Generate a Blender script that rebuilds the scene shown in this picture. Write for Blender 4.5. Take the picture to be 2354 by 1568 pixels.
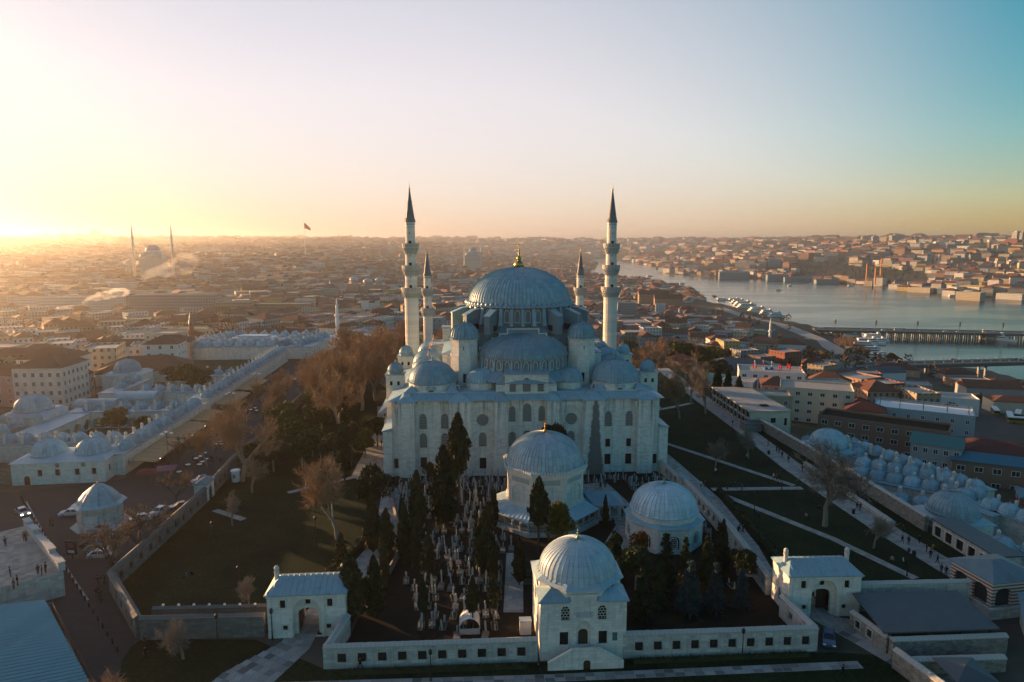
import bpy, bmesh, math, random
import numpy as np
from mathutils import Vector, Matrix, noise as mnoise
from mathutils.geometry import tessellate_polygon

random.seed(7); RNG = np.random.default_rng(7)
for o in list(bpy.data.objects): bpy.data.objects.remove(o)
SC = bpy.context.scene; COL = SC.collection
PI = math.pi; R = math.radians

# ---------------------------------------------------------------- camera
CAMH, PITCH = 55.0, R(8.1)
cam_d = bpy.data.cameras.new('camera'); cam = bpy.data.objects.new('camera', cam_d); COL.objects.link(cam)
cam_d.sensor_width = 36.0; cam_d.lens = 24.0; cam_d.clip_start = 0.5; cam_d.clip_end = 60000
cam.location = (0, 0, CAMH); cam.rotation_euler = (PI/2-PITCH, 0, 0)
SC.camera = cam

# ---------------------------------------------------------------- sky, sun, exposure
SUN_AZ, SUN_EL = R(-57), R(6.5)          # azimuth from +Y, negative = to the left of the view
SUN_DIR = Vector((math.sin(SUN_AZ)*math.cos(SUN_EL), math.cos(SUN_AZ)*math.cos(SUN_EL), math.sin(SUN_EL)))
world = bpy.data.worlds.new('World'); SC.world = world; world.use_nodes = True
wn = world.node_tree; wn.nodes.clear()
w_out = wn.nodes.new('ShaderNodeOutputWorld'); w_bg = wn.nodes.new('ShaderNodeBackground')
w_sky = wn.nodes.new('ShaderNodeTexSky'); w_sky.sky_type = 'NISHITA'; w_sky.sun_disc = False
w_sky.sun_elevation = SUN_EL; w_sky.sun_rotation = SUN_AZ % (2*PI)
w_sky.altitude = 100; w_sky.air_density = 1.0; w_sky.dust_density = 0.3; w_sky.ozone_density = 2.0
w_bg.inputs['Strength'].default_value = 0.15
def wmath(op, a, b=0.0, c=0.0):
    x = wn.nodes.new('ShaderNodeMath'); x.operation = op
    for i, v in enumerate((a, b, c)):
        if isinstance(v, (int, float)): x.inputs[i].default_value = v
        else: wn.links.new(v, x.inputs[i])
    return x.outputs[0]
def wvec(op, a, b):
    x = wn.nodes.new('ShaderNodeVectorMath'); x.operation = op
    for i, v in enumerate((a, b)):
        if isinstance(v, tuple): x.inputs[i].default_value = v
        else: wn.links.new(v, x.inputs[i])
    return x
# evening colour: the clear sky is a little poorer in red, and thin high haze glows pink on the sun's side of the whole sky
w_c = wvec('MAXIMUM', wvec('ADD', wvec('MULTIPLY', w_sky.outputs[0], (.89, .85, .86)).outputs[0], (-.74, -.36, -.50)).outputs[0], (.02, .02, .02)).outputs[0]
w_tc = wn.nodes.new('ShaderNodeTexCoord'); w_n = wvec('NORMALIZE', w_tc.outputs['Generated'], (0, 0, 0)).outputs[0]
w_cos = wvec('DOT_PRODUCT', w_n, tuple(SUN_DIR)).outputs['Value']
w_mr = wn.nodes.new('ShaderNodeMapRange'); w_mr.interpolation_type = 'SMOOTHSTEP'; wn.links.new(w_cos, w_mr.inputs[0])
w_mr.inputs[1].default_value = -.12; w_mr.inputs[2].default_value = .75
w_sp = wn.nodes.new('ShaderNodeSeparateXYZ'); wn.links.new(w_n, w_sp.inputs[0])
w_h = wmath('DIVIDE', wmath('SUBTRACT', w_sp.outputs[2], .10), .23); w_h = wmath('DIVIDE', 1.0, wmath('MULTIPLY_ADD', w_h, w_h, 1.0))
w_gl = wmath('MULTIPLY', w_mr.outputs[0], w_h)
w_sc = wn.nodes.new('ShaderNodeVectorMath'); w_sc.operation = 'SCALE'; w_sc.inputs[0].default_value = (7.5, 5.6, 5.4); wn.links.new(w_gl, w_sc.inputs['Scale'])
w_hz = wmath('DIVIDE', w_sp.outputs[2], .085); w_hz = wmath('POWER', 2.71828, wmath('MULTIPLY', wmath('MULTIPLY', w_hz, w_hz), -1.0))
w_s2 = wn.nodes.new('ShaderNodeVectorMath'); w_s2.operation = 'SCALE'; w_s2.inputs[0].default_value = (.9, .0, .06); wn.links.new(w_hz, w_s2.inputs['Scale'])      # dusty rose belt all round the horizon
w_sum = wvec('ADD', wvec('ADD', w_c, w_sc.outputs[0]).outputs[0], w_s2.outputs[0]).outputs[0]
w_sx = wn.nodes.new('ShaderNodeSeparateXYZ'); wn.links.new(w_sum, w_sx.inputs[0])
w_mx = wmath('MAXIMUM', wmath('MAXIMUM', w_sx.outputs[0], w_sx.outputs[1]), w_sx.outputs[2])
w_cb = wn.nodes.new('ShaderNodeCombineXYZ'); w_dn = wmath('MULTIPLY_ADD', w_mx, .44, 1.0)      # soft shoulder on the brightest sky
for i_ in range(3): wn.links.new(w_dn, w_cb.inputs[i_])
w_den = w_cb.outputs[0]
wn.links.new(wvec('DIVIDE', w_sum, w_den).outputs[0], w_bg.inputs['Color'])
wn.links.new(w_bg.outputs[0], w_out.inputs['Surface'])
sun_d = bpy.data.lights.new('sun', 'SUN'); sun = bpy.data.objects.new('sun', sun_d); COL.objects.link(sun)
sun_d.energy = 3.9; sun_d.angle = R(0.6); sun_d.color = (1.0, 0.57, 0.26)
sun.rotation_euler = SUN_DIR.to_track_quat('Z', 'Y').to_euler(); sun.location = SUN_DIR*400
SC.view_settings.view_transform = 'Standard'; SC.view_settings.look = 'None'
SC.view_settings.exposure = 1.75; SC.view_settings.gamma = 1.0; SC.view_settings.use_curve_mapping = False
SC.cycles.volume_bounces = 0; SC.cycles.max_bounces = 5; SC.cycles.diffuse_bounces = 3; SC.cycles.glossy_bounces = 2
SC.cycles.transparent_max_bounces = 4; SC.cycles.use_denoising = True

# ---------------------------------------------------------------- surveyed positions: a line of sight met with level ground z
FPX, PCX, PCY = 1569.0, 1176.5, 784.0
def sight(px, py):
    a = (px-PCX)/FPX; b = (PCY-py)/FPX
    return a, math.cos(PITCH)+b*math.sin(PITCH), -math.sin(PITCH)+b*math.cos(PITCH)
def G(px, py, z=0.0):
    d = sight(px, py); t = (z-CAMH)/d[2]; return (d[0]*t, d[1]*t)
def polar(px, dist):
    a = math.atan2((px-PCX)*math.cos(PITCH), FPX); return (dist*math.sin(a), dist*math.cos(a))

# ---------------------------------------------------------------- materials
MATS = {}
class N:
    def __init__(s, name):
        s.m = bpy.data.materials.new(name); s.m.use_nodes = True; s.t = s.m.node_tree
        s.b = s.t.nodes['Principled BSDF']; s.o = s.t.nodes['Material Output']
    def n(s, typ, **kw):
        x = s.t.nodes.new(typ)
        for k, v in kw.items():
            if k.startswith('i_'): x.inputs[k[2:].replace('_', ' ')].default_value = v
            else: setattr(x, k, v)
        return x
    def l(s, a, b): s.t.links.new(a, b)
    def uv(s, sx=1, sy=1, sz=1, coord='UV', loc=(0,0,0)):
        c = s.n('ShaderNodeTexCoord'); mp = s.n('ShaderNodeMapping'); mp.inputs['Scale'].default_value = (sx, sy, sz)
        mp.inputs['Location'].default_value = loc
        s.l(c.outputs[coord], mp.inputs['Vector']); return mp.outputs[0]
    def noise(s, vec, scale, detail=4, rough=.6):
        x = s.n('ShaderNodeTexNoise'); x.inputs['Scale'].default_value = scale; x.inputs['Detail'].default_value = detail
        x.inputs['Roughness'].default_value = rough; s.l(vec, x.inputs['Vector']); return x.outputs['Fac']
    def ramp(s, fac, pts):
        x = s.n('ShaderNodeValToRGB'); e = x.color_ramp.elements
        while len(e) < len(pts): e.new(0.5)
        for k, (p, c) in zip(e, pts):
            k.position = p; k.color = (c, c, c, 1) if isinstance(c, (int, float)) else (*c, 1)
        s.l(fac, x.inputs[0]); return x.outputs[0]
    def mix(s, a, b, fac=1.0, mode='MIX'):
        x = s.n('ShaderNodeMix'); x.data_type = 'RGBA'; x.blend_type = mode
        for k, v in (('A', a), ('B', b), ('Factor', fac)):
            if isinstance(v, (int, float)): x.inputs[k].default_value = v if k == 'Factor' else (v, v, v, 1)
            elif isinstance(v, tuple): x.inputs[k].default_value = (*v, 1) if len(v) == 3 else v
            else: s.l(v, x.inputs[k])
        return x.outputs['Result']
    def math(s, op, a, b=0.0, c=None):
        x = s.n('ShaderNodeMath', operation=op)
        for i, v in enumerate((a, b, c)):
            if v is None: continue
            if isinstance(v, (int, float)): x.inputs[i].default_value = v
            else: s.l(v, x.inputs[i])
        return x.outputs[0]
    def col(s, v):
        if isinstance(v, tuple): s.b.inputs['Base Color'].default_value = (*v, 1)
        else: s.l(v, s.b.inputs['Base Color'])
    def rough(s, v, spec=.5, metal=0.0):
        if isinstance(v, (int, float)): s.b.inputs['Roughness'].default_value = v
        else: s.l(v, s.b.inputs['Roughness'])
        s.b.inputs['Specular IOR Level'].default_value = spec; s.b.inputs['Metallic'].default_value = metal
    def bump(s, h, dist=.02, strength=.6):
        x = s.n('ShaderNodeBump'); x.inputs['Distance'].default_value = dist; x.inputs['Strength'].default_value = strength
        s.l(h, x.inputs['Height']); s.l(x.outputs[0], s.b.inputs['Normal'])
    def done(s, key): MATS[key] = s.m; return s.m

def mat_plain(key, c, rough=.8, spec=.3, metal=0.0, var=.25, sc=1.5):
    k = N(key); f = k.noise(k.uv(), sc, 4)
    k.col(k.mix(c, tuple(min(1, x*1.9) for x in c), k.ramp(f, [(.3, 0), (.75, var)]))); k.rough(rough, spec, metal); return k.done(key)

def mat_stone(key, c, bw=.95, bh=.42, stain=.45, dark=(.12,.125,.12), var=.18, mortar=.62):
    k = N(key); uv = k.uv()
    br = k.n('ShaderNodeTexBrick'); k.l(uv, br.inputs['Vector'])
    lo = tuple(x*(1-var) for x in c); hi = tuple(min(.9, x*(1+var*.6)) for x in c)
    br.inputs['Color1'].default_value = (*lo, 1); br.inputs['Color2'].default_value = (*hi, 1)
    br.inputs['Mortar'].default_value = (*[x*mortar for x in c], 1); br.inputs['Scale'].default_value = 1.0
    br.inputs['Mortar Size'].default_value = .012; br.inputs['Brick Width'].default_value = bw; br.inputs['Row Height'].default_value = bh
    br.inputs['Mortar Smooth'].default_value = .3; br.offset_frequency = 2; br.squash = 1.0
    n1 = k.noise(k.uv(.09, .09), 3.0, 6, .65); n2 = k.noise(k.uv(1.3, .10), 1.0, 5, .7); n3 = k.noise(uv, 4.0, 5, .7)
    a = k.mix(br.outputs['Color'], tuple(x*1.12 for x in c), k.ramp(n1, [(.35, 0), (.7, .55)]))
    a = k.mix(a, dark, k.ramp(n2, [(.50, 0), (.80, stain)]))
    a = k.mix(a, k.ramp(n3, [(.2, .84), (.8, 1.06)]), 1.0, 'MULTIPLY')
    k.col(a); k.rough(.85, .25)
    k.bump(k.math('ADD', k.math('MULTIPLY', br.outputs['Fac'], -.6), k.math('MULTIPLY', n3, .5)), .03, .5)
    return k.done(key)

def mat_lead(key, c, dome=False, streak=.5, rough=.42):
    k = N(key); uv = k.uv()
    if dome:   # u counts lead sheets round the dome, v runs up it in sheet heights
        wn_ = k.n('ShaderNodeTexWhiteNoise', noise_dimensions='2D'); fl = k.n('ShaderNodeVectorMath', operation='FLOOR')
        k.l(uv, fl.inputs[0]); k.l(fl.outputs[0], wn_.inputs['Vector']); tone = wn_.outputs['Value']
        sp = k.n('ShaderNodeSeparateXYZ'); k.l(uv, sp.inputs[0]); fv = k.math('FRACT', sp.outputs[1])
        fu = k.math('FRACT', sp.outputs[0]); joint = k.mix(k.ramp(fv, [(0.0, .6), (.06, 1.0), (1.0, 1.0)]), k.ramp(fu, [(0.0, .72), (.10, .76), (.16, 1.0), (.95, 1.0), (1.0, .75)]), 1.0, 'MULTIPLY')
    else:
        tone = k.noise(uv, .7, 2); joint = None
    nz = k.noise(k.uv(.35, .35, .35, 'Object'), 2.0, 6, .7); n2 = k.noise(k.uv(1.2, .15) if not dome else k.uv(3, .3), 2.0, 5, .7)
    a = k.mix(tuple(x*.84 for x in c), tuple(x*1.12 for x in c), tone)
    a = k.mix(a, tuple(min(1, x*1.5) for x in c), k.ramp(n2, [(.48, 0), (.8, streak)]))
    a = k.mix(a, (.10, .115, .12), k.ramp(nz, [(.50, 0), (.85, .55)]))
    oi = k.n('ShaderNodeObjectInfo'); a = k.mix(a, k.ramp(oi.outputs['Random'], [(0, .78), (1, 1.14)]), 1.0, 'MULTIPLY')
    if joint is not None: a = k.mix(a, joint, 1.0, 'MULTIPLY')
    k.col(a); k.rough(k.ramp(nz, [(.2, rough-.06), (.9, rough+.25)]), .5)
    k.bump(nz, .06, .25); return k.done(key)

mat_stone('stone', (.76, .725, .66)); mat_stone('stone_worn', (.52, .515, .475), stain=.7, var=.3)
mat_stone('stone_warm', (.78, .715, .62), stain=.3, var=.16); mat_stone('minaret_stone', (.76, .70, .61), bw=.9, bh=.5, stain=.35, var=.18)
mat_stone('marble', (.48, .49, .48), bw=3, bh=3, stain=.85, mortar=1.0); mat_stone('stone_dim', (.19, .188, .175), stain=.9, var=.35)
def mat_streaked(key, c, z0, z1, heavy=.75, blot=None):
    m_ = mat_stone(key, c); k = N.__new__(N); k.m = m_; k.t = m_.node_tree; k.b = k.t.nodes['Principled BSDF']
    src = k.b.inputs['Base Color'].links[0].from_socket; sp = k.n('ShaderNodeSeparateXYZ'); k.l(k.uv(), sp.inputs[0])
    run = k.noise(k.uv(.9, .035), 1.0, 4, .65); fade = k.n('ShaderNodeMapRange'); k.l(sp.outputs[1], fade.inputs[0]); fade.inputs[1].default_value = z0; fade.inputs[2].default_value = z1
    f = k.math('MULTIPLY', k.ramp(run, [(.50, 0), (.66, 1)]), k.math('MULTIPLY', fade.outputs[0], heavy))
    if blot:      # old soot-dark damp stain spreading downwards
        d = k.math('ABSOLUTE', k.math('SUBTRACT', sp.outputs[0], blot[0])); wd = k.math('MULTIPLY_ADD', sp.outputs[1], -blot[2], blot[1]); e = k.math('ADD', k.math('SUBTRACT', wd, d), k.math('MULTIPLY', k.math('SUBTRACT', k.noise(k.uv(), .7, 5, .7), .5), 1.6))
        f = k.math('MAXIMUM', f, k.math('MULTIPLY', k.ramp(k.math('ADD', e, .5), [(.35, 0), (.7, 1)]), .85))
    k.col(k.mix(src, (.085, .088, .085), f)); return m_
mat_streaked('stone_front', (.78, .745, .68), 7, 18.5, .8); mat_streaked('stone_stained', (.76, .725, .66), 9, 18.5, .8, (16.3, 2.1, .085))
mat_stone('rubble', (.27, .25, .22), bw=.55, bh=.28, stain=.7, var=.45)
mat_stone('brick', (.26, .13, .09), bw=.3, bh=.11, stain=.5, var=.3)
mat_stone('paving', (.34, .335, .31), bw=1.1, bh=.8, stain=.55, var=.35)
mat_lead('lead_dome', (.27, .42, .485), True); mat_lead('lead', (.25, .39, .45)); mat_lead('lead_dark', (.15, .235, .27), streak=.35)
mat_lead('lead_pale', (.43, .545, .60), True, rough=.4); mat_lead('lead_pale_flat', (.38, .50, .56), rough=.4)
mat_lead('cone_lead', (.15, .16, .175), True, streak=.2)
mat_plain('gilt', (.55, .36, .09), .28, .5, .9, .1); mat_plain('old_bronze', (.17, .26, .20), .5, .5, .6)
mat_plain('orange_gilt', (.62, .27, .05), .4, .5, .5, .1)
mat_plain('dark_void', (.018, .019, .02), .9, .1, 0, .3); mat_plain('glass', (.03, .035, .04), .12, .6, 0, .3)
mat_plain('iron', (.025, .026, .028), .55, .4, .4); mat_plain('asphalt', (.04, .042, .045), .9, .2, 0, .4, .8)
mat_plain('soil', (.022, .019, .014), 1.0, .1, 0, .5, .6); mat_plain('wood_dark', (.06, .042, .03), .8, .2)
mat_plain('turquoise', (.03, .22, .24), .4, .5); mat_plain('maroon', (.13, .02, .025), .8, .2); mat_plain('purple_awning', (.20, .09, .12), .8, .2)
mat_plain('awning', (.42, .27, .15), .9, .15, 0, .35); mat_plain('flag_red', (.75, .08, .04), .7, .2); mat_plain('red_canvas', (.50, .015, .02), .7, .2); mat_plain('white_paint', (.72, .72, .70), .6, .3)
mat_plain('concrete', (.30, .295, .28), .9, .2, 0, .4, .5); mat_plain('blue_tarp', (.02, .12, .28), .6, .3)
mat_plain('trough_shade', (.07, .14, .165), .5, .4, .1, .3, .3); mat_plain('ribbed_roof', (.20, .35, .39), .4, .5, .2, .3, .3); mat_plain('sheet_metal', (.36, .43, .47), .35, .5, .3, .2, .4); mat_plain('dark_sheet', (.075, .085, .095), .5, .4, .2, .3, .4)  # roof troughs painted darker than the ribs, as the shade between them
mat_plain('green_metal', (.06, .17, .16), .5, .4, .2); mat_plain('bark', (.20, .17, .135), .95, .1, 0, .6, 3); mat_plain('dark_bark', (.07, .055, .045), .95, .1, 0, .4, 3)
mat_plain('red_door', (.20, .03, .025), .6, .3); mat_plain('fabric_dark', (.018, .018, .022), .9, .1); mat_plain('skin', (.42, .26, .19), .7, .3)
mat_plain('plastic_sheet', (.62, .58, .52), .4, .5); mat_plain('rubber', (.02, .02, .02), .9, .2)

k = N('lattice'); uv = k.uv(1/.42, 1/.37)      # pierced stone grille: rows of round holes, offset like a honeycomb
sp = k.n('ShaderNodeSeparateXYZ'); k.l(uv, sp.inputs[0]); row = k.math('FLOOR', sp.outputs[1])
fx = k.math('FRACT', k.math('ADD', sp.outputs[0], k.math('MULTIPLY', k.math('MODULO', k.math('ABSOLUTE', row), 2.0), .5)))
fy = k.math('FRACT', sp.outputs[1]); dx = k.math('SUBTRACT', fx, .5); dy = k.math('SUBTRACT', fy, .5)
rr = k.math('SQRT', k.math('ADD', k.math('MULTIPLY', dx, dx), k.math('MULTIPLY', dy, dy)))
k.col(k.mix((.015, .017, .018), (.55, .54, .50), k.ramp(rr, [(.41, 0), (.45, 1)]))); k.rough(.85, .2); k.done('lattice')

k = N('iron_grille'); uv = k.uv(1/.28, 1/.28); sp = k.n('ShaderNodeSeparateXYZ'); k.l(uv, sp.inputs[0])
m = k.math('MINIMUM', k.math('FRACT', sp.outputs[0]), k.math('FRACT', sp.outputs[1]))
k.col(k.mix((.05, .05, .05), (.010, .011, .012), k.ramp(m, [(.14, 0), (.18, 1)]))); k.rough(.7, .2); k.done('iron_grille')

def mat_leaf(key, c1, c2, tr=.0):
    k = N(key); oi = k.n('ShaderNodeObjectInfo'); f = k.noise(k.uv(1, 1, 1, 'Object'), .9, 3)
    f2 = k.math('ADD', k.math('MULTIPLY', f, .8), k.math('MULTIPLY', oi.outputs['Random'], .25))
    k.col(k.mix(c1, c2, k.ramp(f2, [(.25, 0), (.8, 1)]))); k.rough(.75, .2)
    if tr: k.b.inputs['Transmission Weight'].default_value = 0; k.b.inputs['Subsurface Weight'].default_value = 0
    return k.done(key)
mat_leaf('cypress_leaf', (.018, .026, .012), (.06, .065, .028)); mat_leaf('pine_leaf', (.025, .04, .02), (.07, .085, .03))
mat_leaf('evergreen_leaf', (.03, .045, .012), (.10, .11, .03)); mat_leaf('twig', (.19, .12, .07), (.38, .22, .11))
mat_leaf('twig_grey', (.14, .12, .10), (.26, .215, .17)); mat_leaf('golden_leaf', (.06, .06, .012), (.22, .17, .03))
mat_leaf('blue_spruce', (.03, .05, .05), (.06, .09, .09)); mat_leaf('hedge_leaf', (.015, .028, .012), (.045, .06, .025)); mat_leaf('rust_leaf', (.14, .05, .015), (.30, .12, .03))

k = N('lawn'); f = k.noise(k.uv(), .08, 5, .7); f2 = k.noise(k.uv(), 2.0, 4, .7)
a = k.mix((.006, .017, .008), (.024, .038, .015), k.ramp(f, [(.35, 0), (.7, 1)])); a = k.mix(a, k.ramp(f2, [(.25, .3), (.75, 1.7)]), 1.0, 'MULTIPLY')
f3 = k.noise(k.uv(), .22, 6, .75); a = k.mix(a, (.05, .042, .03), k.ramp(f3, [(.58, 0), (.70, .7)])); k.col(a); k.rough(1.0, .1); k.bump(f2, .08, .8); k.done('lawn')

k = N('roof_tile'); uv = k.uv(); f = k.noise(uv, .5, 5, .7); oi = k.n('ShaderNodeObjectInfo')
sp = k.n('ShaderNodeSeparateXYZ'); k.l(uv, sp.inputs[0]); w = k.math('PINGPONG', sp.outputs[0], .15)
a = k.mix((.085, .042, .032), (.21, .095, .06), k.math('ADD', k.math('MULTIPLY', f, .7), k.math('MULTIPLY', oi.outputs['Random'], .3)))
a = k.mix(a, (.14, .12, .10), k.ramp(f, [(.55, 0), (.8, .6)])); k.col(a); k.rough(.85, .2); k.bump(w, .05, .5); k.done('roof_tile')

def mat_facade(key, const=None):     # far walls: colour from the building itself, windows too small to build
    k = N(key); at = k.n('ShaderNodeAttribute', attribute_name='tint'); ge = k.n('ShaderNodeNewGeometry')
    uv = k.uv(1/2.7, 1/3.1); sp = k.n('ShaderNodeSeparateXYZ'); k.l(uv, sp.inputs[0])
    fx = k.math('FRACT', sp.outputs[0]); fy = k.math('FRACT', sp.outputs[1])
    wx = k.math('MULTIPLY', k.math('GREATER_THAN', fx, .30), k.math('LESS_THAN', fx, .70))
    wy = k.math('MULTIPLY', k.math('GREATER_THAN', fy, .36), k.math('LESS_THAN', fy, .80))
    ns = k.n('ShaderNodeSeparateXYZ'); k.l(ge.outputs['True Normal'], ns.inputs[0])
    m = k.math('MULTIPLY', k.math('MULTIPLY', wx, wy), k.math('LESS_THAN', k.math('ABSOLUTE', ns.outputs[2]), .2))
    f = k.noise(k.uv(), .35, 5, .7)
    a = k.mix(const if const else at.outputs['Color'], k.ramp(f, [(.2, .65), (.8, 1.1)]), 1.0, 'MULTIPLY')
    k.col(k.mix(a, (.035, .04, .045), k.math('MULTIPLY', m, .85))); k.rough(.85, .25); return k.done(key)
mat_facade('far_wall')

def mat_paint(key, c, met=.3):
    k = N(key); f = k.noise(k.uv(), 2, 3); k.col(k.mix(c, tuple(x*.8 for x in c), f)); k.rough(.25, .5, met*.3)
    k.b.inputs['Coat Weight'].default_value = .5; return k.done(key)
for nm, c in dict(car_white=(.62,.63,.64), car_silver=(.33,.35,.37), car_grey=(.12,.13,.14), car_black=(.02,.02,.022), car_blue=(.05,.10,.18), car_yellow=(.55,.33,.02), bus_yellow=(.45,.30,.03), car_red=(.35,.03,.03)).items(): mat_paint(nm, c)
WALLC = {'white': (.62,.61,.58), 'cream': (.52,.46,.36), 'pink': (.46,.25,.23), 'grey': (.31,.31,.31), 'tan': (.38,.30,.21), 'salmon': (.45,.28,.20), 'brown': (.22,.14,.10), 'blue grey': (.25,.32,.36), 'yellow': (.50,.39,.18), 'brick red': (.28,.10,.07)}
for nm, c in WALLC.items(): mat_facade('far_'+nm.replace(' ', '_'), c); mat_plain('wall_'+nm.replace(' ', '_'), c, .9, .2, 0, .18, .5)

# ---------------------------------------------------------------- mesh and object helpers
class MB:
    def __init__(s): s.v = []; s.f = []; s.uv = {}
    def add(s, vs, fs, uvs=None):
        b = len(s.v); s.v.extend([tuple(p) for p in vs])
        for i, f in enumerate(fs):
            if uvs is not None: s.uv[len(s.f)] = uvs[i]
            s.f.append(tuple(b+q for q in f))
        return s
    def box(s, x0, x1, y0, y1, z0, z1, rz=0.0, c=None):
        P = [(x, y, z) for z in (z0, z1) for x, y in ((x0, y0), (x1, y0), (x1, y1), (x0, y1))]
        if rz:
            cx, cy = c if c else ((x0+x1)/2, (y0+y1)/2); ca, sa = math.cos(rz), math.sin(rz)
            P = [(cx+(x-cx)*ca-(y-cy)*sa, cy+(x-cx)*sa+(y-cy)*ca, z) for x, y, z in P]
        return s.add(P, [(3,2,1,0), (4,5,6,7), (0,1,5,4), (1,2,6,5), (2,3,7,6), (3,0,4,7)])
    def prism(s, poly, z0, z1, top=True, bottom=True, scale_top=1.0, c=(0,0)):
        n = len(poly); V = [(x, y, z0) for x, y in poly]+[(c[0]+(x-c[0])*scale_top, c[1]+(y-c[1])*scale_top, z1) for x, y in poly]
        F = [(i, (i+1) % n, n+(i+1) % n, n+i) for i in range(n)]
        if top: F.append(tuple(range(n, 2*n)))
        if bottom: F.append(tuple(range(n-1, -1, -1)))
        return s.add(V, F)
    def tube(s, p0, p1, r0, r1, n=6, cap=True):
        p0, p1 = Vector(p0), Vector(p1); d = (p1-p0)
        if d.length < 1e-6: return s
        q = d.to_track_quat('Z', 'Y'); V = []
        for p, r in ((p0, r0), (p1, r1)):
            for i in range(n):
                a = 2*PI*i/n; V.append(p+q @ Vector((r*math.cos(a), r*math.sin(a), 0)))
        F = [(i, (i+1) % n, n+(i+1) % n, n+i) for i in range(n)]
        if cap: F += [tuple(range(n-1, -1, -1)), tuple(range(n, 2*n))]
        return s.add(V, F)
    def lathe(s, prof, n=16, c=(0,0), a0=0.0, a1=2*PI, sheets=None, rib=0.0, sheet_h=1.2):
        """prof: list of (r, z). With sheets given, one raised standing seam is made per sheet."""
        full = abs(a1-a0-2*PI) < 1e-6; ang = []; off = []; us = []
        if sheets:
            dl = (a1-a0)/sheets; e = dl*.07
            for i in range(sheets):
                b = a0+i*dl
                ang += [b, b+e, b+dl/2, b+dl-e]; off += [rib, 0, 0, 0]; us += [i, i+.07, i+.5, i+.93]
            if not full: ang.append(a1); off.append(rib); us.append(sheets)
        else:
            ang = [a0+(a1-a0)*i/n for i in range(n if full else n+1)]; off = [0]*len(ang); us = [i for i in range(len(ang))]
        m = len(ang); V = []; arc = [0.0]
        for j in range(1, len(prof)): arc.append(arc[-1]+math.hypot(prof[j][0]-prof[j-1][0], prof[j][1]-prof[j-1][1]))
        for r, z in prof:
            for a, o in zip(ang, off):
                rr = max(.001, r+o*(1 if r > .3 else 0)); V.append((c[0]+rr*math.cos(a), c[1]+rr*math.sin(a), z+o*.5))
        F = []; U = []
        for j in range(len(prof)-1):
            for i in range(m if full else m-1):
                k2 = (i+1) % m; F.append((j*m+i, j*m+k2, (j+1)*m+k2, (j+1)*m+i))
                u0 = us[i]; u1 = us[i+1] if i+1 < m else (sheets or m); v0, v1 = arc[j]/sheet_h, arc[j+1]/sheet_h
                U.append(((u0+.001, v0), (u1-.001, v0), (u1-.001, v1), (u0+.001, v1)))
        return s.add(V, F, U)
    def plate(s, org, u, outline, holes=(), depth=.3, back=False):
        """upright wall sheet with real openings; u = horizontal direction, outside lies to the right of u"""
        u = Vector((u[0], u[1], 0)).normalized(); n = Vector((u.y, -u.x, 0)); o = Vector(org)
        loops = [list(outline)]+[list(h) for h in holes]; pts = [p for L in loops for p in L]
        tris = tessellate_polygon([[Vector((a, b, 0)) for a, b in L] for L in loops])
        V = [o+u*a+Vector((0, 0, b)) for a, b in pts]; F = []
        for t in tris:
            A, B, C = (pts[i] for i in t)
            F.append(tuple(t) if (B[0]-A[0])*(C[1]-A[1])-(B[1]-A[1])*(C[0]-A[0]) > 0 else tuple(reversed(t)))
        s.add(V, F)
        for L in holes:
            m = len(L); V = [o+u*a+Vector((0, 0, b)) for a, b in L]+[o+u*a+Vector((0, 0, b))-n*depth for a, b in L]
            ar = sum(L[i][0]*L[(i+1) % m][1]-L[(i+1) % m][0]*L[i][1] for i in range(m))
            F = [((i+1) % m, i, m+i, m+(i+1) % m) if ar < 0 else (i, (i+1) % m, m+(i+1) % m, m+i) for i in range(m)]
            s.add(V, F)
        return s
    def poly(s, pts): return s.add(pts, [tuple(range(len(pts)))])
    def mesh(s, name, mat=None, smooth=False):
        me = bpy.data.meshes.new(name); me.from_pydata([tuple(p) for p in s.v], [], s.f); me.update()
        uvl = me.uv_layers.new(name='UVMap'); nl = len(me.loops); npol = len(me.polygons)
        if npol:
            co = np.empty(len(me.vertices)*3); me.vertices.foreach_get('co', co); co = co.reshape(-1, 3)
            li = np.empty(nl, dtype=np.int32); me.loops.foreach_get('vertex_index', li)
            nm = np.empty(npol*3); me.polygons.foreach_get('normal', nm); nm = nm.reshape(-1, 3)
            lt = np.empty(npol, dtype=np.int32); me.polygons.foreach_get('loop_total', lt); pi = np.repeat(np.arange(npol), lt)
            n = nm[pi]; p = co[li]; h = np.hypot(n[:, 0], n[:, 1]); flat = np.abs(n[:, 2]) > .75; h = np.where(h < 1e-6, 1, h)
            u = np.where(flat, p[:, 0], (-n[:, 1]*p[:, 0]+n[:, 0]*p[:, 1])/h); v = np.where(flat, p[:, 1], p[:, 2])
            arr = np.stack([u, v], 1)
            if s.uv:
                ls = np.empty(npol, dtype=np.int32); me.polygons.foreach_get('loop_start', ls)
                for fi, q in s.uv.items():
                    for j, w in enumerate(q): arr[ls[fi]+j] = w
            uvl.data.foreach_set('uv', arr.astype(np.float32).ravel())
            if smooth: me.polygons.foreach_set('use_smooth', np.ones(npol, dtype=bool))
        if mat: me.materials.append(MATS[mat])
        return me
    def build(s, name, mat, parent=None, loc=(0,0,0), rz=0.0, smooth=False):
        return put(name, s.mesh(name, mat, smooth), parent, loc, rz)

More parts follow.
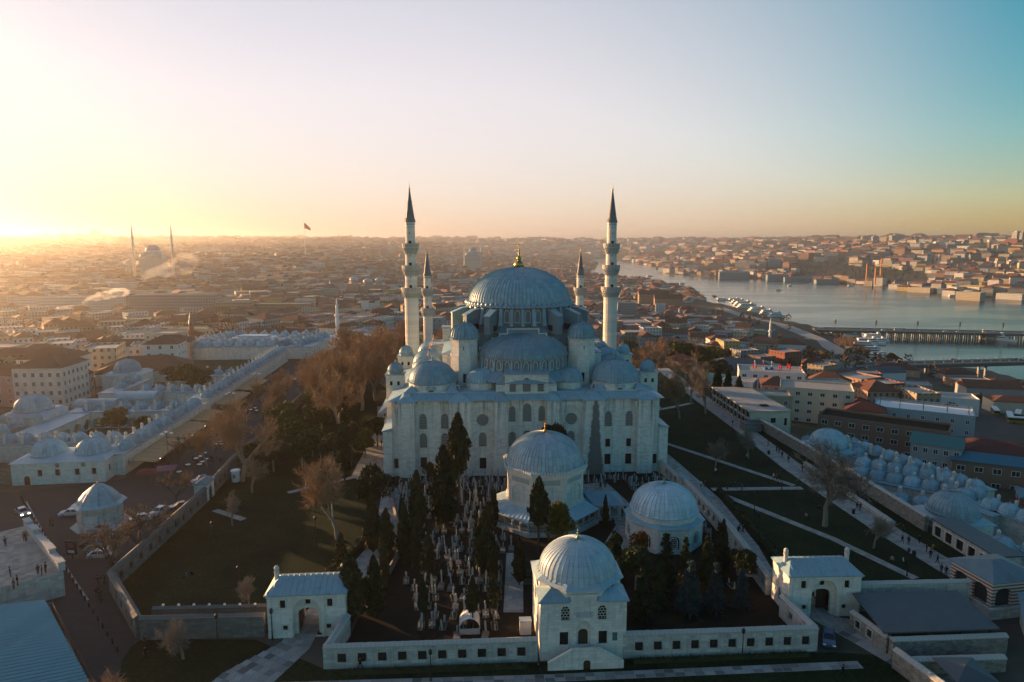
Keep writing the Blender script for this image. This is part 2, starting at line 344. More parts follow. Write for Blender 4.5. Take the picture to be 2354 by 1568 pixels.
def put(name, me, parent=None, loc=(0,0,0), rz=0.0, sc=None, rot=None):
    o = bpy.data.objects.new(name, me); COL.objects.link(o); o.location = loc
    o.rotation_euler = rot if rot else (0, 0, rz)
    if sc is not None: o.scale = (sc, sc, sc) if isinstance(sc, (int, float)) else sc
    if parent: o.parent = parent
    return o
def tag(o, label=None, cat=None, group=None, kind=None):
    if label: o['label'] = label
    if cat: o['category'] = cat
    if group: o['group'] = group
    if kind: o['kind'] = kind
    return o
def thing(name, label, cat, loc=(0,0,0), rz=0.0, group=None):
    o = bpy.data.objects.new(name, None); COL.objects.link(o); o.location = loc; o.rotation_euler = (0, 0, rz); o.empty_display_size = .5
    return tag(o, label, cat, group)
def ring(n, r, rot=0.0, c=(0,0)): return [(c[0]+r*math.cos(rot+2*PI*i/n), c[1]+r*math.sin(rot+2*PI*i/n)) for i in range(n)]
def rect(x0, z0, x1, z1): return [(x0, z0), (x1, z0), (x1, z1), (x0, z1)]
def arch(cx, z0, w, zs, zt, n=6):      # pointed arch opening
    h = w/2; L = [(cx-h, z0), (cx+h, z0)]
    for i in range(n+1):
        t = i/n*PI/2; L.append((cx+h*math.cos(t)**.9 if t < PI/2-1e-6 else cx, zs+(zt-zs)*math.sin(t)))
    for i in range(n-1, -1, -1):
        t = i/n*PI/2; L.append((cx-h*math.cos(t)**.9, zs+(zt-zs)*math.sin(t)))
    return L
def dome_prof(r, h, n=12, z=0.0, lip=0.0, top=.05):
    P = []
    if lip: P += [(r+lip, z-.25*lip-.12), (r+lip, z), (r, z+lip*.35)]
    for i in range(n+1):
        t = i/n*PI/2; P.append((max(top, r*math.cos(t)), z+lip*.35+h*math.sin(t)))
    return P
CACHE = {}
def cached(key, fn):
    if key not in CACHE: CACHE[key] = fn()
    return CACHE[key]
def dome_mesh(r, h, sheets, mat='lead_dome', lip=.25, rib=.06, rows=12, sheet_h=1.3):
    return cached(('dome', r, h, sheets, mat, lip, rows), lambda: MB().lathe(dome_prof(r, h, rows, 0, lip), sheets=sheets, rib=rib, sheet_h=sheet_h).mesh('dome', mat, False))
def finial_mesh(h, mat='gilt'):
    P = [(.16,0),(.30,.06),(.34,.14),(.26,.24),(.07,.30),(.06,.36),(.15,.42),(.15,.48),(.05,.53),(.05,.58),(.11,.62),(.11,.67),(.035,.71),(.03,.80),(.001,.84)]
    def mk():
        m = MB().lathe([(r*h*.45, z*h) for r, z in P], 10)
        for i in range(7):      # crescent
            t0, t1 = PI*(-.35+1.7*i/7)-PI/2, PI*(-.35+1.7*(i+1)/7)-PI/2; rr = .085*h
            wd = lambda q: .018*h*math.sin(PI*max(.04, min(.96, q)))+.004
            m.tube((rr*math.cos(t0+PI*.65), 0, .92*h+rr*math.sin(t0+PI*.65)), (rr*math.cos(t1+PI*.65), 0, .92*h+rr*math.sin(t1+PI*.65)), wd(i/7), wd((i+1)/7), 5)
        return m.mesh('finial', mat, True)
    return cached(('fin', h, mat), mk)
ORD = ['first','second','third','fourth','fifth','sixth','seventh','eighth','ninth','tenth','eleventh','twelfth','thirteenth','fourteenth','fifteenth','sixteenth','seventeenth','eighteenth','nineteenth','twentieth']
def ordn(i):
    if i < 20: return ORD[i]
    t = {2:'twenty',3:'thirty',4:'forty',5:'fifty',6:'sixty',7:'seventy',8:'eighty',9:'ninety'}[(i+1)//10]
    return t+'-'+ORD[(i+1) % 10-1] if (i+1) % 10 else t[:-1]+'ieth'
# ================================================================ THE SETTING
WATER_Z = -55.0
near_px = [(2353,874),(2255,850),(2150,842),(2045,827),(1997,823),(1989,795),(1930,778),(1896,757),(1857,746),(1780,733),(1714,712),(1660,700),(1626,694),(1602,674),(1580,664),(1550,658),(1484,642),(1429,640),(1352,629),(1372,607),(1341,598)]
far_px = [(1394,594),(1517,614),(1517,627),(1548,631),(1660,638),(1777,643),(1911,651),(2044,661),(2125,672),(2192,680),(2272,685),(2353,688)]
NEAR = [(900., 560.)]+[G(a, b, WATER_Z) for a, b in near_px]; FAR = [G(a, b, WATER_Z) for a, b in far_px]+[(2300., 1380.)]
WPOLY = np.array([(2300., 300.)]+NEAR+FAR)
def inside(poly, x, y):
    x = np.asarray(x, float); y = np.asarray(y, float); c = np.zeros(x.shape, bool); n = len(poly)
    for i in range(n):
        (x0, y0), (x1, y1) = poly[i], poly[i-1]
        if y0 == y1: continue
        c ^= ((y0 > y) != (y1 > y)) & (x < (x1-x0)*(y-y0)/(y1-y0)+x0)
    return c
def polydist(line, x, y, close=False):
    x = np.asarray(x, float); y = np.asarray(y, float); d = np.full(x.shape, 1e9); n = len(line)
    for i in range(n if close else n-1):
        (x0, y0), (x1, y1) = line[i], line[(i+1) % n]; dx, dy = x1-x0, y1-y0
        t = np.clip(((x-x0)*dx+(y-y0)*dy)/(dx*dx+dy*dy+1e-9), 0, 1); d = np.minimum(d, np.hypot(x-x0-t*dx, y-y0-t*dy))
    return d
PLATEAU = np.array([(-175., 20.), (84., 20.), (83., 120.), (80., 200.), (78., 262.), (40., 300.), (-60., 330.), (-175., 330.)])
SHORE = np.array(NEAR); SHOREF = np.array(FAR)
def T(x, y):
    x = np.asarray(x, float); y = np.asarray(y, float); r = np.hypot(x, y); b = np.degrees(np.arctan2(x, y))
    base = np.interp(r, [0, 300, 450, 720, 1000, 1350, 1800, 2600, 4000, 6000, 9000, 15000], [0, 0, -10, -20, -13, -2, 6, 10, 24, 55, 98, 108])
    base = base*np.interp(b, [-45, -10, 10, 30], [1.25, 1.05, .8, .5])*np.where(base > 0, 1, 1)
    nz = np.array([mnoise.noise((u/900., v/900., 3.1)) for u, v in zip(x.ravel(), y.ravel())]).reshape(x.shape)
    base = base+nz*np.interp(r, [0, 500, 3000, 9000], [0, 2, 10, 34])
    dn = polydist(SHORE, x, y); df = polydist(SHOREF, x, y); ins = inside(WPOLY, x, y)
    flat = np.clip((y-700)/500, 0, 1); nearz = -53.6+(1-flat)*.0885*dn+flat*(.022*np.minimum(dn, 420)+.10*np.maximum(0, dn-420))
    farz = np.minimum(-53.6+.085*df, 55+nz*14+np.maximum(0, r-3000)*.004)
    isfar = (df < dn) & (y > 900) & (b > 4)
    z = np.where(isfar, farz, np.minimum(base, nearz)); z = np.where(ins, -60, z)
    dp = np.where(inside(PLATEAU, x, y), 0, polydist(PLATEAU, x, y, True)); s = np.clip(dp/14, 0, 1); s = s*s*(3-2*s)
    return z*s
def T1(x, y): return float(T(np.array([x]), np.array([y]))[0])

def make_ground():
    ang = np.concatenate([np.linspace(-180, -60, 13)[:-1], np.linspace(-60, 60, 241), np.linspace(60, 180, 13)[1:-1]])
    rad = np.concatenate([[2, 30, 60, 90], np.geomspace(105, 16000, 190)])
    A, Rr = np.meshgrid(np.radians(ang), rad); X = Rr*np.sin(A); Y = Rr*np.cos(A); Z = T(X, Y)-.012
    m, n = X.shape; V = np.stack([X, Y, Z], -1).reshape(-1, 3)
    F = [(j*n+i, j*n+(i+1) % n, (j+1)*n+(i+1) % n, (j+1)*n+i) for j in range(m-1) for i in range(n)]
    mb = MB(); mb.v = [tuple(v) for v in V]; mb.f = [f[::-1] for f in F]; mb.f.append(tuple(range(n)))
    k = N('ground_mix'); c = k.n('ShaderNodeTexCoord')
    f = k.noise(k.uv(1, 1, 1, 'Object'), .012, 6, .6); f2 = k.noise(k.uv(1, 1, 1, 'Object'), .15, 5, .7)
    a = k.mix((.085, .080, .072), (.045, .055, .03), k.ramp(f, [(.45, 0), (.6, 1)])); a = k.mix(a, (.16, .13, .10), k.ramp(f2, [(.5, 0), (.8, .7)]))
    k.col(a); k.rough(.95, .15); k.done('ground_mix')
    o = mb.build('ground', 'ground_mix'); o['kind'] = 'structure'; return o
make_ground()

k = N('water_surface'); uvw = k.uv(1, 1, 1, 'Object'); f = k.noise(uvw, .12, 4, .6); f1 = k.noise(k.uv(.004, .010, 1, 'Object'), 1.0, 3, .5)
k.col((.012, .035, .04)); f1 = k.ramp(f1, [(.46, 0), (.56, 1)]); k.rough(k.math('MULTIPLY_ADD', f1, -.10, .20), .5); k.b.inputs['IOR'].default_value = 1.33
k.bump(k.math('MULTIPLY', f, k.math('MULTIPLY_ADD', f1, .6, .4)), .6, .35); k.done('water_surface')
tag(MB().poly([(-3000., 100., WATER_Z), (9000., 100., WATER_Z), (9000., 9000., WATER_Z), (-3000., 9000., WATER_Z)]).build('water', 'water_surface'), kind='structure')

def sheet(name, pts, mat, z=.004):
    m = MB(); P = [Vector((x, y, 0)) for x, y in pts]; tr = tessellate_polygon([P]); F = []
    for t in tr:
        A, B, C = (pts[i] for i in t); F.append(t if (B[0]-A[0])*(C[1]-A[1])-(B[1]-A[1])*(C[0]-A[0]) > 0 else t[::-1])
    m.add([(x, y, z) for x, y in pts], F); return tag(m.build(name, mat), kind='structure')
def band(name, pts, w, mat, z):
    L, Rr = [], []
    for i, p in enumerate(pts):
        a = pts[max(0, i-1)]; b = pts[min(len(pts)-1, i+1)]; d = Vector((b[0]-a[0], b[1]-a[1])).normalized(); ww = w[i] if isinstance(w, (list, tuple)) else w
        L.append((p[0]-d.y*ww/2, p[1]+d.x*ww/2)); Rr.append((p[0]+d.y*ww/2, p[1]-d.x*ww/2))
    return sheet(name, L+Rr[::-1], mat, z)

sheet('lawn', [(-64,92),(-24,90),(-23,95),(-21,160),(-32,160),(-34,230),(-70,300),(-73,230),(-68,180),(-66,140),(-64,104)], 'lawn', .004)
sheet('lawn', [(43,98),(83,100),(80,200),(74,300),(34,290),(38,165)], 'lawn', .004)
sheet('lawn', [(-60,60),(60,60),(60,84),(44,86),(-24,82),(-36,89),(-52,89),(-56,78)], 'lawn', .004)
sheet('soil_bed', [(-23,84),(42,87),(43,120),(39,165),(34,161),(-31,157),(-22,140)], 'soil', .008)
sheet('street', [(-40,60),(-52,84),(-53,90),(-65,103),(-67,150),(-69,180),(-73,228),(-76,330),(-104,330),(-92,155),(-112,146),(-150,150),(-150,60)], 'asphalt', .012)
# paved walks
WALKS = [
 ('gate_path', [(-36.5,70),(-34,80),(-30.0,87.5),(-29.5,95.5),(-27.5,101),(-25.0,112),(-23.2,124),(-25.5,134),(-27,146),(-35,158),(-36.5,190),(-38,225)], [9,7.5,4.6,3.6,4.6,5.4,4.4,4.0,4.2,7,7.5,7]),
 ('front_path', [(-33,78.6),(4,80.3),(46,83.2)], 1.6),
 ('gate_path', [(62,70),(56,80),(50.0,90),(46.0,95),(45.8,101.5)], [10,8,6.0,3.6,3.2]),
 ('cemetery_walk', [(41.6,107),(42.5,119),(42.3,142),(39.6,166),(37,185),(35,225)], [5,5.6,6.0,5.6,5.2,5]),
 ('lawn_path', [(45.2,148.2),(66,149)], 1.9), ('lawn_path', [(47.2,144),(60.4,122.1),(67.0,106.6)], 1.7),
 ('lawn_path', [(42,185.5),(64.8,150.6)], 1.6), ('lawn_path', [(38,218),(50.4,223.8),(63,232.8)], 1.8),
 ('terrace_walk', [(67,300),(68.2,235),(69.4,198),(69.8,165),(70.9,143),(72.8,125),(75.5,106),(79,92)], [6,6,5.6,5.6,4.8,5.4,5,5]),
 ('lawn_path', [(-62,136),(-54,131)], 1.5), ('lawn_path', [(-50,146),(-43,152),(-33,160)], 1.6), ('lawn_path', [(-45,228),(-38,192)], 2.2),
 ('tomb_court', [(18,152),(22,140),(23,128),(19,118)], [8,6,5,5]), ('tomb_walk', [(0.5,116),(0.2,96)], 3.0)]
for i, (nm, pts, w) in enumerate(WALKS): band(nm, pts, w, 'paving', .016+.004*i)

# individual slabs on the walks nearest the camera
k = N('slab'); oi = k.n('ShaderNodeObjectInfo'); f = k.noise(k.uv(1, 1, 1, 'Object'), 3, 4)
k.col(k.mix(k.ramp(oi.outputs['Random'], [(0, (.10,.10,.095)), (.35, (.24,.235,.22)), (1, (.40,.395,.37))]), (.12, .12, .11), k.ramp(f, [(.45, 0), (.8, .7)]))); k.rough(.75, .35); k.done('slab')
slab_me = MB().add([(-.5,-.5,0),(.5,-.5,0),(.5,.5,0),(-.5,.5,0),(-.47,-.47,1),(.47,-.47,1),(.47,.47,1),(-.47,.47,1)], [(4,5,6,7),(0,1,5,4),(1,2,6,5),(2,3,7,6),(3,0,4,7)]).mesh('slab', 'slab')
def pave(parent, pts, widths, step, across, z):
    L = [0]
    for a, b in zip(pts, pts[1:]): L.append(L[-1]+math.hypot(b[0]-a[0], b[1]-a[1]))
    t = 0; row = 0
    while t < L[-1]-step*.5:
        i = max(j for j in range(len(L)-1) if L[j] <= t+1e-6); q = (t+step/2-L[i])/(L[i+1]-L[i]); a, b = pts[i], pts[i+1]
        d = Vector((b[0]-a[0], b[1]-a[1])).normalized(); w = widths[i]*(1-q)+widths[i+1]*q; nn = max(1, round(w/across)); cw = w/nn
        for j in range(nn):
            off = -w/2+cw*(j+.5); c = (a[0]+(b[0]-a[0])*q-d.y*off, a[1]+(b[1]-a[1])*q+d.x*off)
            put('slab', slab_me, parent, (c[0], c[1], z), math.atan2(d.y, d.x), (step*random.uniform(.9, .97), cw*random.uniform(.9, .97), random.uniform(.02, .05)))
        t += step; row += 1
structs = {}
for o in COL.objects:
    if o.get('kind') == 'structure': structs.setdefault(o.name, o)
pave(structs['gate_path'], [(-36.5,71),(-34,80),(-30.0,87.5)], [9,7.5,4.6], 1.25, 1.15, .02)
pave(structs['front_path'], [(-27,78.9),(4,80.3),(46,83.2)], [1.5,1.5,1.5], 1.3, .75, .024)
pave(structs['gate_path.001'], [(60.5,73),(56,80),(50.0,90),(47.5,93.5)], [9,8,6.0,4.2], 1.5, 1.4, .03)
# ================================================================ THE MOSQUE
MROT = R(3.45); MOSQ = (1.9, 187.0)
mq = thing('mosque', 'great pale stone mosque with blue-grey lead domes between four minarets', 'mosque', (*MOSQ, 0), MROT)

def lattice_window(parent, u, w, z, ww, hh, face=(1,0), spring=.62, mat='lattice', frame=True, name='window', round_=False, depth=.0):
    """stone surround with a pierced grille set in it; (u,w,z) = foot of the window at the wall face"""
    frame = ('stone_warm' if frame is True else 'stone') if not isinstance(frame, str) else frame; key = ('lw', ww, hh, spring, mat, frame, round_)
    def mk():
        if round_: inner = [(ww/2*math.cos(2*PI*i/20), hh/2+hh/2*math.sin(2*PI*i/20)) for i in range(20)]
        elif spring is None: inner = rect(-ww/2, 0, ww/2, hh)
        else: inner = arch(0, 0, ww, hh*spring, hh)
        cx, cz = 0, hh/2; b = .16
        outer = [(cx+(a-cx)*(1+2*b/ww), cz+(c-cz)*(1+2*b/hh)) for a, c in inner]
        fr = MB(); n = len(inner); V = [(a, -.07, c) for a, c in outer]+[(a, -.07, c) for a, c in inner]+[(a, .0, c) for a, c in outer]+[(a, .26, c) for a, c in inner]
        F = []
        for i in range(n):
            j = (i+1) % n; F += [(i, j, n+j, n+i), (2*n+i, 2*n+j, j, i), (n+i, n+j, 3*n+j, 3*n+i)]
        fr.add(V, F); la = MB(); la.add([(a, .20, c) for a, c in inner], [tuple(range(n))])
        return fr.mesh('window', frame), la.mesh('lattice', mat)
    a, b = cached(key, mk); rz = math.atan2(face[1], face[0])
    o = put(name, a, parent, (u, w, z), rz); put('lattice' if mat == 'lattice' else 'grille', b, o); return o

FW = -28.2          # wall plane of the qibla front
def build_front():
    wins = []; holes = []
    def hole(u, z, ww, hh, kind='arch'):
        holes.append([(u+a, z+c) for a, c in (arch(0, 0, ww, hh*.62, hh) if kind == 'arch' else rect(-ww/2, 0, ww/2, hh))] if kind != 'round' else [(u+ww/2*math.cos(2*PI*i/20), z+hh/2+hh/2*math.sin(2*PI*i/20)) for i in range(20)])
        lattice_window(mq, u, FW, z, ww, hh, spring=None if kind == 'rect' else .62, mat='iron_grille' if kind == 'rect' else 'lattice', round_=kind == 'round')
    for s in (-1, 1):
        for u in (19.6, 24.7):
            hole(s*u, 11.5, 1.75, 3.7)
            if s < 0: hole(s*u, 6.9, 1.75, 3.6)
            else: hole(s*u, 6.4, 1.15, 2.0, 'rect')
            hole(s*u, 2.0, 1.5, 2.6, 'rect')
        hole(s*10.6, 12.05, 2.9, 2.9, 'round'); hole(s*10.6, 7.0, 1.8, 3.5); hole(s*10.6, 1.5, 1.55, 2.7, 'rect')
        hole(s*3.55, 13.0, 1.6, 3.8); hole(s*3.55, 6.9, 1.75, 3.6)
        hole(s*31.2, 2.0, 1.0, 2.4, 'rect')
    hole(0, 13.0, 2.1, 4.4); hole(0, 6.9, 2.0, 3.9)
    m = MB(); m.plate((0, FW, 0), (1, 0), rect(-32, 0, 32, 18.3), holes, .5)
    m.plate((32, FW, 0), (0, 1), rect(0, 0, 57, 18.3)); m.plate((-32, 29, 0), (0, -1), rect(0, 0, 57.2, 18.3)); m.plate((32, 29, 0), (-1, 0), rect(0, 0, 64, 18.3))
    m.build('wall', 'stone_front', mq)
    for s in (-1, 1):
        for a, b in ((26.6, 30.3), (13.4, 18.4), (4.7, 7.8)):
            x0, x1 = (a, b) if s > 0 else (-b, -a)
            MB().box(x0, x1, -29.6, FW-.004, 0, 17.9).box(x0-.12, x1+.12, -29.8, FW-.01, 17.9, 18.32).build('pier', 'stone_stained' if (s > 0 and a == 13.4) else 'stone_front', mq)
            c = (x0+x1)/2; h = (x1-x0)/2+.35
            MB().add([(c-h, -29.9, 18.35), (c+h, -29.9, 18.35), (c+h, -26.5, 19.1), (c-h, -26.5, 19.1), (c-h*.35, -28.4, 19.5), (c+h*.35, -28.4, 19.5), (c+h*.35, -26.5, 19.9), (c-h*.35, -26.5, 19.9), (c-h, -29.9, 18.2), (c+h, -29.9, 18.2)],
                     [(0,1,5,4), (1,2,6,5), (3,0,4,7), (4,5,6,7), (8,9,1,0)]).build('pier_roof', 'lead', mq)
        x0, x1 = (7.8, 13.4) if s > 0 else (-13.4, -7.8); c = (x0+x1)/2      # blind arch over the round window
        MB().plate((0, -28.9, 0), (1, 0), rect(x0, 0, x1, 17.9), [arch(c, .01, 5.0, 14.0, 16.9, 8)], .69).build('blind_arch', 'stone_front', mq)
        x0, x1 = (32, 34.2) if s > 0 else (-34.2, -32)                        # lower corner block
        MB().box(x0, x1, -28.6, -12, 0, 11.3).build('corner_block', 'stone', mq)
        e = x1 if s > 0 else x0; i = x0 if s > 0 else x1
        MB().add([(e+s*.25, -28.9, 11.3), (i, -28.9, 12.0), (i, -11.7, 12.0), (e+s*.25, -11.7, 11.3), (e+s*.25, -28.9, 11.15), (e+s*.25, -11.7, 11.15), (i, -28.9, 11.15)], [(0,1,2,3) if s < 0 else (3,2,1,0), (4,5,3,0), (4,0,1,6), ]).build('corner_roof', 'lead', mq)
        # muqarnas-like corner corbels under the eaves
        for a in (26.2, 30.7, 18.8, 13.0):
            mm = MB()
            for q in range(4): mm.box(s*a-.12-.09*q, s*a+.12+.09*q, -28.9+.1*q-.35, -28.15, 16.2+.4*q, 16.6+.4*q)
            mm.build('corbel', 'stone_warm', mq)
    MB().box(-32.3, 32.3, -28.75, -27.9, 18.3, 18.62).box(32.02, 32.5, -27.9, 29, 18.3, 18.6).box(-32.5, -32.02, -27.9, 29, 18.3, 18.6).build('cornice', 'stone_warm', mq)
    sk = MB().add([(-32.9, -29.5, 18.55), (32.9, -29.5, 18.55), (29.5, -26.3, 19.75), (-29.5, -26.3, 19.75), (32.9, 29.4, 18.55), (29.5, 27, 19.75), (-32.9, 29.4, 18.55), (-29.5, 27, 19.75)],
                  [(0,1,2,3), (1,4,5,2), (6,0,3,7), (3,2,5,7), (4,6,7,5)])
    rf = sk.build('roof', 'lead', mq); se = MB()
    for i in range(-31, 32):
        u = i*1.0; se.tube((u, -29.5, 18.6), (u*.9, -26.3, 19.8), .05, .05, 4)
    se.build('seams', 'lead', rf); rf.children[0]['kind'] = 'stuff'
build_front()

# side walls: turrets, galleries, aisle domes, tympanum blocks
for s in (-1, 1):
    for w in (-14.5, 14):
        x0, x1 = (30.2, 34.6) if s > 0 else (-34.6, -30.2)
        MB().box(x0, x1, w-2.2, w+2.2, 11.2, 22.1).box(x0-.2, x1+.2, w-2.4, w+2.4, 22.1, 22.4).build('turret', 'stone_warm', mq)
        MB().box(x0-.3, x1+.3, w-2.5, w+2.5, 22.4, 22.55).lathe([(1.95, 22.55), (1.95, 23.2), (2.15, 23.25)], 16, ((x0+x1)/2, w)).build('turret_roof', 'lead', mq)
        d = put('turret_dome', dome_mesh(2.0, 2.1, 20, lip=.12, rows=8), mq, ((x0+x1)/2, w, 23.2)); put('finial', finial_mesh(1.1, 'old_bronze'), d, (0, 0, 2.1))
        for a in (-.9, .9): MB().box(-.3, .3, -.03, .1, 0, 1.0).build('turret_window', 'dark_void', mq, ((x0+x1)/2+a, w-2.21, 19.8))
    x0, x1 = (32, 36) if s > 0 else (-36, -32); e = x1 if s > 0 else x0
    MB().box(min(x0, x1), max(x0, x1), -11.6, 27, 0, 9.4).build('side_gallery', 'stone_warm', mq)
    MB().add([(s*32, -12.2, 15.4), (s*37.4, -12.2, 11.6), (s*37.4, 27.5, 11.6), (s*32, 27.5, 15.4), (s*37.4, -12.2, 11.4), (s*37.4, 27.5, 11.4), (s*32, -12.2, 11.4), (s*32, 27.5, 11.4)], [(0,1,2,3) if s > 0 else (3,2,1,0), (4,5,2,1) if s > 0 else (1,2,5,4), (6,4,1,0) if s > 0 else (0,1,4,6), (6,7,5,4)]).build('gallery_roof', 'lead', mq)
    for w, r in ((-6.5, 4.2), (3, 4.9), (12.5, 4.2), (21, 4.9)):
        d = put('aisle_dome', dome_mesh(r, r*.82, 40, lip=.2, rows=9), mq, (s*24.6, w, 22.0)); put('finial', finial_mesh(1.8, 'orange_gilt'), d, (0, 0, r*.82))
        MB().lathe([(r+.25, 19.4), (r+.25, 21.8), (r-.1, 22.0)], 16, (s*24.6, w)).build('aisle_drum', 'stone_warm', mq)
    x0, x1 = (14.5, 20.6) if s > 0 else (-20.6, -14.5)
    MB().box(x0, x1, -12.5, 13, 19.5, 26.9).build('tympanum_block', 'stone', mq)
    MB().box(x0-.25, x1+.25, -12.8, 13.3, 26.9, 27.1).add([(x0-.2, -12.7, 27.1), (x1+.2, -12.7, 27.1), (x1+.2, 13.2, 27.1), (x0-.2, 13.2, 27.1), ((x0+x1)/2, -9, 28.0), ((x0+x1)/2, 10, 28.0)], [(0,1,4), (1,2,5,4), (2,3,5), (3,0,4,5)]).build('block_roof', 'lead', mq)
    y0, y1 = (15.0, 21.4) if s > 0 else (-21.4, -15.0)
    MB().box(y0, y1, 9.5, 14.5, 26.9, 31.0).build('rear_block', 'stone_warm', mq); MB().box(y0-.3, y1+.3, 9.2, 14.8, 31.0, 31.25).build('block_roof', 'lead', mq)
    MB().box(s*22.6-3, s*22.6+3, 16, 24, 19.5, 25.4).build('rear_block', 'stone_warm', mq); MB().box(s*22.6-3.3, s*22.6+3.3, 15.7, 24.3, 25.4, 25.6).build('block_roof', 'lead_pale_flat', mq)

# central cube, stepped arch walls, corner towers
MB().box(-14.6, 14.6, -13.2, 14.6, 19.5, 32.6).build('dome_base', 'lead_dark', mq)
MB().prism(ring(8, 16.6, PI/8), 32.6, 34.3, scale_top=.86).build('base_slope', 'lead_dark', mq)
for i in range(14):
    u = -13+2*i; MB().box(u-.05, u+.05, -13.32, -13.2, 27, 32.6).build('seam', 'lead', mq)
steps = [(12.4, 27.4), (10.9, 28.7), (9.3, 29.9), (7.7, 31.1), (5.9, 32.3), (3.9, 33.5)]
for f in (-1, 1):
    w0, w1 = (-15.4, -13.6) if f < 0 else (14.7, 16.2)
    pr = []; prev = 24.0
    for a, z in steps: pr += [(-a, prev), (-a, z)]; prev = z
    pr = pr+[(-a, z) for a, z in reversed([]) ]
    full = pr+[(-a, z) for a, z in reversed(pr)]
    m = MB(); n = len(full); m.plate((0, w0, 0), (1, 0), full[::-1] if False else full); m.plate((0, w1, 0), (-1, 0), [(-a, z) for a, z in full])
    for i in range(n):
        (a, z), (b, y) = full[i], full[(i+1) % n]; m.add([(a, w0, z), (b, w0, y), (b, w1, y), (a, w1, z)], [(3,2,1,0)])
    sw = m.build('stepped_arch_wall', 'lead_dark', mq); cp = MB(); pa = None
    for s in (-1, 1):
        prev = 24.0
        for i, (a, z) in enumerate(steps):
            nx = steps[i+1][0] if i+1 < len(steps) else -.05
            x0, x1 = sorted((s*(a+.25), s*(nx-.0 if nx > 0 else 0)))
            cp.box(x0, x1, w0-.18, w1+.18, z, z+.28); x0, x1 = sorted((s*(a+.22), s*(a-.12))); cp.box(x0, x1, w0-.16, w0+.3, prev+.28, z-.002); prev = z
    cp.build('coping', 'stone_warm', sw)
for s in (-1, 1):
    for f in (-1, 1):
        c = (s*14.9, f*15.2); o8 = ring(8, 3.75, PI/8)
        tw = put('weight_tower', cached('wt', lambda: MB().prism(o8, 19.5, 27.2).prism(ring(8, 3.55, PI/8), 27.2, 31.3).mesh('weight_tower', 'stone')), mq, (*c, 0))
        put('string_course', cached('wts', lambda: MB().prism(ring(8, 3.9, PI/8), 27.1, 27.35).mesh('string_course', 'stone_warm')), tw); put('tower_cornice', cached('wtc', lambda: MB().prism(ring(8, 3.85, PI/8), 31.2, 31.6).mesh('tower_cornice', 'stone_warm')), tw)
        d = put('tower_dome', dome_mesh(3.55, 3.7, 24, lip=.3, rib=.16, rows=10), mq, (*c, 31.65)); put('finial', finial_mesh(1.6), d, (0, 0, 3.8))
        if f < 0:
            MB().box(-.35, .35, -.04, .2, 0, 2.2).build('tower_door', 'dark_void', tw, (s*-.0, -3.55, 20.7))
            for a in (-1, 1): MB().box(-.09, .09, -.03, .2, 0, .9).build('slit_window', 'dark_void', tw, (a*.0+s*.2, -3.32, 28.8+a*.001)) if a > 0 else None

# great dome on its windowed drum
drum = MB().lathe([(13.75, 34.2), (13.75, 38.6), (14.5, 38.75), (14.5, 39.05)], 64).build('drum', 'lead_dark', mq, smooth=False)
for i in range(32):
    a = -PI/2+2*PI*(i+.5)/32; ca, sa = math.cos(a), math.sin(a)
    lattice_window(drum, 13.80*ca, 13.80*sa, 35.1, 1.15, 3.0, face=(-sa, ca))
bm = cached('dpier', lambda: MB().add([(13.6,-.42,34.2),(15.3,-.42,34.2),(15.3,.42,34.2),(13.6,.42,34.2),(13.6,-.42,38.6),(14.5,-.42,38.6),(14.5,.42,38.6),(13.6,.42,38.6)], [(0,1,5,4),(1,2,6,5),(2,3,7,6),(4,5,6,7)]).mesh('drum_pier', 'lead'))
for i in range(32): put('drum_pier', bm, drum, (0, 0, 0), -PI/2+2*PI*i/32)
MB().lathe([(14.45, 38.76), (14.75, 38.9), (14.75, 39.1), (14.4, 39.15)], 64).build('drum_cornice', 'stone_warm', drum)
gd = put('great_dome', dome_mesh(13.9, 9.3, 88, 'lead_dome', lip=.95, rib=.13, rows=18, sheet_h=1.5), mq, (0, 0, 39.15))
sc = MB()
for i in range(64):
    a = 2*PI*i/64; sc.lathe([(.62, 0), (.5, .35), (.2, .62), (.01, .7)], 6, (14.25*math.cos(a), 14.25*math.sin(a)))
sc.build('scallops', 'lead', gd, (0, 0, .15)); 
fin = MB().lathe([(1.0,0),(1.35,.35),(1.42,.9),(1.1,1.5),(.45,1.95),(.2,2.2)], 20).build('finial_bulb', 'gilt', gd, (0, 0, 9.45), smooth=True); put('finial', finial_mesh(4.6), gd, (0, 0, 11.3))
fb = cached('fbut', lambda: MB().add([(13.9,-.75,32.4),(19.0,-.75,32.4),(19.0,.75,32.4),(13.9,.75,32.4),(13.9,-.75,38.2),(16.2,-.75,38.0),(19.0,-.75,36.9),(19.0,.75,36.9),(16.2,.75,38.0),(13.9,.75,38.2)], [(0,1,6,5,4),(1,2,7,6),(2,3,9,8,7),(4,5,8,9),(5,6,7,8)]).mesh('flying_buttress', 'lead_dark'))
fbr = cached('fbutr', lambda: MB().add([(13.9,-.9,38.25),(16.2,-.9,38.05),(19.15,-.9,36.9),(19.15,.9,36.9),(16.2,.9,38.05),(13.9,.9,38.25),(13.9,-.9,38.45),(16.2,-.9,38.25),(19.15,-.9,37.1),(19.15,.9,37.1),(16.2,.9,38.25),(13.9,.9,38.45)], [(6,7,10,11),(7,8,9,10),(0,1,7,6),(1,2,8,7),(2,3,9,8),(3,4,10,9),(4,5,11,10)]).mesh('buttress_cap', 'lead'))
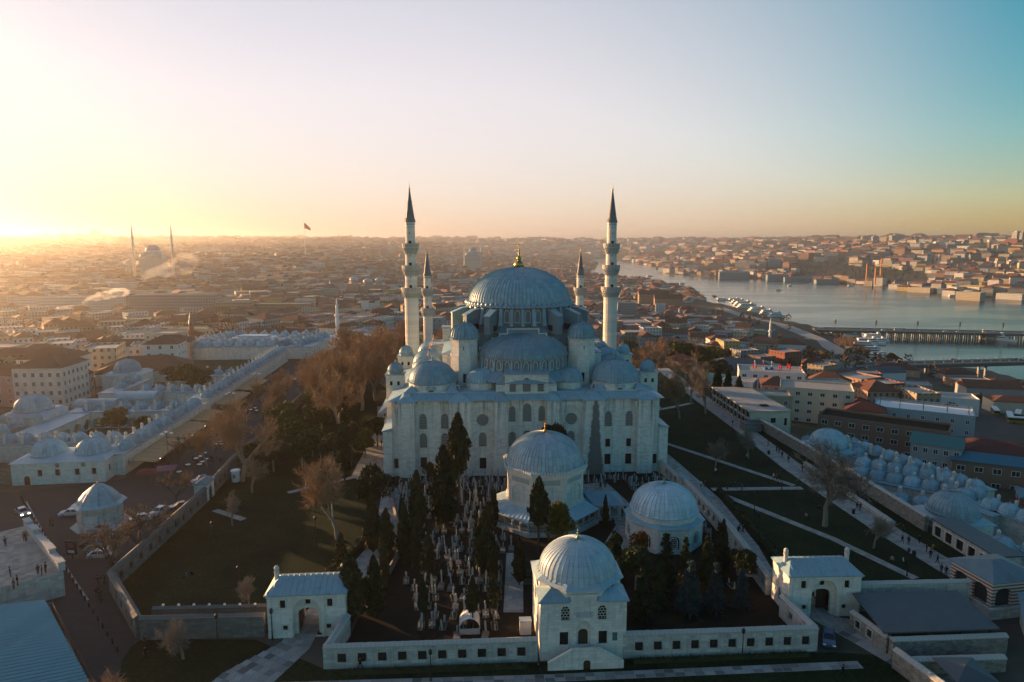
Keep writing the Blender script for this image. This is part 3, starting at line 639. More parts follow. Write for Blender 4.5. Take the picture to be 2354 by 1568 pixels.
for q in (29, 51, 74):
    for s in (-1, 1):
        for f in (-1, 1):
            a = math.atan2(f*math.cos(R(q)), s*math.sin(R(q))); b = put('flying_buttress', fb, mq, (0, 0, 0), a); put('buttress_cap', fbr, b)
            MB().box(15.0, 16.9, -.78, .78, 33.0, 34.5).build('buttress_opening', 'dark_void', b)

# half domes front and back, exedrae, corner domes, gable with three windows
for f in (-1, 1):
    ctr = (0, f*13.9); a0, a1 = (PI, 2*PI) if f < 0 else (0, PI)
    sd = MB().lathe([(11.75, 27.15), (11.75, 27.3)]+dome_prof(11.3, 5.3, 14, 27.35), a0=a0, a1=a1, sheets=56, rib=.11, sheet_h=1.6).build('half_dome', 'lead_dome', mq, (*ctr, 0))
    dr = MB().lathe([(11.0, 22.5), (11.0, 27.15)], 36, a0=a0, a1=a1).build('half_dome_drum', 'lead_dark', mq, (*ctr, 0))
    MB().lathe([(11.1, 26.95), (11.5, 27.02), (11.5, 27.2), (11.1, 27.2)], 36, a0=a0, a1=a1).build('drum_cornice', 'stone_warm', dr)
    MB().lathe([(14.2, 22.0), (11.05, 24.4)], sheets=44, rib=.06, a0=a0, a1=a1).build('drum_skirt', 'lead', mq, (*ctr, 0))
    pm = cached('hdp', lambda: MB().add([(10.9,-.22,24.2),(11.75,-.22,24.2),(11.75,.22,24.2),(10.9,.22,24.2),(10.9,-.22,26.9),(11.3,-.22,26.9),(11.3,.22,26.9),(10.9,.22,26.9)], [(0,1,5,4),(1,2,6,5),(2,3,7,6),(4,5,6,7)]).mesh('drum_pier', 'lead'))
    for i in range(15):
        a = a0+PI*(i+.5)/15
        lattice_window(dr, 11.05*math.cos(a), 11.05*math.sin(a), 24.6, .95, 2.1, face=(-math.sin(a), math.cos(a)))
        put('drum_pier', pm, dr, (0, 0, 0), a0+PI*i/15)
for s in (-1, 1):
    c = (s*10.7, -20.6)
    e = put('exedra_dome', dome_mesh(3.75, 2.9, 30, lip=.2, rows=9), mq, (*c, 21.7)); ed = MB().lathe([(3.7, 19.3), (3.7, 21.5)], 24, c).build('exedra_drum', 'stone', mq)
    for a in (-150, -120, -90, -60, -30): a = R(a); lattice_window(ed, c[0]+3.72*math.cos(a), c[1]+3.72*math.sin(a), 19.85, .62, 1.35, face=(-math.sin(a), math.cos(a)))
    MB().prism([(c[0]-5, -26.6), (c[0]+5, -26.6), (c[0]+4.2, -20), (c[0]-4.2, -20)], 19.3, 19.9).build('exedra_apron', 'lead', mq)
    c = (s*22.8, -20.3)
    MB().box(c[0]-6.4, c[0]+6.4, -26.35, -14, 19.3, 19.95).build('corner_base', 'stone', mq)
    MB().lathe([(5.75, 19.4), (5.75, 21.5), (6.05, 21.6), (6.05, 21.75)], 32, c).build('corner_drum', 'stone', mq)
    d = put('corner_dome', dome_mesh(5.75, 4.7, 48, lip=.35, rows=12), mq, (*c, 21.75)); put('finial', finial_mesh(1.9, 'old_bronze'), d, (0, 0, 4.7))
    lattice_window(mq, c[0], -26.38, 18.9, 1.2, 1.9)
    MB().add([(c[0]-1.2, -27.6, 19.3), (c[0]+1.2, -27.6, 19.3), (c[0]+1.0, -25.5, 21.0), (c[0]-1.0, -25.5, 21.0)], [(0,1,2,3)]).build('dormer_roof', 'lead', mq, (0, .9, 1.3))
    for q in (-1, 1):
        x = c[0]+q*5.0; MB().add([(x-1.5, -26.6, 19.95), (x+1.5, -26.6, 19.95), (x+1.5, -23.2, 19.95), (x-1.5, -23.2, 19.95), (x-q*.3, -24.6, 21.4)], [(0,1,4), (1,2,4), (2,3,4), (3,0,4)]).build('corner_hip', 'lead', mq)
    for a in (-3, 3): lattice_window(mq, s*16.6+a*.0, -24.6 if a < 0 else -24.6, 20.0, .7, 1.2) if a < 0 else None
m = MB(); gh = [[(u+a, z+c) for a, c in arch(0, 0, w_, h_*.62, h_)] for u, z, w_, h_ in ((0, 19.95, 1.9, 3.4), (-3.35, 19.95, 1.5, 2.5), (3.35, 19.95, 1.5, 2.5))]
m.plate((0, -27.0, 0), (1, 0), rect(-5.2, 18.9, 5.2, 24.2), gh, .5).plate((5.2, -27, 0), (0, 1), rect(0, 18.9, 6, 24.2)).plate((-5.2, -21, 0), (0, -1), rect(0, 18.9, 6, 24.2))
gb = m.build('gable_block', 'stone', mq)
for u, ww, hh in ((0, 1.9, 3.4), (-3.35, 1.5, 2.5), (3.35, 1.5, 2.5)): lattice_window(gb, u, -27.0, 19.95, ww, hh)
MB().box(-5.45, 5.45, -27.3, -24, 24.2, 24.4).add([(-5.4, -27.25, 24.4), (5.4, -27.25, 24.4), (5.4, -23.6, 25.2), (-5.4, -23.6, 25.2)], [(0,1,2,3)]).build('gable_roof', 'lead', mq)
for s in (-1, 1):
    MB().box(min(s*5.2, s*7.3), max(s*5.2, s*7.3), -26.4, -22, 18.9, 21.6).build('gable_shoulder', 'stone', mq)
    MB().add([(s*5.2, -26.6, 23.9), (s*7.5, -26.6, 21.6), (s*7.5, -21.5, 21.6), (s*5.2, -21.5, 23.9)], [(0,1,2,3) if s > 0 else (3,2,1,0)]).add([(s*5.2, -26.6, 21.6), (s*7.5, -26.6, 21.6), (s*5.2, -26.6, 23.9)], [(0,1,2) if s > 0 else (2,1,0)]).build('shoulder_roof', 'lead', mq)

# courtyard behind
cy = MB().box(-30, 30, 29.2, 82, 0, 9.5); cy.build('courtyard_wall', 'stone_warm', mq)
for i in range(9):
    for u in (-27, 27): put('portico_dome', dome_mesh(2.6, 1.9, 20, lip=.15, rows=6), mq, (u, 34+i*5.6, 9.6))

# ---------------------------------------------------------------- minarets
def minaret(name, label, u, w, hs, radii, balcs, cone0, cone1, tip):
    ca, sa = math.cos(MROT), math.sin(MROT); x = MOSQ[0]+u*ca-w*sa; y = MOSQ[1]+u*sa+w*ca
    t = thing(name, label, 'minaret', (x, y, 0), MROT, 'minarets of the great mosque'); P = []
    zs = [0]+balcs+[cone0]
    for i in range(len(zs)-1):
        r = radii[i]; m = MB().prism(ring(16, r, PI/16), zs[i] if i == 0 else zs[i]-.2, zs[i+1]-2.2 if i < len(balcs) else zs[i+1])
        sh = m.build('shaft', 'minaret_stone', t)
        if i < len(balcs):
            z = zs[i+1]; r2 = radii[i+1]; br = radii[i]+.95
            mm = MB()
            for q in range(5):       # stalactite corbels in widening tiers
                rr = r+(br-r-.15)*(q+1)/5; mm.prism(ring(16, rr, PI/16*(q % 2)), z-3.0+q*.42, z-3.0+(q+1)*.42)
                for g in range(16):
                    a = 2*PI*(g+.5*(q % 2))/16; mm.box(rr*math.cos(a)-.12, rr*math.cos(a)+.12, rr*math.sin(a)-.12, rr*math.sin(a)+.12, z-3.25+q*.42, z-2.8+q*.42, a, None)
            b = mm.build('balcony', 'stone_worn', t)
            MB().lathe([(br-.12, z-.95), (br, z-.95), (br, z+.0), (br+.06, z+.02), (br+.06, z+.12), (br-.12, z+.12), (br-.12, z-.95)], 16, a0=PI/16, a1=2*PI+PI/16).build('parapet', 'lattice_rail', b)
            MB().box(-.42, .42, -r2-.03, -r2+.3, z-.9, z+.95).build('doorway', 'dark_void', t)
            MB().box(-.07, .07, -r2-.01, -r2+.2, z+3.0, z+3.7).build('slit_window', 'dark_void', t)
    rt = radii[len(balcs)]; tl = MB()
    for g in range(16):
        a = 2*PI*(g)/16+PI/16+PI/16; tl.box(rt*.985*math.cos(a)-.05, rt*.985*math.cos(a)+.05, rt*.985*math.sin(a)-.14, rt*.985*math.sin(a)+.14, cone0-1.0, cone0-.45, a)
    tl.build('tile_band', 'turquoise', t)
    c = MB().lathe([(rt+.22, cone0-.1), (rt+.22, cone0+.15), (rt*.92, cone0+1.2), (.16, cone1)], sheets=16, rib=.05, sheet_h=2.5).build('spire', 'cone_lead', t)
    put('finial', finial_mesh(tip-cone1+.4), c, (0, 0, cone1-.2)); return t
k = N('lattice_rail'); uv = k.uv(1/.35, 1/.35); sp = k.n('ShaderNodeSeparateXYZ'); k.l(uv, sp.inputs[0])
dx = k.math('SUBTRACT', k.math('FRACT', sp.outputs[0]), .5); dy = k.math('SUBTRACT', k.math('FRACT', sp.outputs[1]), .5)
rr = k.math('SQRT', k.math('ADD', k.math('MULTIPLY', dx, dx), k.math('MULTIPLY', dy, dy)))
k.col(k.mix((.16, .15, .14), (.50, .46, .41), k.ramp(rr, [(.22, 0), (.32, 1)]))); k.rough(.85, .2); k.done('lattice_rail')
H3 = ([2.2, 1.9, 1.72, 1.5], [41.2, 48.2, 55.0], 61.8, 71.8, 73.6); H2 = ([1.85, 1.62, 1.4], [29.9, 37.7], 42.7, 52.0, 53.8)
minaret('minaret', 'tall minaret with three balconies rising behind the left shoulder of the mosque', -32, 32, 0, *H3)
minaret('minaret', 'tall minaret with three balconies rising behind the right shoulder of the mosque', 32, 32, 0, *H3)
minaret('minaret', 'shorter minaret with two balconies just right of the tall left minaret', -30.2, 84, 0, *H2)
minaret('minaret', 'shorter minaret with two balconies just left of the tall right minaret', 30.4, 84, 0, *H2)
# ================================================================ TOMBS, GATES AND WALLS OF THE PRECINCT
def opening(kind, u, z, w, h): return rect(u-w/2, z, u+w/2, z+h) if kind == 'rect' else arch(u, z, w, z+h*.62, z+h)
def block(parent, x0, x1, y0, y1, z0, z1, mat, front=(), right=(), left=(), back=(), name='wall', gril='iron_grille', frame='stone_warm', depth=.35):
    """four real walls with openings; each opening gets its own window part. Entries: (kind, along, z, w, h[, part name])"""
    m = MB(); sides = [((x0, y0), (1, 0), x1-x0, front), ((x1, y0), (0, 1), y1-y0, right), ((x1, y1), (-1, 0), x1-x0, back), ((x0, y1), (0, -1), y1-y0, left)]
    for (ox, oy), u, L, ops in sides:
        m.plate((ox, oy, 0), u, rect(0, z0, L, z1), [opening(q[0], *q[1:5]) for q in ops], depth)
    w = m.build(name, mat, parent)
    for (ox, oy), u, L, ops in sides:
        for q in ops:
            nm = q[5] if len(q) > 5 else 'window'
            if nm == 'skip': continue
            lattice_window(parent, ox+u[0]*q[1], oy+u[1]*q[1], q[2], q[3], q[4], face=u, spring=None if q[0] == 'rect' else .62, mat='lattice' if (q[0] == 'arch' and nm == 'window') else ('dark_void' if nm != 'window' else gril), name=nm)
    return w
def seam_roof(parent, x0, x1, y0, y1, z0, zr, inset, mat='lead', over=.3, step=.8, name='roof', seam=True):
    """hipped roof with standing seams on the two long slopes, each seam a part"""
    X0, X1, Y0, Y1 = x0-over, x1+over, y0-over, y1+over; ym = (Y0+Y1)/2
    m = MB().add([(X0,Y0,z0),(X1,Y0,z0),(X1,Y1,z0),(X0,Y1,z0),(X0+inset,ym,zr),(X1-inset,ym,zr),(X0,Y0,z0-.14),(X1,Y0,z0-.14),(X1,Y1,z0-.14),(X0,Y1,z0-.14)],
                 [(0,1,5,4),(1,2,5),(2,3,4,5),(3,0,4),(6,7,1,0),(7,8,2,1),(8,9,3,2),(9,6,0,3),(9,8,7,6)])
    r = m.build(name, mat, parent)
    if seam:
        n = int((X1-X0-.6)/step)
        for i in range(n+1):
            x = X0+.3+i*step; f = 1.0
            if x < X0+inset: f = (x-X0)/inset
            elif x > X1-inset: f = (X1-x)/inset
            for yy in (Y0, Y1):
                MB().tube((x, yy, z0+.02), (x, yy+(ym-yy)*f, z0+.02+(zr-z0)*f), .045, .045, 4).build('seam', mat, r)
    return r
def chimney_mesh():
    def mk():
        m = MB().prism(ring(8, .34), 0, 1.75).prism(ring(8, .40), 1.75, 1.85); 
        for i in range(8):
            a = 2*PI*i/8; m.box(.28*math.cos(a)-.06, .28*math.cos(a)+.06, .28*math.sin(a)-.06, .28*math.sin(a)+.06, 1.85, 2.25)
        m.prism(ring(8, .38), 2.25, 2.33); m.lathe([(.38, 2.33), (.34, 2.5), (.2, 2.66), (.04, 2.78)], 8)
        return m.mesh('chimney', 'white_stone')
    return cached('chim', mk)
mat_stone('white_stone', (.66, .63, .58), bw=2, bh=2, stain=.4, mortar=1)

# --- sultan's tomb
st = thing('domed_tomb', 'large octagonal tomb with arcaded porch, orange finial and lead dome in the cemetery', 'tomb', (6.6, 133.0, 0), MROT)
MB().prism(ring(8, 11.3, PI/8), 0, .7).build('plinth', 'stone_worn', st)
m = MB(); r8 = 8.0; ap = r8*math.cos(PI/8); sd = 2*r8*math.sin(PI/8); body_holes = []
for i in range(8):
    a = -PI/2+i*PI/4; u = (-math.sin(a), math.cos(a)); o = (ap*math.cos(a)-u[0]*sd/2, ap*math.sin(a)-u[1]*sd/2, 0)
    m.plate(o, u, rect(0, .7, sd, 10.6), [arch(sd/2, 4.9, 4.4, 7.0, 8.7, 8)], .25)
st_body = m.build('wall', 'stone_warm', st)
for i in range(8):
    a = -PI/2+i*PI/4; u = (-math.sin(a), math.cos(a)); c = (ap-.25)
    MB().plate((c*math.cos(a)-u[0]*2.4, c*math.sin(a)-u[1]*2.4, 0), u, rect(0, 4.8, 4.8, 8.8)).build('niche_panel', 'stone', st)
    for du, hh, z in ((-1.25, 1.8, 5.3), (0, 2.5, 5.3), (1.25, 1.8, 5.3)):
        lattice_window(st, c*math.cos(a)+u[0]*du, c*math.sin(a)+u[1]*du, z, .85, hh, face=u)
    MB().plate((ap*1.012*math.cos(a)-u[0]*2.2, ap*1.012*math.sin(a)-u[1]*2.2, 0), u, rect(0, 9.1, 4.4, 10.1)).build('frieze_panel', 'marble', st)
MB().prism(ring(8, 8.25, PI/8), 4.2, 4.75).build('string_course', 'stone_warm', st); MB().prism(ring(8, 8.3, PI/8), 10.3, 10.75).build('string_course', 'stone_warm', st)
m = MB()
for q in range(3): m.prism(ring(8, 8.3+.2*q, PI/8), 10.75+.22*q, 10.97+.22*q)
st_c = m.build('cornice', 'stone', st)
for i in range(8):
    a = -PI/2+i*PI/4; u = (-math.sin(a), math.cos(a)); A = 8.75*math.cos(PI/8)
    for j in range(12):
        d = (j-5.5)*.55; MB().box(-.19, .19, -.12, .12, 0, .42).add([(-.19,-.12,.42),(.19,-.12,.42),(.19,.12,.42),(-.19,.12,.42),(0,0,.62)], [(0,1,4),(1,2,4),(2,3,4),(3,0,4)]).build('crenel', 'stone', st_c, (A*math.cos(a)+u[0]*d, A*math.sin(a)+u[1]*d, 11.4), math.atan2(u[1], u[0])) if i < 8 and abs(d) < 3.4 else None
MB().prism(ring(8, 8.6, PI/8), 11.4, 11.9, scale_top=.93).build('eaves_roof', 'lead_pale_flat', st)
d = put('dome', dome_mesh(7.55, 5.7, 64, 'lead_pale', lip=.35, rib=.09, rows=16, sheet_h=1.6), st, (0, 0, 11.8)); put('finial', finial_mesh(2.6, 'orange_gilt'), d, (0, 0, 5.7))
# porch: lean-to roof on a ring of columns and arches
m = MB(); po = ring(8, 11.2, PI/8); pi_ = ring(8, 8.05, PI/8)
for i in range(8):
    j = (i+1) % 8; m.add([(*po[i], 2.95), (*po[j], 2.95), (*pi_[j], 4.3), (*pi_[i], 4.3), (*po[i], 2.75), (*po[j], 2.75)], [(0,1,2,3), (4,5,1,0)])
pr = m.build('porch_roof', 'lead_pale_flat', st)
for i in range(8):
    j = (i+1) % 8
    for q in range(1, 9):
        t = q/9; a = Vector((*po[i], 2.98)).lerp(Vector((*po[j], 2.98)), t); b = Vector((*pi_[i], 4.33)).lerp(Vector((*pi_[j], 4.33)), t); MB().tube(a, b, .05, .05, 4).build('seam', 'lead_pale_flat', pr)
ap2 = 10.6*math.cos(PI/8); sd2 = 2*10.6*math.sin(PI/8)
for i in range(8):
    a = -PI/2+i*PI/4; u = (-math.sin(a), math.cos(a)); o = (ap2*math.cos(a)-u[0]*sd2/2, ap2*math.sin(a)-u[1]*sd2/2, 0)
    bw = sd2/4
    MB().plate(o, u, rect(0, .7, sd2, 2.8), [arch(bw*(q+.5), 1.35, bw*.78, 2.0, 2.6, 5) for q in range(4)], .3).plate((o[0]-.28*math.cos(a), o[1]-.28*math.sin(a), 0), u, rect(0, .7, sd2, 2.8), [arch(bw*(q+.5), 1.35, bw*.78, 2.0, 2.6, 5) for q in range(4)], .01).build('arcade', 'stone_worn', st)
    for q in range(4):
        p = o[0]+u[0]*bw*q, o[1]+u[1]*bw*q; MB().lathe([(.16, .7), (.13, .8), (.12, 1.9), (.2, 2.05), (.2, 2.12)], 8, (p[0]+.06*math.cos(a), p[1]+.06*math.sin(a))).build('column', 'marble', st)
        ra = MB()
        for g in range(5): ra.plate((o[0]+u[0]*(bw*q+.25+g*.32)+.04*math.cos(a), o[1]+u[1]*(bw*q+.25+g*.32)+.04*math.sin(a), 0), u, rect(0, .85, .17, 1.2))
        ra.build('balustrade', 'dark_void', st)
# entrance porch on the right-hand side
MB().box(10.2, 15.2, -3.2, 3.4, 0, .7).build('porch_floor', 'stone_worn', st)
for y in (-3.0, 0, 3.0): MB().lathe([(.18, .7), (.14, .85), (.13, 2.3), (.22, 2.5)], 8, (15.0, y)).build('column', 'marble', st)
MB().plate((10.4, -3.0, 0), (1, 0), rect(0, .7, 4.8, 3.3), [arch(1.3, .75, 1.7, 2.2, 2.95), arch(3.5, .75, 1.7, 2.2, 2.95)], .3).plate((15.2, -3.0, 0), (0, 1), rect(0, .7, 6.2, 3.3), [arch(1.6, .75, 2.2, 2.2, 3.0), arch(4.6, .75, 2.2, 2.2, 3.0)], .3).build('arcade', 'stone', st)
MB().add([(9.6,-3.7,3.3),(15.8,-3.7,3.3),(15.8,3.9,3.3),(9.6,3.9,3.3),(7.6,0,5.3),(13.2,0,4.9)], [(0,1,5,4),(1,2,5),(2,3,4,5)]).build('entrance_roof', 'lead', st)

# --- second tomb
ht = thing('domed_tomb', 'smaller octagonal tomb with plain round drum and pale dome beside the cemetery side wall', 'tomb', (28.4, 122.0, 0), MROT)
r8 = 7.1; ap = r8*math.cos(PI/8); sd = 2*r8*math.sin(PI/8); m = MB()
for i in range(8):
    a = -PI/2+i*PI/4; u = (-math.sin(a), math.cos(a)); o = (ap*math.cos(a)-u[0]*sd/2, ap*math.sin(a)-u[1]*sd/2, 0)
    m.plate(o, u, rect(0, 0, sd, 4.7), [arch(sd/2, .8, 2.2, 2.4, 3.3)], .2)
m.build('wall', 'stone', ht)
for i in range(8):
    a = -PI/2+i*PI/4; u = (-math.sin(a), math.cos(a)); lattice_window(ht, (ap-.05)*math.cos(a), (ap-.05)*math.sin(a), 1.0, 1.35, 2.0, face=u)
MB().prism(ring(8, 7.3, PI/8), 4.55, 4.8).build('cornice', 'stone_warm', ht)
MB().prism(ring(8, 7.6, PI/8), 4.8, 5.25, scale_top=.80).build('eaves_roof', 'lead', ht)
MB().lathe([(6.0, 5.1), (6.0, 6.3), (6.15, 6.4)], 40).build('drum', 'stone_warm', ht)
d = put('dome', dome_mesh(6.0, 4.4, 44, 'lead_pale', lip=.3, rib=.09, rows=14, sheet_h=1.5), ht, (0, 0, 6.4)); put('finial', finial_mesh(2.2, 'old_bronze'), d, (0, 0, 4.4))

# --- domed lodge in the front wall
lo = thing('domed_lodge', 'square domed stone lodge with double stair in the middle of the front wall', 'building', (9.15, 90.1, 0), MROT)
h = 5.75
block(lo, -h, h, -h, h, 0, 8.35, 'stone', front=[('arch', h-2.45, 5.7, 1.15, 2.0), ('arch', h+2.45, 5.7, 1.15, 2.0), ('rect', h-2.6, 2.25, 1.15, 1.8), ('rect', h+2.6, 2.25, 1.15, 1.8), ('arch', h, 2.0, 1.9, 3.5, 'skip')], left=[('rect', 3, 2.2, 1.1, 1.8), ('rect', 7.5, 2.2, 1.1, 1.8), ('arch', 5, 5.5, 1.2, 2.0)], right=[('rect', 4, 2.2, 1.1, 1.8), ('arch', 5, 5.5, 1.2, 2.0)])
MB().plate((-.96, -h+.34, 0), (1, 0), rect(0, 2.0, 1.92, 5.55), [arch(.96, 2.0, 1.3, 3.6, 4.2)], .2).build('door_surround', 'stone_warm', lo)
MB().box(-.66, .66, -h+.42, -h+.55, 2.0, 4.2).build('door', 'wood_dark', lo)
MB().box(-1.05, 1.25, -h-.05, -h+.02, 6.0, 6.85).build('inscription_plaque', 'marble', lo); MB().box(3.9, 4.55, -h-.05, -h+.02, 2.6, 3.75).build('notice_board', 'green_metal', lo)
MB().box(-1.7, 1.7, -h-.09, -h+.4, 8.35, 9.3).prism(ring(8, 6.0, PI/8), 8.3, 9.55).prism(ring(8, 6.2, PI/8), 9.55, 9.8).build('octagon', 'stone', lo)
for sx in (-1, 1):
    for sy in (-1, 1):
        MB().add([(sx*(h+.3), sy*(h+.3), 8.4), (sx*1.9, sy*(h+.3), 8.4), (sx*1.9, sy*4.9, 9.4), (sx*4.9, sy*1.9, 9.4), (sx*(h+.3), sy*1.9, 8.4), (sx*4.2, sy*4.2, 9.5)], [(0,1,2,5) if sx*sy < 0 else (5,2,1,0), (0,5,3,4) if sx*sy < 0 else (4,3,5,0)]).add([(sx*(h+.3), sy*(h+.3), 8.25), (sx*1.9, sy*(h+.3), 8.25), (sx*(h+.3), sy*1.9, 8.25), (sx*(h+.3), sy*(h+.3), 8.4), (sx*1.9, sy*(h+.3), 8.4), (sx*(h+.3), sy*1.9, 8.4)], [(0,1,4,3), (0,3,5,2)]).build('corner_roof', 'lead', lo)
MB().prism(ring(8, 6.5, PI/8), 9.8, 10.35, scale_top=.86).build('eaves_roof', 'lead_pale_flat', lo)
d = put('dome', dome_mesh(5.35, 4.1, 44, 'lead_pale', lip=.25, rib=.06, rows=14, sheet_h=1.4), lo, (0, 0, 10.2)); put('finial', finial_mesh(2.1, 'old_bronze'), d, (0, 0, 4.05))
# double stair with parapet
for s in (-1, 1):
    for i in range(10):
        x0, x1 = sorted((s*(1.3+i*.33), s*(1.3+(i+1)*.33))); MB().box(x0, x1, -h-1.9, -h-.01, 0, 2.0-.2*i).build('step', 'stone_worn', lo)
MB().box(-1.3, 1.3, -h-1.9, -h-.01, 0, 2.0).build('landing', 'stone_worn', lo)
prf = [(-5.0, 0), (5.0, 0), (5.0, .95), (1.8, 2.75), (-1.8, 2.75), (-5.0, .95)]
MB().plate((0, -h-2.2, 0), (1, 0), prf, [arch(.15, .0, .95, .9, 1.3)], .28).build('stair_parapet', 'stone', lo)
m = MB()
for (a, z), (b, y) in zip(prf[2:], prf[3:]): m.add([(a, -h-2.28, z), (b, -h-2.28, y), (b, -h-1.85, y), (a, -h-1.85, z), (a, -h-2.28, z+.14), (b, -h-2.28, y+.14), (b, -h-1.85, y+.14), (a, -h-1.85, z+.14)], [(7,6,5,4) if a > b else (4,5,6,7), (1,0,4,5), (2,3,7,6)])
m.build('stair_coping', 'stone_warm', lo); MB().box(-.35, .65, -h-2.05, -h-1.92, 0, 1.25).build('stair_door', 'wood_dark', lo)

# --- gatehouses
def gatehouse(label, c, rot, closed):
    g = thing('gatehouse', label, 'gatehouse', (*c, 0), rot); W, D = 5.4, 3.0
    block(g, -W, W, -D, D, 0, 6.35, 'stone', front=[('rect', W-3.25, 4.55, .75, 1.15), ('rect', W+3.25, 4.55, .75, 1.15), ('rect', W-3.0, 1.25, .65, .65), ('rect', W+3.0, 1.25, .65, .65), ('arch', W, .0, 3.9, 5.75, 'skip')], back=[('arch', W, 0, 3.0, 4.2, 'skip')], left=[('arch', 3, 1.2, .8, 2.0)], depth=1.0)
    MB().plate((-2.0, -D+.98, 0), (1, 0), rect(0, 0, 4.0, 5.8), [arch(2.0, .0, 2.9, 2.9, 3.9), rect(1.65, 4.45, 2.35, 5.15)], .5).build('inner_arch', 'stone_warm', g)
    MB().box(-.34, .34, -D+1.1, -D+1.3, 4.45, 5.15).build('loft_window', 'dark_void', g)
    MB().box(-W+.1, W-.1, -.4, D-.1, 5.0, 5.1).build('vault', 'stone_worn', g)
    if closed: MB().box(.0, 1.45, -.6, -.45, 0, 3.9).build('door_leaf', 'wood_dark', g); MB().box(-1.45, -1.3, -D+1.5, .9, 0, 3.9).build('door_leaf', 'wood_dark', g)
    else:
        for s in (-1, 1): MB().box(s*1.42-.07, s*1.42+.07, -D+1.5, .6, 0, 3.3).build('door_leaf', 'wood_dark', g)
    MB().box(-2.45, -2.1, -D-.1, -D+.01, 0, 6.3).box(2.1, 2.45, -D-.1, -D+.01, 0, 6.3).box(-W-.12, W+.12, -D-.14, D+.14, 6.15, 6.36).build('moulding', 'stone_warm', g)
    seam_roof(g, -W, W, -D, D, 6.5, 7.9, 1.7, 'lead', .3, .8)
    for x in (-W+.7, W-.7): put('chimney', chimney_mesh(), g, (x, .2, 6.6), 0, 1.0)
    return g
gatehouse('stone gatehouse with open arch at the lower left of the cemetery', (-29.1, 92.6), MROT+.02, False)
gatehouse('stone gatehouse with dark wooden doors at the lower right of the cemetery', (46.3, 98.0), MROT-.03, True)

# --- precinct walls
def wall_run(name, label, p0, p1, hgt, th=.8, wins=(), mat='stone', cop='stone_worn', stone_len=.62, cat='wall', group=None):
    d = Vector((p1[0]-p0[0], p1[1]-p0[1])); L = d.length; rz = math.atan2(d.y, d.x)
    t = thing(name, label, cat, (*p0, 0), rz, group)
    holes = [rect(s-w/2, z, s+w/2, z+hh) for s, z, w, hh in wins]
    MB().plate((0, 0, 0), (1, 0), rect(0, 0, L, hgt), holes, th*.45).plate((L, th, 0), (-1, 0), rect(0, 0, L, hgt), [[(L-a, b) for a, b in q][::-1] for q in holes], th*.45).plate((L, 0, 0), (0, 1), rect(0, 0, th, hgt)).plate((0, th, 0), (0, -1), rect(0, 0, th, hgt)).build('wall', mat, t)
    for s, z, w, hh in wins: lattice_window(t, s, 0, z, w, hh, spring=None, mat='iron_bars', frame='stone_dim' if mat == 'stone_dim' else 'stone_worn')
    n = max(1, int(L/stone_len)); sl = L/n
    cm = cached(('cop', round(sl, 3), th, cop), lambda: MB().add([(0,-.16,0),(sl*.985,-.16,0),(sl*.985,th+.16,0),(0,th+.16,0),(0,-.16,.16),(sl*.985,-.16,.16),(sl*.985,th+.16,.16),(0,th+.16,.16),(0,th/2,.46),(sl*.985,th/2,.46)], [(3,2,1,0),(0,1,5,4),(2,3,7,6),(4,5,9,8),(6,7,8,9),(1,2,6,9,5),(3,0,4,8,7)]).mesh('coping_stone', cop))
    if n <= 60:
        for i in range(n): put('coping_stone', cm, t, (i*sl, random.uniform(-.02, .02), hgt+random.uniform(-.01, .03)))
    else:
        m = MB()
        for i in range(n):
            dz = random.uniform(-.01, .03); m.add([(v.co.x+i*sl, v.co.y, v.co.z+hgt+dz) for v in cm.vertices], [tuple(p.vertices) for p in cm.polygons])
        o = m.build('coping', cop, t)
    return t
k = N('iron_bars'); uv = k.uv(1/.19, 1/.19); sp = k.n('ShaderNodeSeparateXYZ'); k.l(uv, sp.inputs[0])
mm_ = k.math('MINIMUM', k.math('FRACT', sp.outputs[0]), k.math('FRACT', sp.outputs[1])); k.col(k.mix((.06,.06,.06), (.012,.013,.013), k.ramp(mm_, [(.16, 0), (.2, 1)]))); k.rough(.7, .2); k.done('iron_bars')
wl = [(2.4+2.61*i, .95, 1.12, 1.2) for i in range(10)]; wr = [(2.1+2.55*i, 1.1, 1.1, 1.2) for i in range(10)]
wall_run('windowed_wall', 'weathered stone wall with ten barred windows left of the domed lodge', (-24.6, 82.2), (3.4, 83.9), 2.85, wins=wl, mat='stone_worn')
wall_run('windowed_wall', 'weathered stone wall with ten barred windows right of the domed lodge', (14.9, 84.6), (41.6, 86.2), 3.2, wins=wr, mat='stone_worn')
wall_run('side_wall', 'short coped wall joining the left front wall to the open-arched gatehouse', (-23.7, 90.2), (-24.5, 83.1), 2.85, mat='stone_worn')
wall_run('side_wall', 'short coped wall joining the right front wall to the wooden-doored gatehouse', (41.7, 87.0), (40.6, 95.2), 3.1, wins=[(2.2,1.1,1.0,1.1),(5.2,1.1,1.0,1.1)], mat='stone_worn')
def spans(L, step, off=1.6, z=.9, w=1.15, h=1.3): return [(off+i*step, z, w, h) for i in range(int((L-off)/step))]
wall_run('cemetery_wall', 'long windowed wall between the cemetery and the right-hand walk, near stretch', (40.9, 101.2), (41.0, 121), 3.0, wins=spans(19.5, 2.7), mat='stone_worn')
wall_run('cemetery_wall', 'long windowed wall between the cemetery and the right-hand walk, middle stretch', (41.0, 121), (38.9, 146), 3.0, wins=spans(25, 2.7), mat='stone_worn')
wall_run('cemetery_wall', 'windowed cemetery wall stretch ending at the right corner of the mosque', (38.4, 149), (36.6, 160.5), 2.6, wins=spans(11.5, 2.7), mat='stone_worn')
cg = thing('cemetery_gate', 'small arched stone gate in the right-hand cemetery wall', 'gate', (38.9, 146, 0), PI/2+.08)
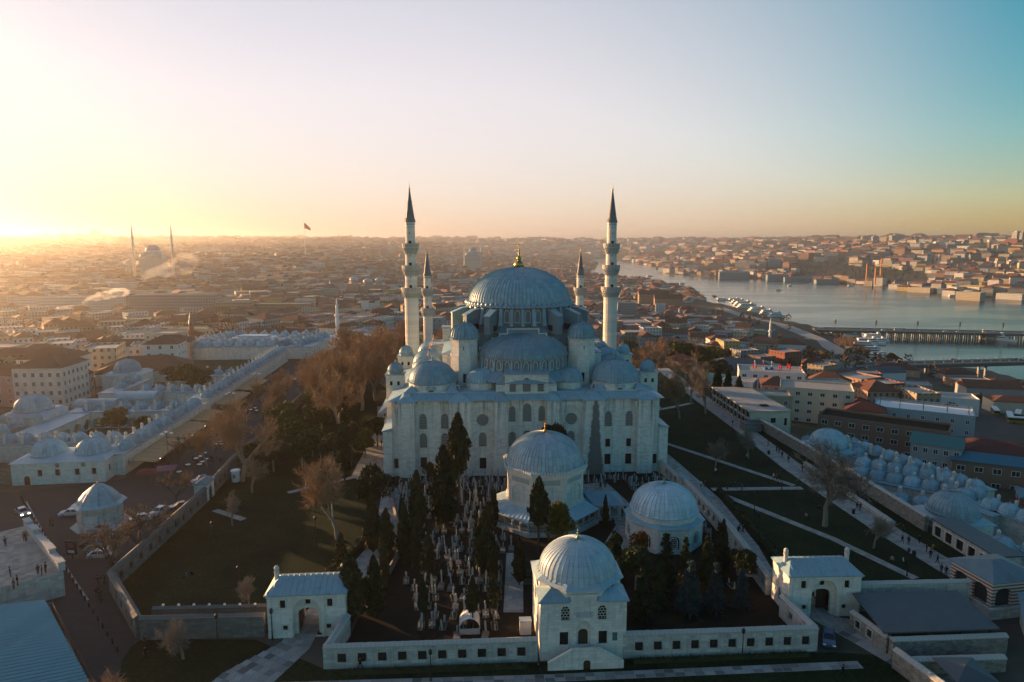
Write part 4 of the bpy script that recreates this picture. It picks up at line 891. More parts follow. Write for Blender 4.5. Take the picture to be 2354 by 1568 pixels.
block(cg, 0, 3.0, -.2, 1.0, 0, 3.4, 'stone_worn', front=[('arch', 1.5, 0, 1.5, 2.6, 'doorway')]); seam_roof(cg, 0, 3, -.2, 1, 3.4, 4.0, .6, 'lead', .15, .7)
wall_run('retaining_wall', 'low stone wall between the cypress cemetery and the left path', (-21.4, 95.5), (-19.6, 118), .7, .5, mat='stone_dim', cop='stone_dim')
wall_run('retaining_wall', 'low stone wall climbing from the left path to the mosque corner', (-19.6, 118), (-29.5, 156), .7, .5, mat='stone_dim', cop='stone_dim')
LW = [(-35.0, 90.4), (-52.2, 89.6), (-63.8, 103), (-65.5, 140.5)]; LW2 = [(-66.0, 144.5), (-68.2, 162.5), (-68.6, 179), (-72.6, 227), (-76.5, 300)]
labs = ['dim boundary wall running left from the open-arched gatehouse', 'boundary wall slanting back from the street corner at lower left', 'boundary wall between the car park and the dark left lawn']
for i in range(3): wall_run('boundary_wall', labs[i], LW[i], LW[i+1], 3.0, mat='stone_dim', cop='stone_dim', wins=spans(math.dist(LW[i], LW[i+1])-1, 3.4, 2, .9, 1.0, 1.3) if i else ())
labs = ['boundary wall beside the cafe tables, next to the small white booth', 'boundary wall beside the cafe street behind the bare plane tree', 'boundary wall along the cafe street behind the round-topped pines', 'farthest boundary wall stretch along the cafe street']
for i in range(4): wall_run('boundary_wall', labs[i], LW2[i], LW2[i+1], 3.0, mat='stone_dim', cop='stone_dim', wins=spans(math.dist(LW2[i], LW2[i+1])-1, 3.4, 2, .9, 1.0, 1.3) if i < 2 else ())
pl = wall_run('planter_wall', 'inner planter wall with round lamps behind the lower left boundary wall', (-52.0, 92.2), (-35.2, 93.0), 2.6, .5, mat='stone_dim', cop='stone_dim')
sg = thing('street_gate', 'small arched gate through the left boundary wall beside the white parked van', 'gate', (-67.2, 140.5, 0), PI/2+.05)
block(sg, 0, 4.2, -1.6, 1.0, 0, 3.9, 'stone', front=[('arch', 2.1, 0, 1.7, 3.0, 'doorway')], back=[('arch', 2.1, 0, 1.7, 3.0, 'doorway')]); seam_roof(sg, 0, 4.2, -1.6, 1.0, 3.9, 4.7, .9, 'lead_dark', .25, .7)
bo = thing('guard_booth', 'small white octagonal guard booth at the foot of the plane tree', 'booth', (-64.6, 153.6, 0))
MB().prism(ring(8, 1.0), 0, 2.5).build('wall', 'white_paint', bo); MB().prism(ring(8, 1.2), 2.5, 2.75, scale_top=.9).build('roof', 'white_paint', bo)
MB().box(-.3, .3, -.98, -.9, 1.0, 1.9).build('window', 'glass', bo)

# --- octagonal fountain house in the car park
ft = thing('fountain_house', 'small octagonal stone building with pointed lead roof beside the parked cars', 'building', (-81.5, 129, 0), .1)
MB().prism(ring(8, 4.0, PI/8), .2, 4.6).build('wall', 'stone_worn', ft); MB().prism(ring(8, 5.3, PI/8), 0, .22).build('step', 'stone_worn', ft)
MB().prism(ring(8, 4.9, PI/8), 4.55, 4.95, scale_top=.86).build('eaves', 'lead', ft)
MB().lathe([(3.9, 4.9), (3.5, 5.7), (2.5, 6.9), (1.2, 7.9), (.1, 8.5)], sheets=8, rib=.08, sheet_h=1.0, a0=PI/8, a1=2*PI+PI/8).build('roof', 'lead_dome', ft); put('finial', finial_mesh(1.3), ft, (0, 0, 8.4))
MB().box(-1.0, 1.0, -4.6, -3.75, 0, .8).build('basin', 'stone', ft); MB().box(-1.2, 1.2, -3.78, -3.70, .9, 3.0).build('niche_panel', 'stone', ft)

# ================================================================ MADRASAS
def dome_row(parent, p0, p1, n, r, z, chim=1, side=1, hh=.98, sheets=20, cz=None, skip=()):
    d = Vector((p1[0]-p0[0], p1[1]-p0[1])).normalized(); nn = Vector((-d.y, d.x))*side
    base = cached(('db', r), lambda: MB().prism(ring(8, r*1.16, PI/8), -.5, 0, scale_top=.93).mesh('dome_skirt', 'lead'))
    for i in range(n):
        if i in skip: continue
        t = i/max(1, n-1); c = (p0[0]+(p1[0]-p0[0])*t, p0[1]+(p1[1]-p0[1])*t)
        o = put('dome', dome_mesh(r, r*hh, sheets, 'lead_dome', lip=.18, rib=.05, rows=8, sheet_h=1.2), parent, (*c, z)); put('dome_skirt', base, o); put('finial', cached('smallfin', lambda: MB().lathe([(.14, 0), (.16, .15), (.05, .3), (.08, .42), (.01, .7)], 6).mesh('finial', 'lead')), o, (0, 0, r*hh))
        if chim:
            q = (c[0]+nn.x*(r*1.05), c[1]+nn.y*(r*1.05)); put('chimney', chimney_mesh(), parent, (*q, (cz if cz is not None else z-.3)), random.uniform(0, .7), random.uniform(.95, 1.2))
def long_block(parent, p0, p1, wd, z0, z1, mat='stone', wins=0, side=1, roof='lead', wz=1.8, wh=1.3, ww=.75, arches=0, azh=3.0):
    """a straight wing; side=+1 puts its width to the left of p0->p1; windows on the right-hand face, arches on the left-hand one"""
    d = Vector((p1[0]-p0[0], p1[1]-p0[1])); L = d.length; rz = math.atan2(d.y, d.x)
    y0, y1 = (0, wd)
    hs = [('rect', (i+.5)*L/wins, z0+wz, ww, wh) for i in range(wins)]; ha = [('arch', (i+.5)*L/arches, z0+.1, L/arches*.68, azh) for i in range(arches)]
    m = MB().plate((0, 0, 0), (1, 0), rect(0, z0, L, z1), [opening(*q) for q in hs], .3).plate((L, wd, 0), (-1, 0), rect(0, z0, L, z1), [opening(*q) for q in ha], .6).plate((L, 0, 0), (0, 1), rect(0, z0, wd, z1)).plate((0, wd, 0), (0, -1), rect(0, z0, wd, z1))
    ca, sa = math.cos(rz), math.sin(rz); put_ = lambda mb, nm, mt: mb.build(nm, mt, parent, (p0[0], p0[1], 0), rz)
    w = put_(m, 'wall', mat); put_(MB().box(-.35, L+.35, -.35, wd+.35, z1, z1+.22), 'roof', roof)
    for q in hs: lattice_window(w, q[1], 0, q[2], q[3], q[4], spring=None, mat='iron_grille')
    if arches: put_(MB().plate((L, wd-2.2, 0), (-1, 0), rect(.3, z0, L-.3, z1-.2)), 'porch_wall', mat)
    return w
def hall(parent, c, half, z0, zw, r, hh, mat='stone', rz=MROT, sheets=36):
    b = bpy.data.objects.new('domed_hall', MB().box(-half, half, -half, half, z0, zw).mesh('domed_hall', mat)); COL.objects.link(b); b.parent = parent; b.location = (*c, 0); b.rotation_euler = (0, 0, rz)
    seam = MB().add([(-half-.4,-half-.4,zw),(half+.4,-half-.4,zw),(half+.4,half+.4,zw),(-half-.4,half+.4,zw)]+[(x*.8, y*.8, zw+.9) for x, y in ((-half,-half),(half,-half),(half,half),(-half,half))], [(0,1,5,4),(1,2,6,5),(2,3,7,6),(3,0,4,7),(4,5,6,7)]).build('roof', 'lead', b)
    d = put('dome', dome_mesh(r, hh, sheets, 'lead_dome', lip=.35, rib=.06, rows=12), b, (0, 0, zw+1.3)); MB().lathe([(r*1.02, zw+.7), (r*1.02, zw+1.3)], 32).build('drum', 'stone_worn', b); put('finial', finial_mesh(1.6, 'old_bronze'), d, (0, 0, hh))
    for f, u in (((0, -half-.01), (1, 0)), ((half+.01, 0), (0, 1)), ((-half-.01, 0), (0, -1))):
        for s in (-.45, .45): lattice_window(b, f[0]+u[0]*s*half, f[1]+u[1]*s*half, zw-2.2, .9, 1.6, face=u)
    return b
# first madrasa on the left, nearest
m1 = thing('madrasa', 'near left madrasa with rows of small lead domes and white chimneys round a dark court', 'madrasa', (0, 0, 0))
fb_ = thing('school_block', 'stone schoolhouse with two lead domes and red door facing the car park', 'building', (-114.6, 150.4, 0), R(8))
block(fb_, 0, 20, 0, 12, 0, 5.2, 'stone', front=[('rect', 6.0, 2.0, 1.0, 1.5), ('rect', 9.8, 2.0, 1.0, 1.5), ('rect', 14, 2.0, 1.0, 1.5), ('rect', 17.6, 2.0, 1.0, 1.5), ('arch', 9.8, 3.9, .9, 1.05), ('arch', 15.4, 3.9, .9, 1.05), ('arch', 3.2, 0, 1.3, 2.2, 'door')], right=[('rect', 2.5, 2.0, .9, 1.5), ('rect', 5, 2.0, .9, 1.5), ('rect', 8, 2.0, .9, 1.5)])
MB().add([(-.4,-.4,5.2),(20.4,-.4,5.2),(20.4,12.4,5.2),(-.4,12.4,5.2),(2,4,6.0),(18,4,6.0),(18,9,6.0),(2,9,6.0)], [(0,1,5,4),(1,2,6,5),(2,3,7,6),(3,0,4,7),(4,5,6,7)]).build('roof', 'lead', fb_); MB().box(2.6, 3.8, -.02, .1, 0, 2.1).build('door_leaf', 'red_door', fb_)
for x in (5.2, 15.0): o = put('dome', dome_mesh(3.7, 3.0, 30, 'lead_dome', lip=.35, rows=10), fb_, (x, 6.3, 6.0)); put('finial', finial_mesh(1.0, 'old_bronze'), o, (0, 0, 3.0)); MB().lathe([(3.9, 5.4), (3.9, 6.0)], 28, (x, 6.3)).build('drum', 'lead', fb_)
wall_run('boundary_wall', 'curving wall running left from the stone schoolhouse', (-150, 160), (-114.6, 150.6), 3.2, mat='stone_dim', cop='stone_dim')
long_block(m1, (-93.0, 158), (-96.8, 211), 6.5, 0, 5.0, wins=12, arches=11)
long_block(m1, (-130, 167), (-100, 169.5), 6.0, 0, 4.6, arches=6); long_block(m1, (-103.5, 207.5), (-132, 205.5), 6.0, 0, 4.8, arches=6)
long_block(m1, (-134, 206), (-132, 168), 7, 0, 4.6, arches=7)
dome_row(m1, (-95.4, 163.5), (-99.4, 209), 11, 1.95, 5.4, 1, 1); dome_row(m1, (-128.7, 169.5), (-103.2, 171.6), 7, 1.95, 5.0, 1, -1); dome_row(m1, (-128.8, 203.5), (-104.0, 205.6), 6, 1.95, 5.2, 1, -1)
dome_row(m1, (-137, 172), (-139, 186), 3, 1.9, 5.0, 1, 1); hall(m1, (-140, 195), 6.2, 0, 6.2, 4.9, 4.0)
for c in ((-131, 211, 0), (-124, 222, 0)):
    vb = MB().box(-6, 6, -3, 3, 0, 4.6).build('vaulted_hall', 'stone_worn', m1, c, MROT)
    n = 8; V = [(x, -3.4*math.cos(PI*i/n), 4.6+1.9*math.sin(PI*i/n)) for x in (-6.3, 6.3) for i in range(n+1)]; MB().add(V, [(i, i+1, n+2+i, n+1+i) for i in range(n)]+[tuple(range(n, -1, -1)), tuple(range(n+1, 2*n+2))]).build('vault_roof', 'lead', vb)
# second madrasa
m2 = thing('madrasa', 'second left madrasa, long wall of small domes beyond the gap in the cafe row', 'madrasa', (0, 0, 0))
long_block(m2, (-97.6, 215), (-106.2, 319), 6.5, 0, 5.3, wins=26, arches=18); dome_row(m2, (-100.0, 218.5), (-108.2, 317), 21, 1.95, 5.7, 1, 1)
long_block(m2, (-128, 227), (-103, 226.5), 6, 0, 5.0, arches=5); dome_row(m2, (-125.3, 229.5), (-107.6, 229.5), 5, 1.95, 5.3, 1, -1)
long_block(m2, (-106, 262), (-132, 260), 6, 0, 5.0, arches=5); dome_row(m2, (-127, 258), (-109, 259.5), 5, 1.95, 5.3, 1, 1); hall(m2, (-146.5, 256), 6.4, 0, 6.3, 4.7, 4.0)
dome_row(m2, (-138, 236), (-139, 248), 3, 1.9, 5.2, 1, 1); long_block(m2, (-141, 250), (-140, 226), 6, 0, 4.8, arches=4)
# far hospice: square ring of domes
m3 = thing('hospice', 'far left hospice, square ring of grey domes round a glazed court', 'hospice', (0, 0, 0))
for a, b, n in (((-158, 326), (-112, 330), 10), ((-158, 333), (-112, 337), 10), ((-112, 330), (-99, 346), 4), ((-158, 326), (-152, 366), 8), ((-151, 324), (-146, 362), 8), ((-150, 363), (-106, 366), 9), ((-104, 330), (-100, 362), 7), ((-112, 332), (-107, 364), 7)): dome_row(m3, a, b, n, 2.35, 6.2, 1, 1, sheets=16)
MB().prism([(-162, 321), (-97, 326), (-94, 368), (-156, 371)], 0, 5.7).build('wall', 'stone', m3); MB().prism([(-162.4, 320.6), (-96.6, 325.6), (-93.6, 368.4), (-156.4, 371.4)], 5.7, 5.9).build('roof', 'lead', m3)
MB().box(-143, -122, 343, 353, 5.9, 7.6).box(-140, -125, 345, 351, 7.6, 8.6).build('court_roof', 'lead_pale_flat', m3)
# cafe awnings along the left street
aw_me = cached('awn', lambda: MB().add([(0,0,3.5),(3.1,0,3.5),(3.1,6.0,2.9),(0,6.0,2.9),(0,0,3.42),(3.1,0,3.42),(3.1,6.0,2.82),(0,6.0,2.82),(0,6.02,2.5),(3.1,6.02,2.5)], [(3,2,1,0),(4,5,6,7),(7,6,9,8),(0,1,5,4),(1,2,6,5),(3,0,4,7)]).mesh('canopy', 'awning'))
AW = [(158.5, 6, 'nearest tan cafe awning, beside the maroon and purple umbrellas'), (179, 5, 'tan cafe awning at the second stretch of the left street'), (197, 4, 'tan cafe awning at the third stretch, before the madrasa gap'), (217, 6, 'tan cafe awning just past the gap between the madrasas'), (240, 6, 'farthest tan cafe awning on the left street')]
for y, n, lb in AW:
    x = -92.2-(y-158)*.082; t = thing('cafe_awning', lb, 'awning', (x, y, 0), PI/2+.082, 'cafe awnings along the left street')
    for i in range(n): put('canopy', aw_me, t, (i*3.3, -6.2, 0), 0).rotation_euler = (0, 0, 0)
    for i in range(n+1): MB().box(-.05, .05, -.05, .05, 0, 2.9).build('post', 'iron', t, (i*3.3, -6.1, 0))
for c in list(COL.objects):
    if c.name.startswith('canopy'): c.scale = (1, -1, 1); c.location.y = 0
for (x, y), nm in (((-84.5, 152.5), 'maroon'), ((-81.5, 155), 'purple_awning')):
    t = thing('parasol', {'maroon': 'large maroon square parasol at the end of the cafe awnings', 'purple_awning': 'large dusty purple square parasol beside the maroon one'}[nm], 'parasol', (x, y, 0), .3)
    MB().add([(-2.2,-2.2,2.7),(2.2,-2.2,2.7),(2.2,2.2,2.7),(-2.2,2.2,2.7),(0,0,3.4)], [(0,1,4),(1,2,4),(2,3,4),(3,0,4)]).build('canopy', nm, t); MB().tube((0,0,0), (0,0,3.35), .05, .05, 6).build('pole', 'iron', t)
# right-hand madrasas below the terrace
rm = thing('madrasa', 'right madrasa below the terrace wall with teal lead domes in stepped rows', 'madrasa', (0, 0, 0))
GZ = -9.0
def rrow(p0, p1, n, r, z, ch=1, sd=1): dome_row(rm, p0, p1, n, r, z, ch, sd, hh=.95, sheets=22)
hall(rm, (87.5, 183), 5.6, GZ, -.8, 4.9, 3.9); hall(rm, (89.5, 132.5), 5.0, GZ, .2, 4.5, 3.8)
for p0, p1, w, z1, ar in (((84.5, 161), (100.5, 148.5), 4.4, -2.0, 0), ((88.5, 168.5), (104, 157), 5.0, -1.7, 0), ((95.5, 188.5), (107.3, 150.5), 5, -1.6, 8), ((92.5, 176), (98, 183), 5, -1.6, 0), ((106.5, 146), (98.5, 143), 6.5, -1.8, 0), ((85.5, 121), (101.5, 115.5), 5.2, -2.0, 3), ((102.2, 141.2), (107.6, 128.3), 6.5, -1.8, 5)):
    long_block(rm, p0, p1, w, GZ, z1, arches=ar, mat='stone_worn')
rrow((86.6, 163.2), (101.2, 151.5), 6, 1.95, -1.5); rrow((90.8, 170), (104.8, 159.0), 6, 1.95, -1.2)
rrow((96.5, 187), (108.0, 152.6), 10, 1.95, -1.1, 1, -1); rrow((93.5, 178.5), (96, 186), 3, 1.8, -1.1)
rrow((98.5, 146.2), (105.5, 148.7), 3, 1.95, -1.3); rrow((104, 141.5), (109.5, 128.0), 5, 2.0, -1.3); rrow((87.3, 123.5), (102, 118.2), 4, 2.2, -1.5); rrow((83.5, 181), (85, 190.5), 3, 1.7, -1.2, 0); rrow((85.2, 143.5), (89, 141.5), 2, 2.0, -.9); rrow((83.2, 149), (84.2, 142), 2, 1.7, -.9, 0)
wall_run('terrace_wall', 'tall rubble wall between the terrace walk and the right madrasa, far stretch', (78.3, 162), (74.8, 200), 2.9, mat='rubble', wins=())
wall_run('terrace_wall', 'tall rubble wall between the terrace walk and the right madrasa, near stretch', (80.4, 125.5), (78.3, 162), 2.9, mat='rubble', wins=())
sr = thing('shop_row', 'long low stone shop row with dark roof on the right terrace walk', 'building', (81.2, 108.0, 0), PI/2+.06)
block(sr, 0, 16, -4.2, 0, 0, 3.1, 'stone_worn', back=[('rect', 1.6+2.9*i, .3, 1.7, 1.9) for i in range(5)], left=[('rect', 1.6, .6, 1.2, 1.4)]); MB().box(-.3, 16.3, -4.6, .4, 3.1, 3.3).build('roof', 'dark_sheet', sr)
wall_run('kerb_wall', 'low stone parapet with benches along the outer edge of the terrace walk', (75.4, 128), (73.9, 165), .7, .9, mat='stone_worn')
# striped pavilion, dark-roofed shed and garden walls at lower right
k = N('striped'); uv = k.uv(); sp = k.n('ShaderNodeSeparateXYZ'); k.l(uv, sp.inputs[0]); f = k.math('FRACT', k.math('DIVIDE', sp.outputs[1], .52))
k.col(k.mix((.20, .085, .06), (.50, .47, .42), k.ramp(f, [(.46, 0), (.5, 1)]))); k.rough(.85, .2); k.done('striped')
pv = thing('striped_pavilion', 'pavilion of striped brick and stone with three dark arches at lower right', 'building', (74.0, 99.0, 0), MROT+.12)
MB().box(-4.4, 5.4, -4.4, 4.2, -1, 1.6).build('base', 'stone_worn', pv)
m = MB().plate((-3.8, -3.8, 0), (1, 0), rect(0, 1.6, 8.4, 5.6), [arch(2.0, 1.7, 2.7, 3.5, 4.5)], .4).plate((-3.8, 3.8, 0), (0, -1), rect(0, 1.6, 7.6, 5.6), [arch(2.0, 1.7, 2.6, 3.5, 4.5), arch(5.5, 1.7, 2.6, 3.5, 4.5)], .4).plate((4.6, -3.8, 0), (0, 1), rect(0, 1.6, 7.6, 5.6)).build('wall', 'striped', pv)
for u, a, o in (((1, 0), 2.0, (-3.8, -3.4)), ((0, -1), 2.0, (-3.4, 3.8)), ((0, -1), 5.5, (-3.4, 3.8))): MB().plate((*o, 0), u, [(a+x, z) for x, z in arch(0, 1.7, 2.7, 3.5, 4.5)]).build('window', 'glass', pv)
seam_roof(pv, -3.8, 4.6, -3.8, 3.8, 5.6, 7.1, 3.9, 'lead_dark', .45, .9)
sh = thing('open_shed', 'wide shed with flat dark metal roof right of the wooden-doored gatehouse', 'shed', (57.8, 90.2, 0), .04)
MB().add([(-8,-4.6,3.3),(8,-4.6,3.5),(8.4,4.6,4.1),(-7.4,4.6,4.0),(-8,-4.6,3.1),(8,-4.6,3.3),(8.4,4.6,3.9),(-7.4,4.6,3.8)], [(0,1,2,3),(7,6,5,4),(4,5,1,0),(5,6,2,1),(6,7,3,2),(7,4,0,3)]).build('roof', 'dark_sheet', sh)
for x in (-7, -2, 3, 7): MB().box(x-.1, x+.1, -4.2, -4.0, 0, 3.15).build('post', 'iron', sh)
for i in range(9): MB().box(-7.2+1.85*i, -7.15+1.85*i, -4.5, 4.4, 3.3, 3.38).build('seam', 'dark_sheet', sh, (0, 0, .12), 0).rotation_euler = (R(3.6), 0, 0)
wall_run('garden_wall', 'coped wall running right from the wooden-doored gatehouse behind the dark-roofed shed', (51.6, 96.4), (69.5, 97.2), 4.2, mat='stone_worn')
wall_run('garden_wall', 'low wall with two barred windows in front of the dark-roofed shed', (48.9, 92.2), (50.6, 85.6), 2.2, mat='rubble', wins=[(1.6, .7, .9, 1.1), (3.8, .7, .9, 1.1)])
wall_run('garden_wall', 'coped garden wall below the dark-roofed shed', (50.9, 84.6), (67, 85.6), 2.4, mat='rubble'); wall_run('garden_wall', 'sloping garden wall at the bottom right corner', (49.8, 82.6), (52.5, 72), 2.4, mat='rubble', wins=[(8, .7, 1.0, 1.1)])
wall_run('garden_wall', 'coped wall behind the glass umbrella at the bottom right', (51, 81.0), (64, 81.6), 1.8, mat='rubble')
lr = thing('lean_to', 'lead-roofed lean-to with dark openings at the right frame edge', 'building', (71.5, 88.0, 0), -.5)
block(lr, 0, 14, 0, 6, 0, 2.8, 'stone_worn', front=[('rect', 2+2.6*i, .2, 1.9, 2.2) for i in range(5)]); MB().add([(-.6,-.7,2.8),(14.6,-.7,2.8),(14.6,6.3,4.6),(-.6,6.3,4.6)], [(0,1,2,3)]).build('roof', 'lead_dark', lr)
# raised terrace with balustrade and ribbed metal roof at lower left
te = thing('terrace', 'raised paved terrace with stone balustrade at the lower left', 'terrace', (0, 0, 0))
TP = [(-130, 108), (-91.5, 116), (-88.8, 118.9), (-70.5, 101.1), (-76.8, 96.2), (-130, 85)]
m = MB(); m.prism([TP[i] for i in (5, 4, 3, 2, 1, 0)], 0, 4.0); m.build('podium', 'stone_worn', te); MB().poly([(x, y, 4.006) for x, y in [TP[i] for i in (5, 4, 3, 2, 1, 0)]]).build('floor', 'paving', te)
def balustrade(parent, a, b, z):
    d = Vector((b[0]-a[0], b[1]-a[1])); L = d.length; rz = math.atan2(d.y, d.x); bal = cached('bal', lambda: MB().lathe([(.09, 0), (.09, .08), (.055, .14), (.11, .32), (.06, .58), (.09, .66), (.09, .72)], 6).mesh('baluster', 'marble'))
    MB().box(0, L, -.16, .16, 0, .16).build('rail_base', 'marble', parent, (*a, z), rz); MB().box(0, L, -.17, .17, .88, 1.04).build('handrail', 'marble', parent, (*a, z), rz)
    n = int(L/.34)
    for i in range(n): p = (a[0]+d.x*(i+.5)/n, a[1]+d.y*(i+.5)/n, z+.16); put('baluster', bal, parent, p)
balustrade(te, (-100, 114.3), (-91.8, 115.9), 4); balustrade(te, (-96, 91.9), (-77.0, 96.0), 4)
for i in range(9):
    t0, t1 = i/9, (i+1)/9; a = Vector((-88.8, 118.9)); b = Vector((-70.8, 101.3)); p = a.lerp(b, (t0+t1)/2); hz = [1.3, 1.0, 1.6, .9, 1.2, 1.5, 1.7, 1.0, 1.3][i]
    MB().box(-1.35, 1.35, -.45, .45, 0, hz).box(-1.4, 1.4, -.55, .55, hz, hz+.18).build('parapet_block', 'marble', te, (p.x, p.y, 4), -.774)
rb = thing('metal_roof_shed', 'shed with pale ribbed metal roof at the bottom left corner', 'shed', (0, 0, 0))
RP = [Vector((-86, 84.6, 5.4)), Vector((-66.2, 90.6, 5.0)), Vector((-47.6, 71.2, 5.0)), Vector((-67, 62, 5.4))]
MB().add([tuple(p) for p in RP]+[(p.x, p.y, p.z-.2) for p in RP], [(3,2,1,0),(4,5,6,7),(0,1,5,4),(1,2,6,5),(2,3,7,6),(3,0,4,7)]).build('roof', 'trough_shade', rb)  # dark base colour paints in the shade between the ribs
MB().prism([(p.x*.985, p.y) for p in (RP[3], RP[2], RP[1], RP[0])], 0, 4.75, top=False).build('wall', 'concrete', rb)
for i in range(32):
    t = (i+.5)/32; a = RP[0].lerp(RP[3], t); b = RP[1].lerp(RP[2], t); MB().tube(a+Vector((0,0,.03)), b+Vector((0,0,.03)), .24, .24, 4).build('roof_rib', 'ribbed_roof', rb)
# ================================================================ TOWN: buildings of the middle distance, one by one
def win_meshes(w, h):
    def mk():
        fr = MB(); b = .10; o = rect(-w/2-b, -b, w/2+b, h+b); i = rect(-w/2, 0, w/2, h)
        V = [(a, -.06, c) for a, c in o]+[(a, -.06, c) for a, c in i]+[(a, .05, c) for a, c in o]+[(a, .02, c) for a, c in i]; F = []
        for q in range(4): r = (q+1) % 4; F += [(q, r, 4+r, 4+q), (8+q, 8+r, r, q), (4+q, 4+r, 12+r, 12+q)]
        fr.add(V, F).box(-.04, .04, -.05, .0, 0, h); pa = MB().add([(a, -.012, c) for a, c in i], [(0,1,2,3)])
        return fr.mesh('window', 'white_paint'), pa.mesh('pane', 'glass')
    return cached(('wm', round(w, 2), round(h, 2)), mk)
def house(label, c, w, d, h, rot=0.0, wall='cream', roof='hip', cat='house', name='town_house', wins=(4, 3), storeys=3, z0=None, group=None, over=.4, ww=1.1, wh=1.4, pane=True, far=False, rh=None, roofmat=None, depth=3.0):
    z = T1(*c) if z0 is None else z0; t = thing(name, label, cat, (c[0], c[1], z), rot, group); wm = ('far_' if far else 'wall_')+wall.replace(' ', '_')
    MB().box(-w/2, w/2, -d/2, d/2, -depth, h).build('wall', wm, t)
    rm_ = roofmat or ('roof_tile' if roof in ('hip', 'gable') else 'concrete'); rh = rh or min(w, d)*.24
    if roof == 'hip':
        i = min(w, d)/2*.95; X, Y = w/2+over, d/2+over
        if w >= d: A, B = (-X+i+over, 0), (X-i-over, 0)
        else: A, B = (0, -Y+i+over), (0, Y-i-over)
        P = [(-X,-Y,h),(X,-Y,h),(X,Y,h),(-X,Y,h),(*A,h+rh),(*B,h+rh)]+[(x, y, h-.18) for x, y in ((-X,-Y),(X,-Y),(X,Y),(-X,Y))]
        F = [(0,1,5,4),(1,2,5),(2,3,4,5),(3,0,4)] if w >= d else [(0,1,4),(1,2,5,4),(2,3,5),(3,0,4,5)]
        MB().add(P, F+[(6,7,1,0),(7,8,2,1),(8,9,3,2),(9,6,0,3)]).build('roof', rm_, t)
    elif roof == 'gable':
        X, Y = w/2+over, d/2+over; MB().add([(-X,-Y,h),(X,-Y,h),(X,Y,h),(-X,Y,h),(-X,0,h+rh),(X,0,h+rh)], [(0,1,5,4),(2,3,4,5),(1,2,5),(3,0,4)]).build('roof', rm_, t)
    else:
        MB().box(-w/2+.25, w/2-.25, -d/2+.25, d/2-.25, h, h+.06).build('roof', rm_, t); p = MB()
        for x0, x1, y0, y1 in ((-w/2-.05, w/2+.05, -d/2-.05, -d/2+.25), (-w/2-.05, w/2+.05, d/2-.25, d/2+.05), (-w/2-.05, -w/2+.25, -d/2+.25, d/2-.25), (w/2-.25, w/2+.05, -d/2+.25, d/2-.25)): p.box(x0, x1, y0, y1, h, h+.7)
        p.build('parapet', wm, t)
    if wins and not far:
        fm, pm = win_meshes(ww, wh); sh = h/storeys
        for s in range(storeys):
            for nn, L, o, u in ((wins[0], w, (-w/2, -d/2), (1, 0)), (wins[1], d, (-w/2, d/2), (0, -1)), (wins[1], d, (w/2, -d/2), (0, 1))):
                if u == (0, 1) and c[0] > 60: continue
                if u == (0, -1) and c[0] < -60: continue
                for q in range(nn):
                    a = L*(q+.5)/nn; p = put('window', fm, t, (o[0]+u[0]*a, o[1]+u[1]*a, s*sh+sh*.32), math.atan2(u[1], u[0]))
                    if pane: put('pane', pm, p)
    return t
RES = []       # ground kept free of the generated town
def reserve(c, r): RES.append((c[0], c[1], r))
def H(label, c, w, d, h, rot=0.0, wall='cream', **k): reserve(c, max(w, d)*.62); return house(label, c, w, d, h, rot, wall, **k)

# --- right, below the terrace
wf = thing('concrete_block', 'unfinished flat-roofed concrete block with open bays beside the terrace walk', 'building', (71.9, 200.5, 0), R(2)); reserve((77, 218), 24)
block(wf, 0, 12.2, 0, 34.5, -8, 4.9, 'wall_cream', front=[('rect', 3.2, 1.4, 1.2, 1.5), ('rect', 7.0, 1.4, 1.6, 1.6), ('rect', 10.8, .6, .9, 2.4)], left=[('rect', 1.9+3.4*i, z, 2.7, 1.75, 'open_bay') for i in range(10) for z in (.35, 2.75)])
MB().box(-.5, 12.6, -.4, 34.9, 4.9, 5.2).build('roof', 'concrete', wf); MB().box(5.5, 7.8, 5.5, 7.5, 5.2, 5.5).build('roof_hatch', 'dark_void', wf)
for i in range(11): MB().box(-.35, -.02, 3.4*i, 3.4*i+.35, -.5, 4.9).build('column', 'concrete', wf)
MB().box(-.4, 0, 0, 34.5, 2.25, 2.55).build('floor_slab', 'concrete', wf); MB().box(-3.2, 1.5, -5, -.2, -2, 2.2).build('annex', 'rubble', wf); MB().box(-3.4, 1.7, -5.2, -.1, 2.2, 2.4).build('annex_roof', 'dark_sheet', wf)
H('grey ruined annex building behind the open-bayed concrete block', (92, 238), 13, 11, 11, R(-12), 'tan', roof='flat', wins=(3, 2), storeys=3, z0=-9)
H('cream three-storey building with solar panels on its roof, side glowing in sun', (128, 282), 28, 18, 14.5, R(-22), 'cream', roof='flat', wins=(6, 3), storeys=4, cat='building', name='cream_building', ww=1.6)
H('pink two-storey house with red roof below the rooftop restaurant', (122, 311), 13, 12, 11.5, R(-14), 'pink', wins=(3, 2), storeys=3, ww=1.3)
H('low white-framed block with wide windows left of the pink house', (108, 318), 14, 11, 10.5, R(-30), 'white', roof='flat', wins=(4, 2), storeys=2, ww=2.2, wh=1.8)
rt = H('white rooftop restaurant block with terraces and folded red umbrellas', (128, 333), 30, 18, 15.0, R(-16), 'white', roof='flat', wins=(6, 3), storeys=4, cat='building', name='restaurant_block', ww=1.8)
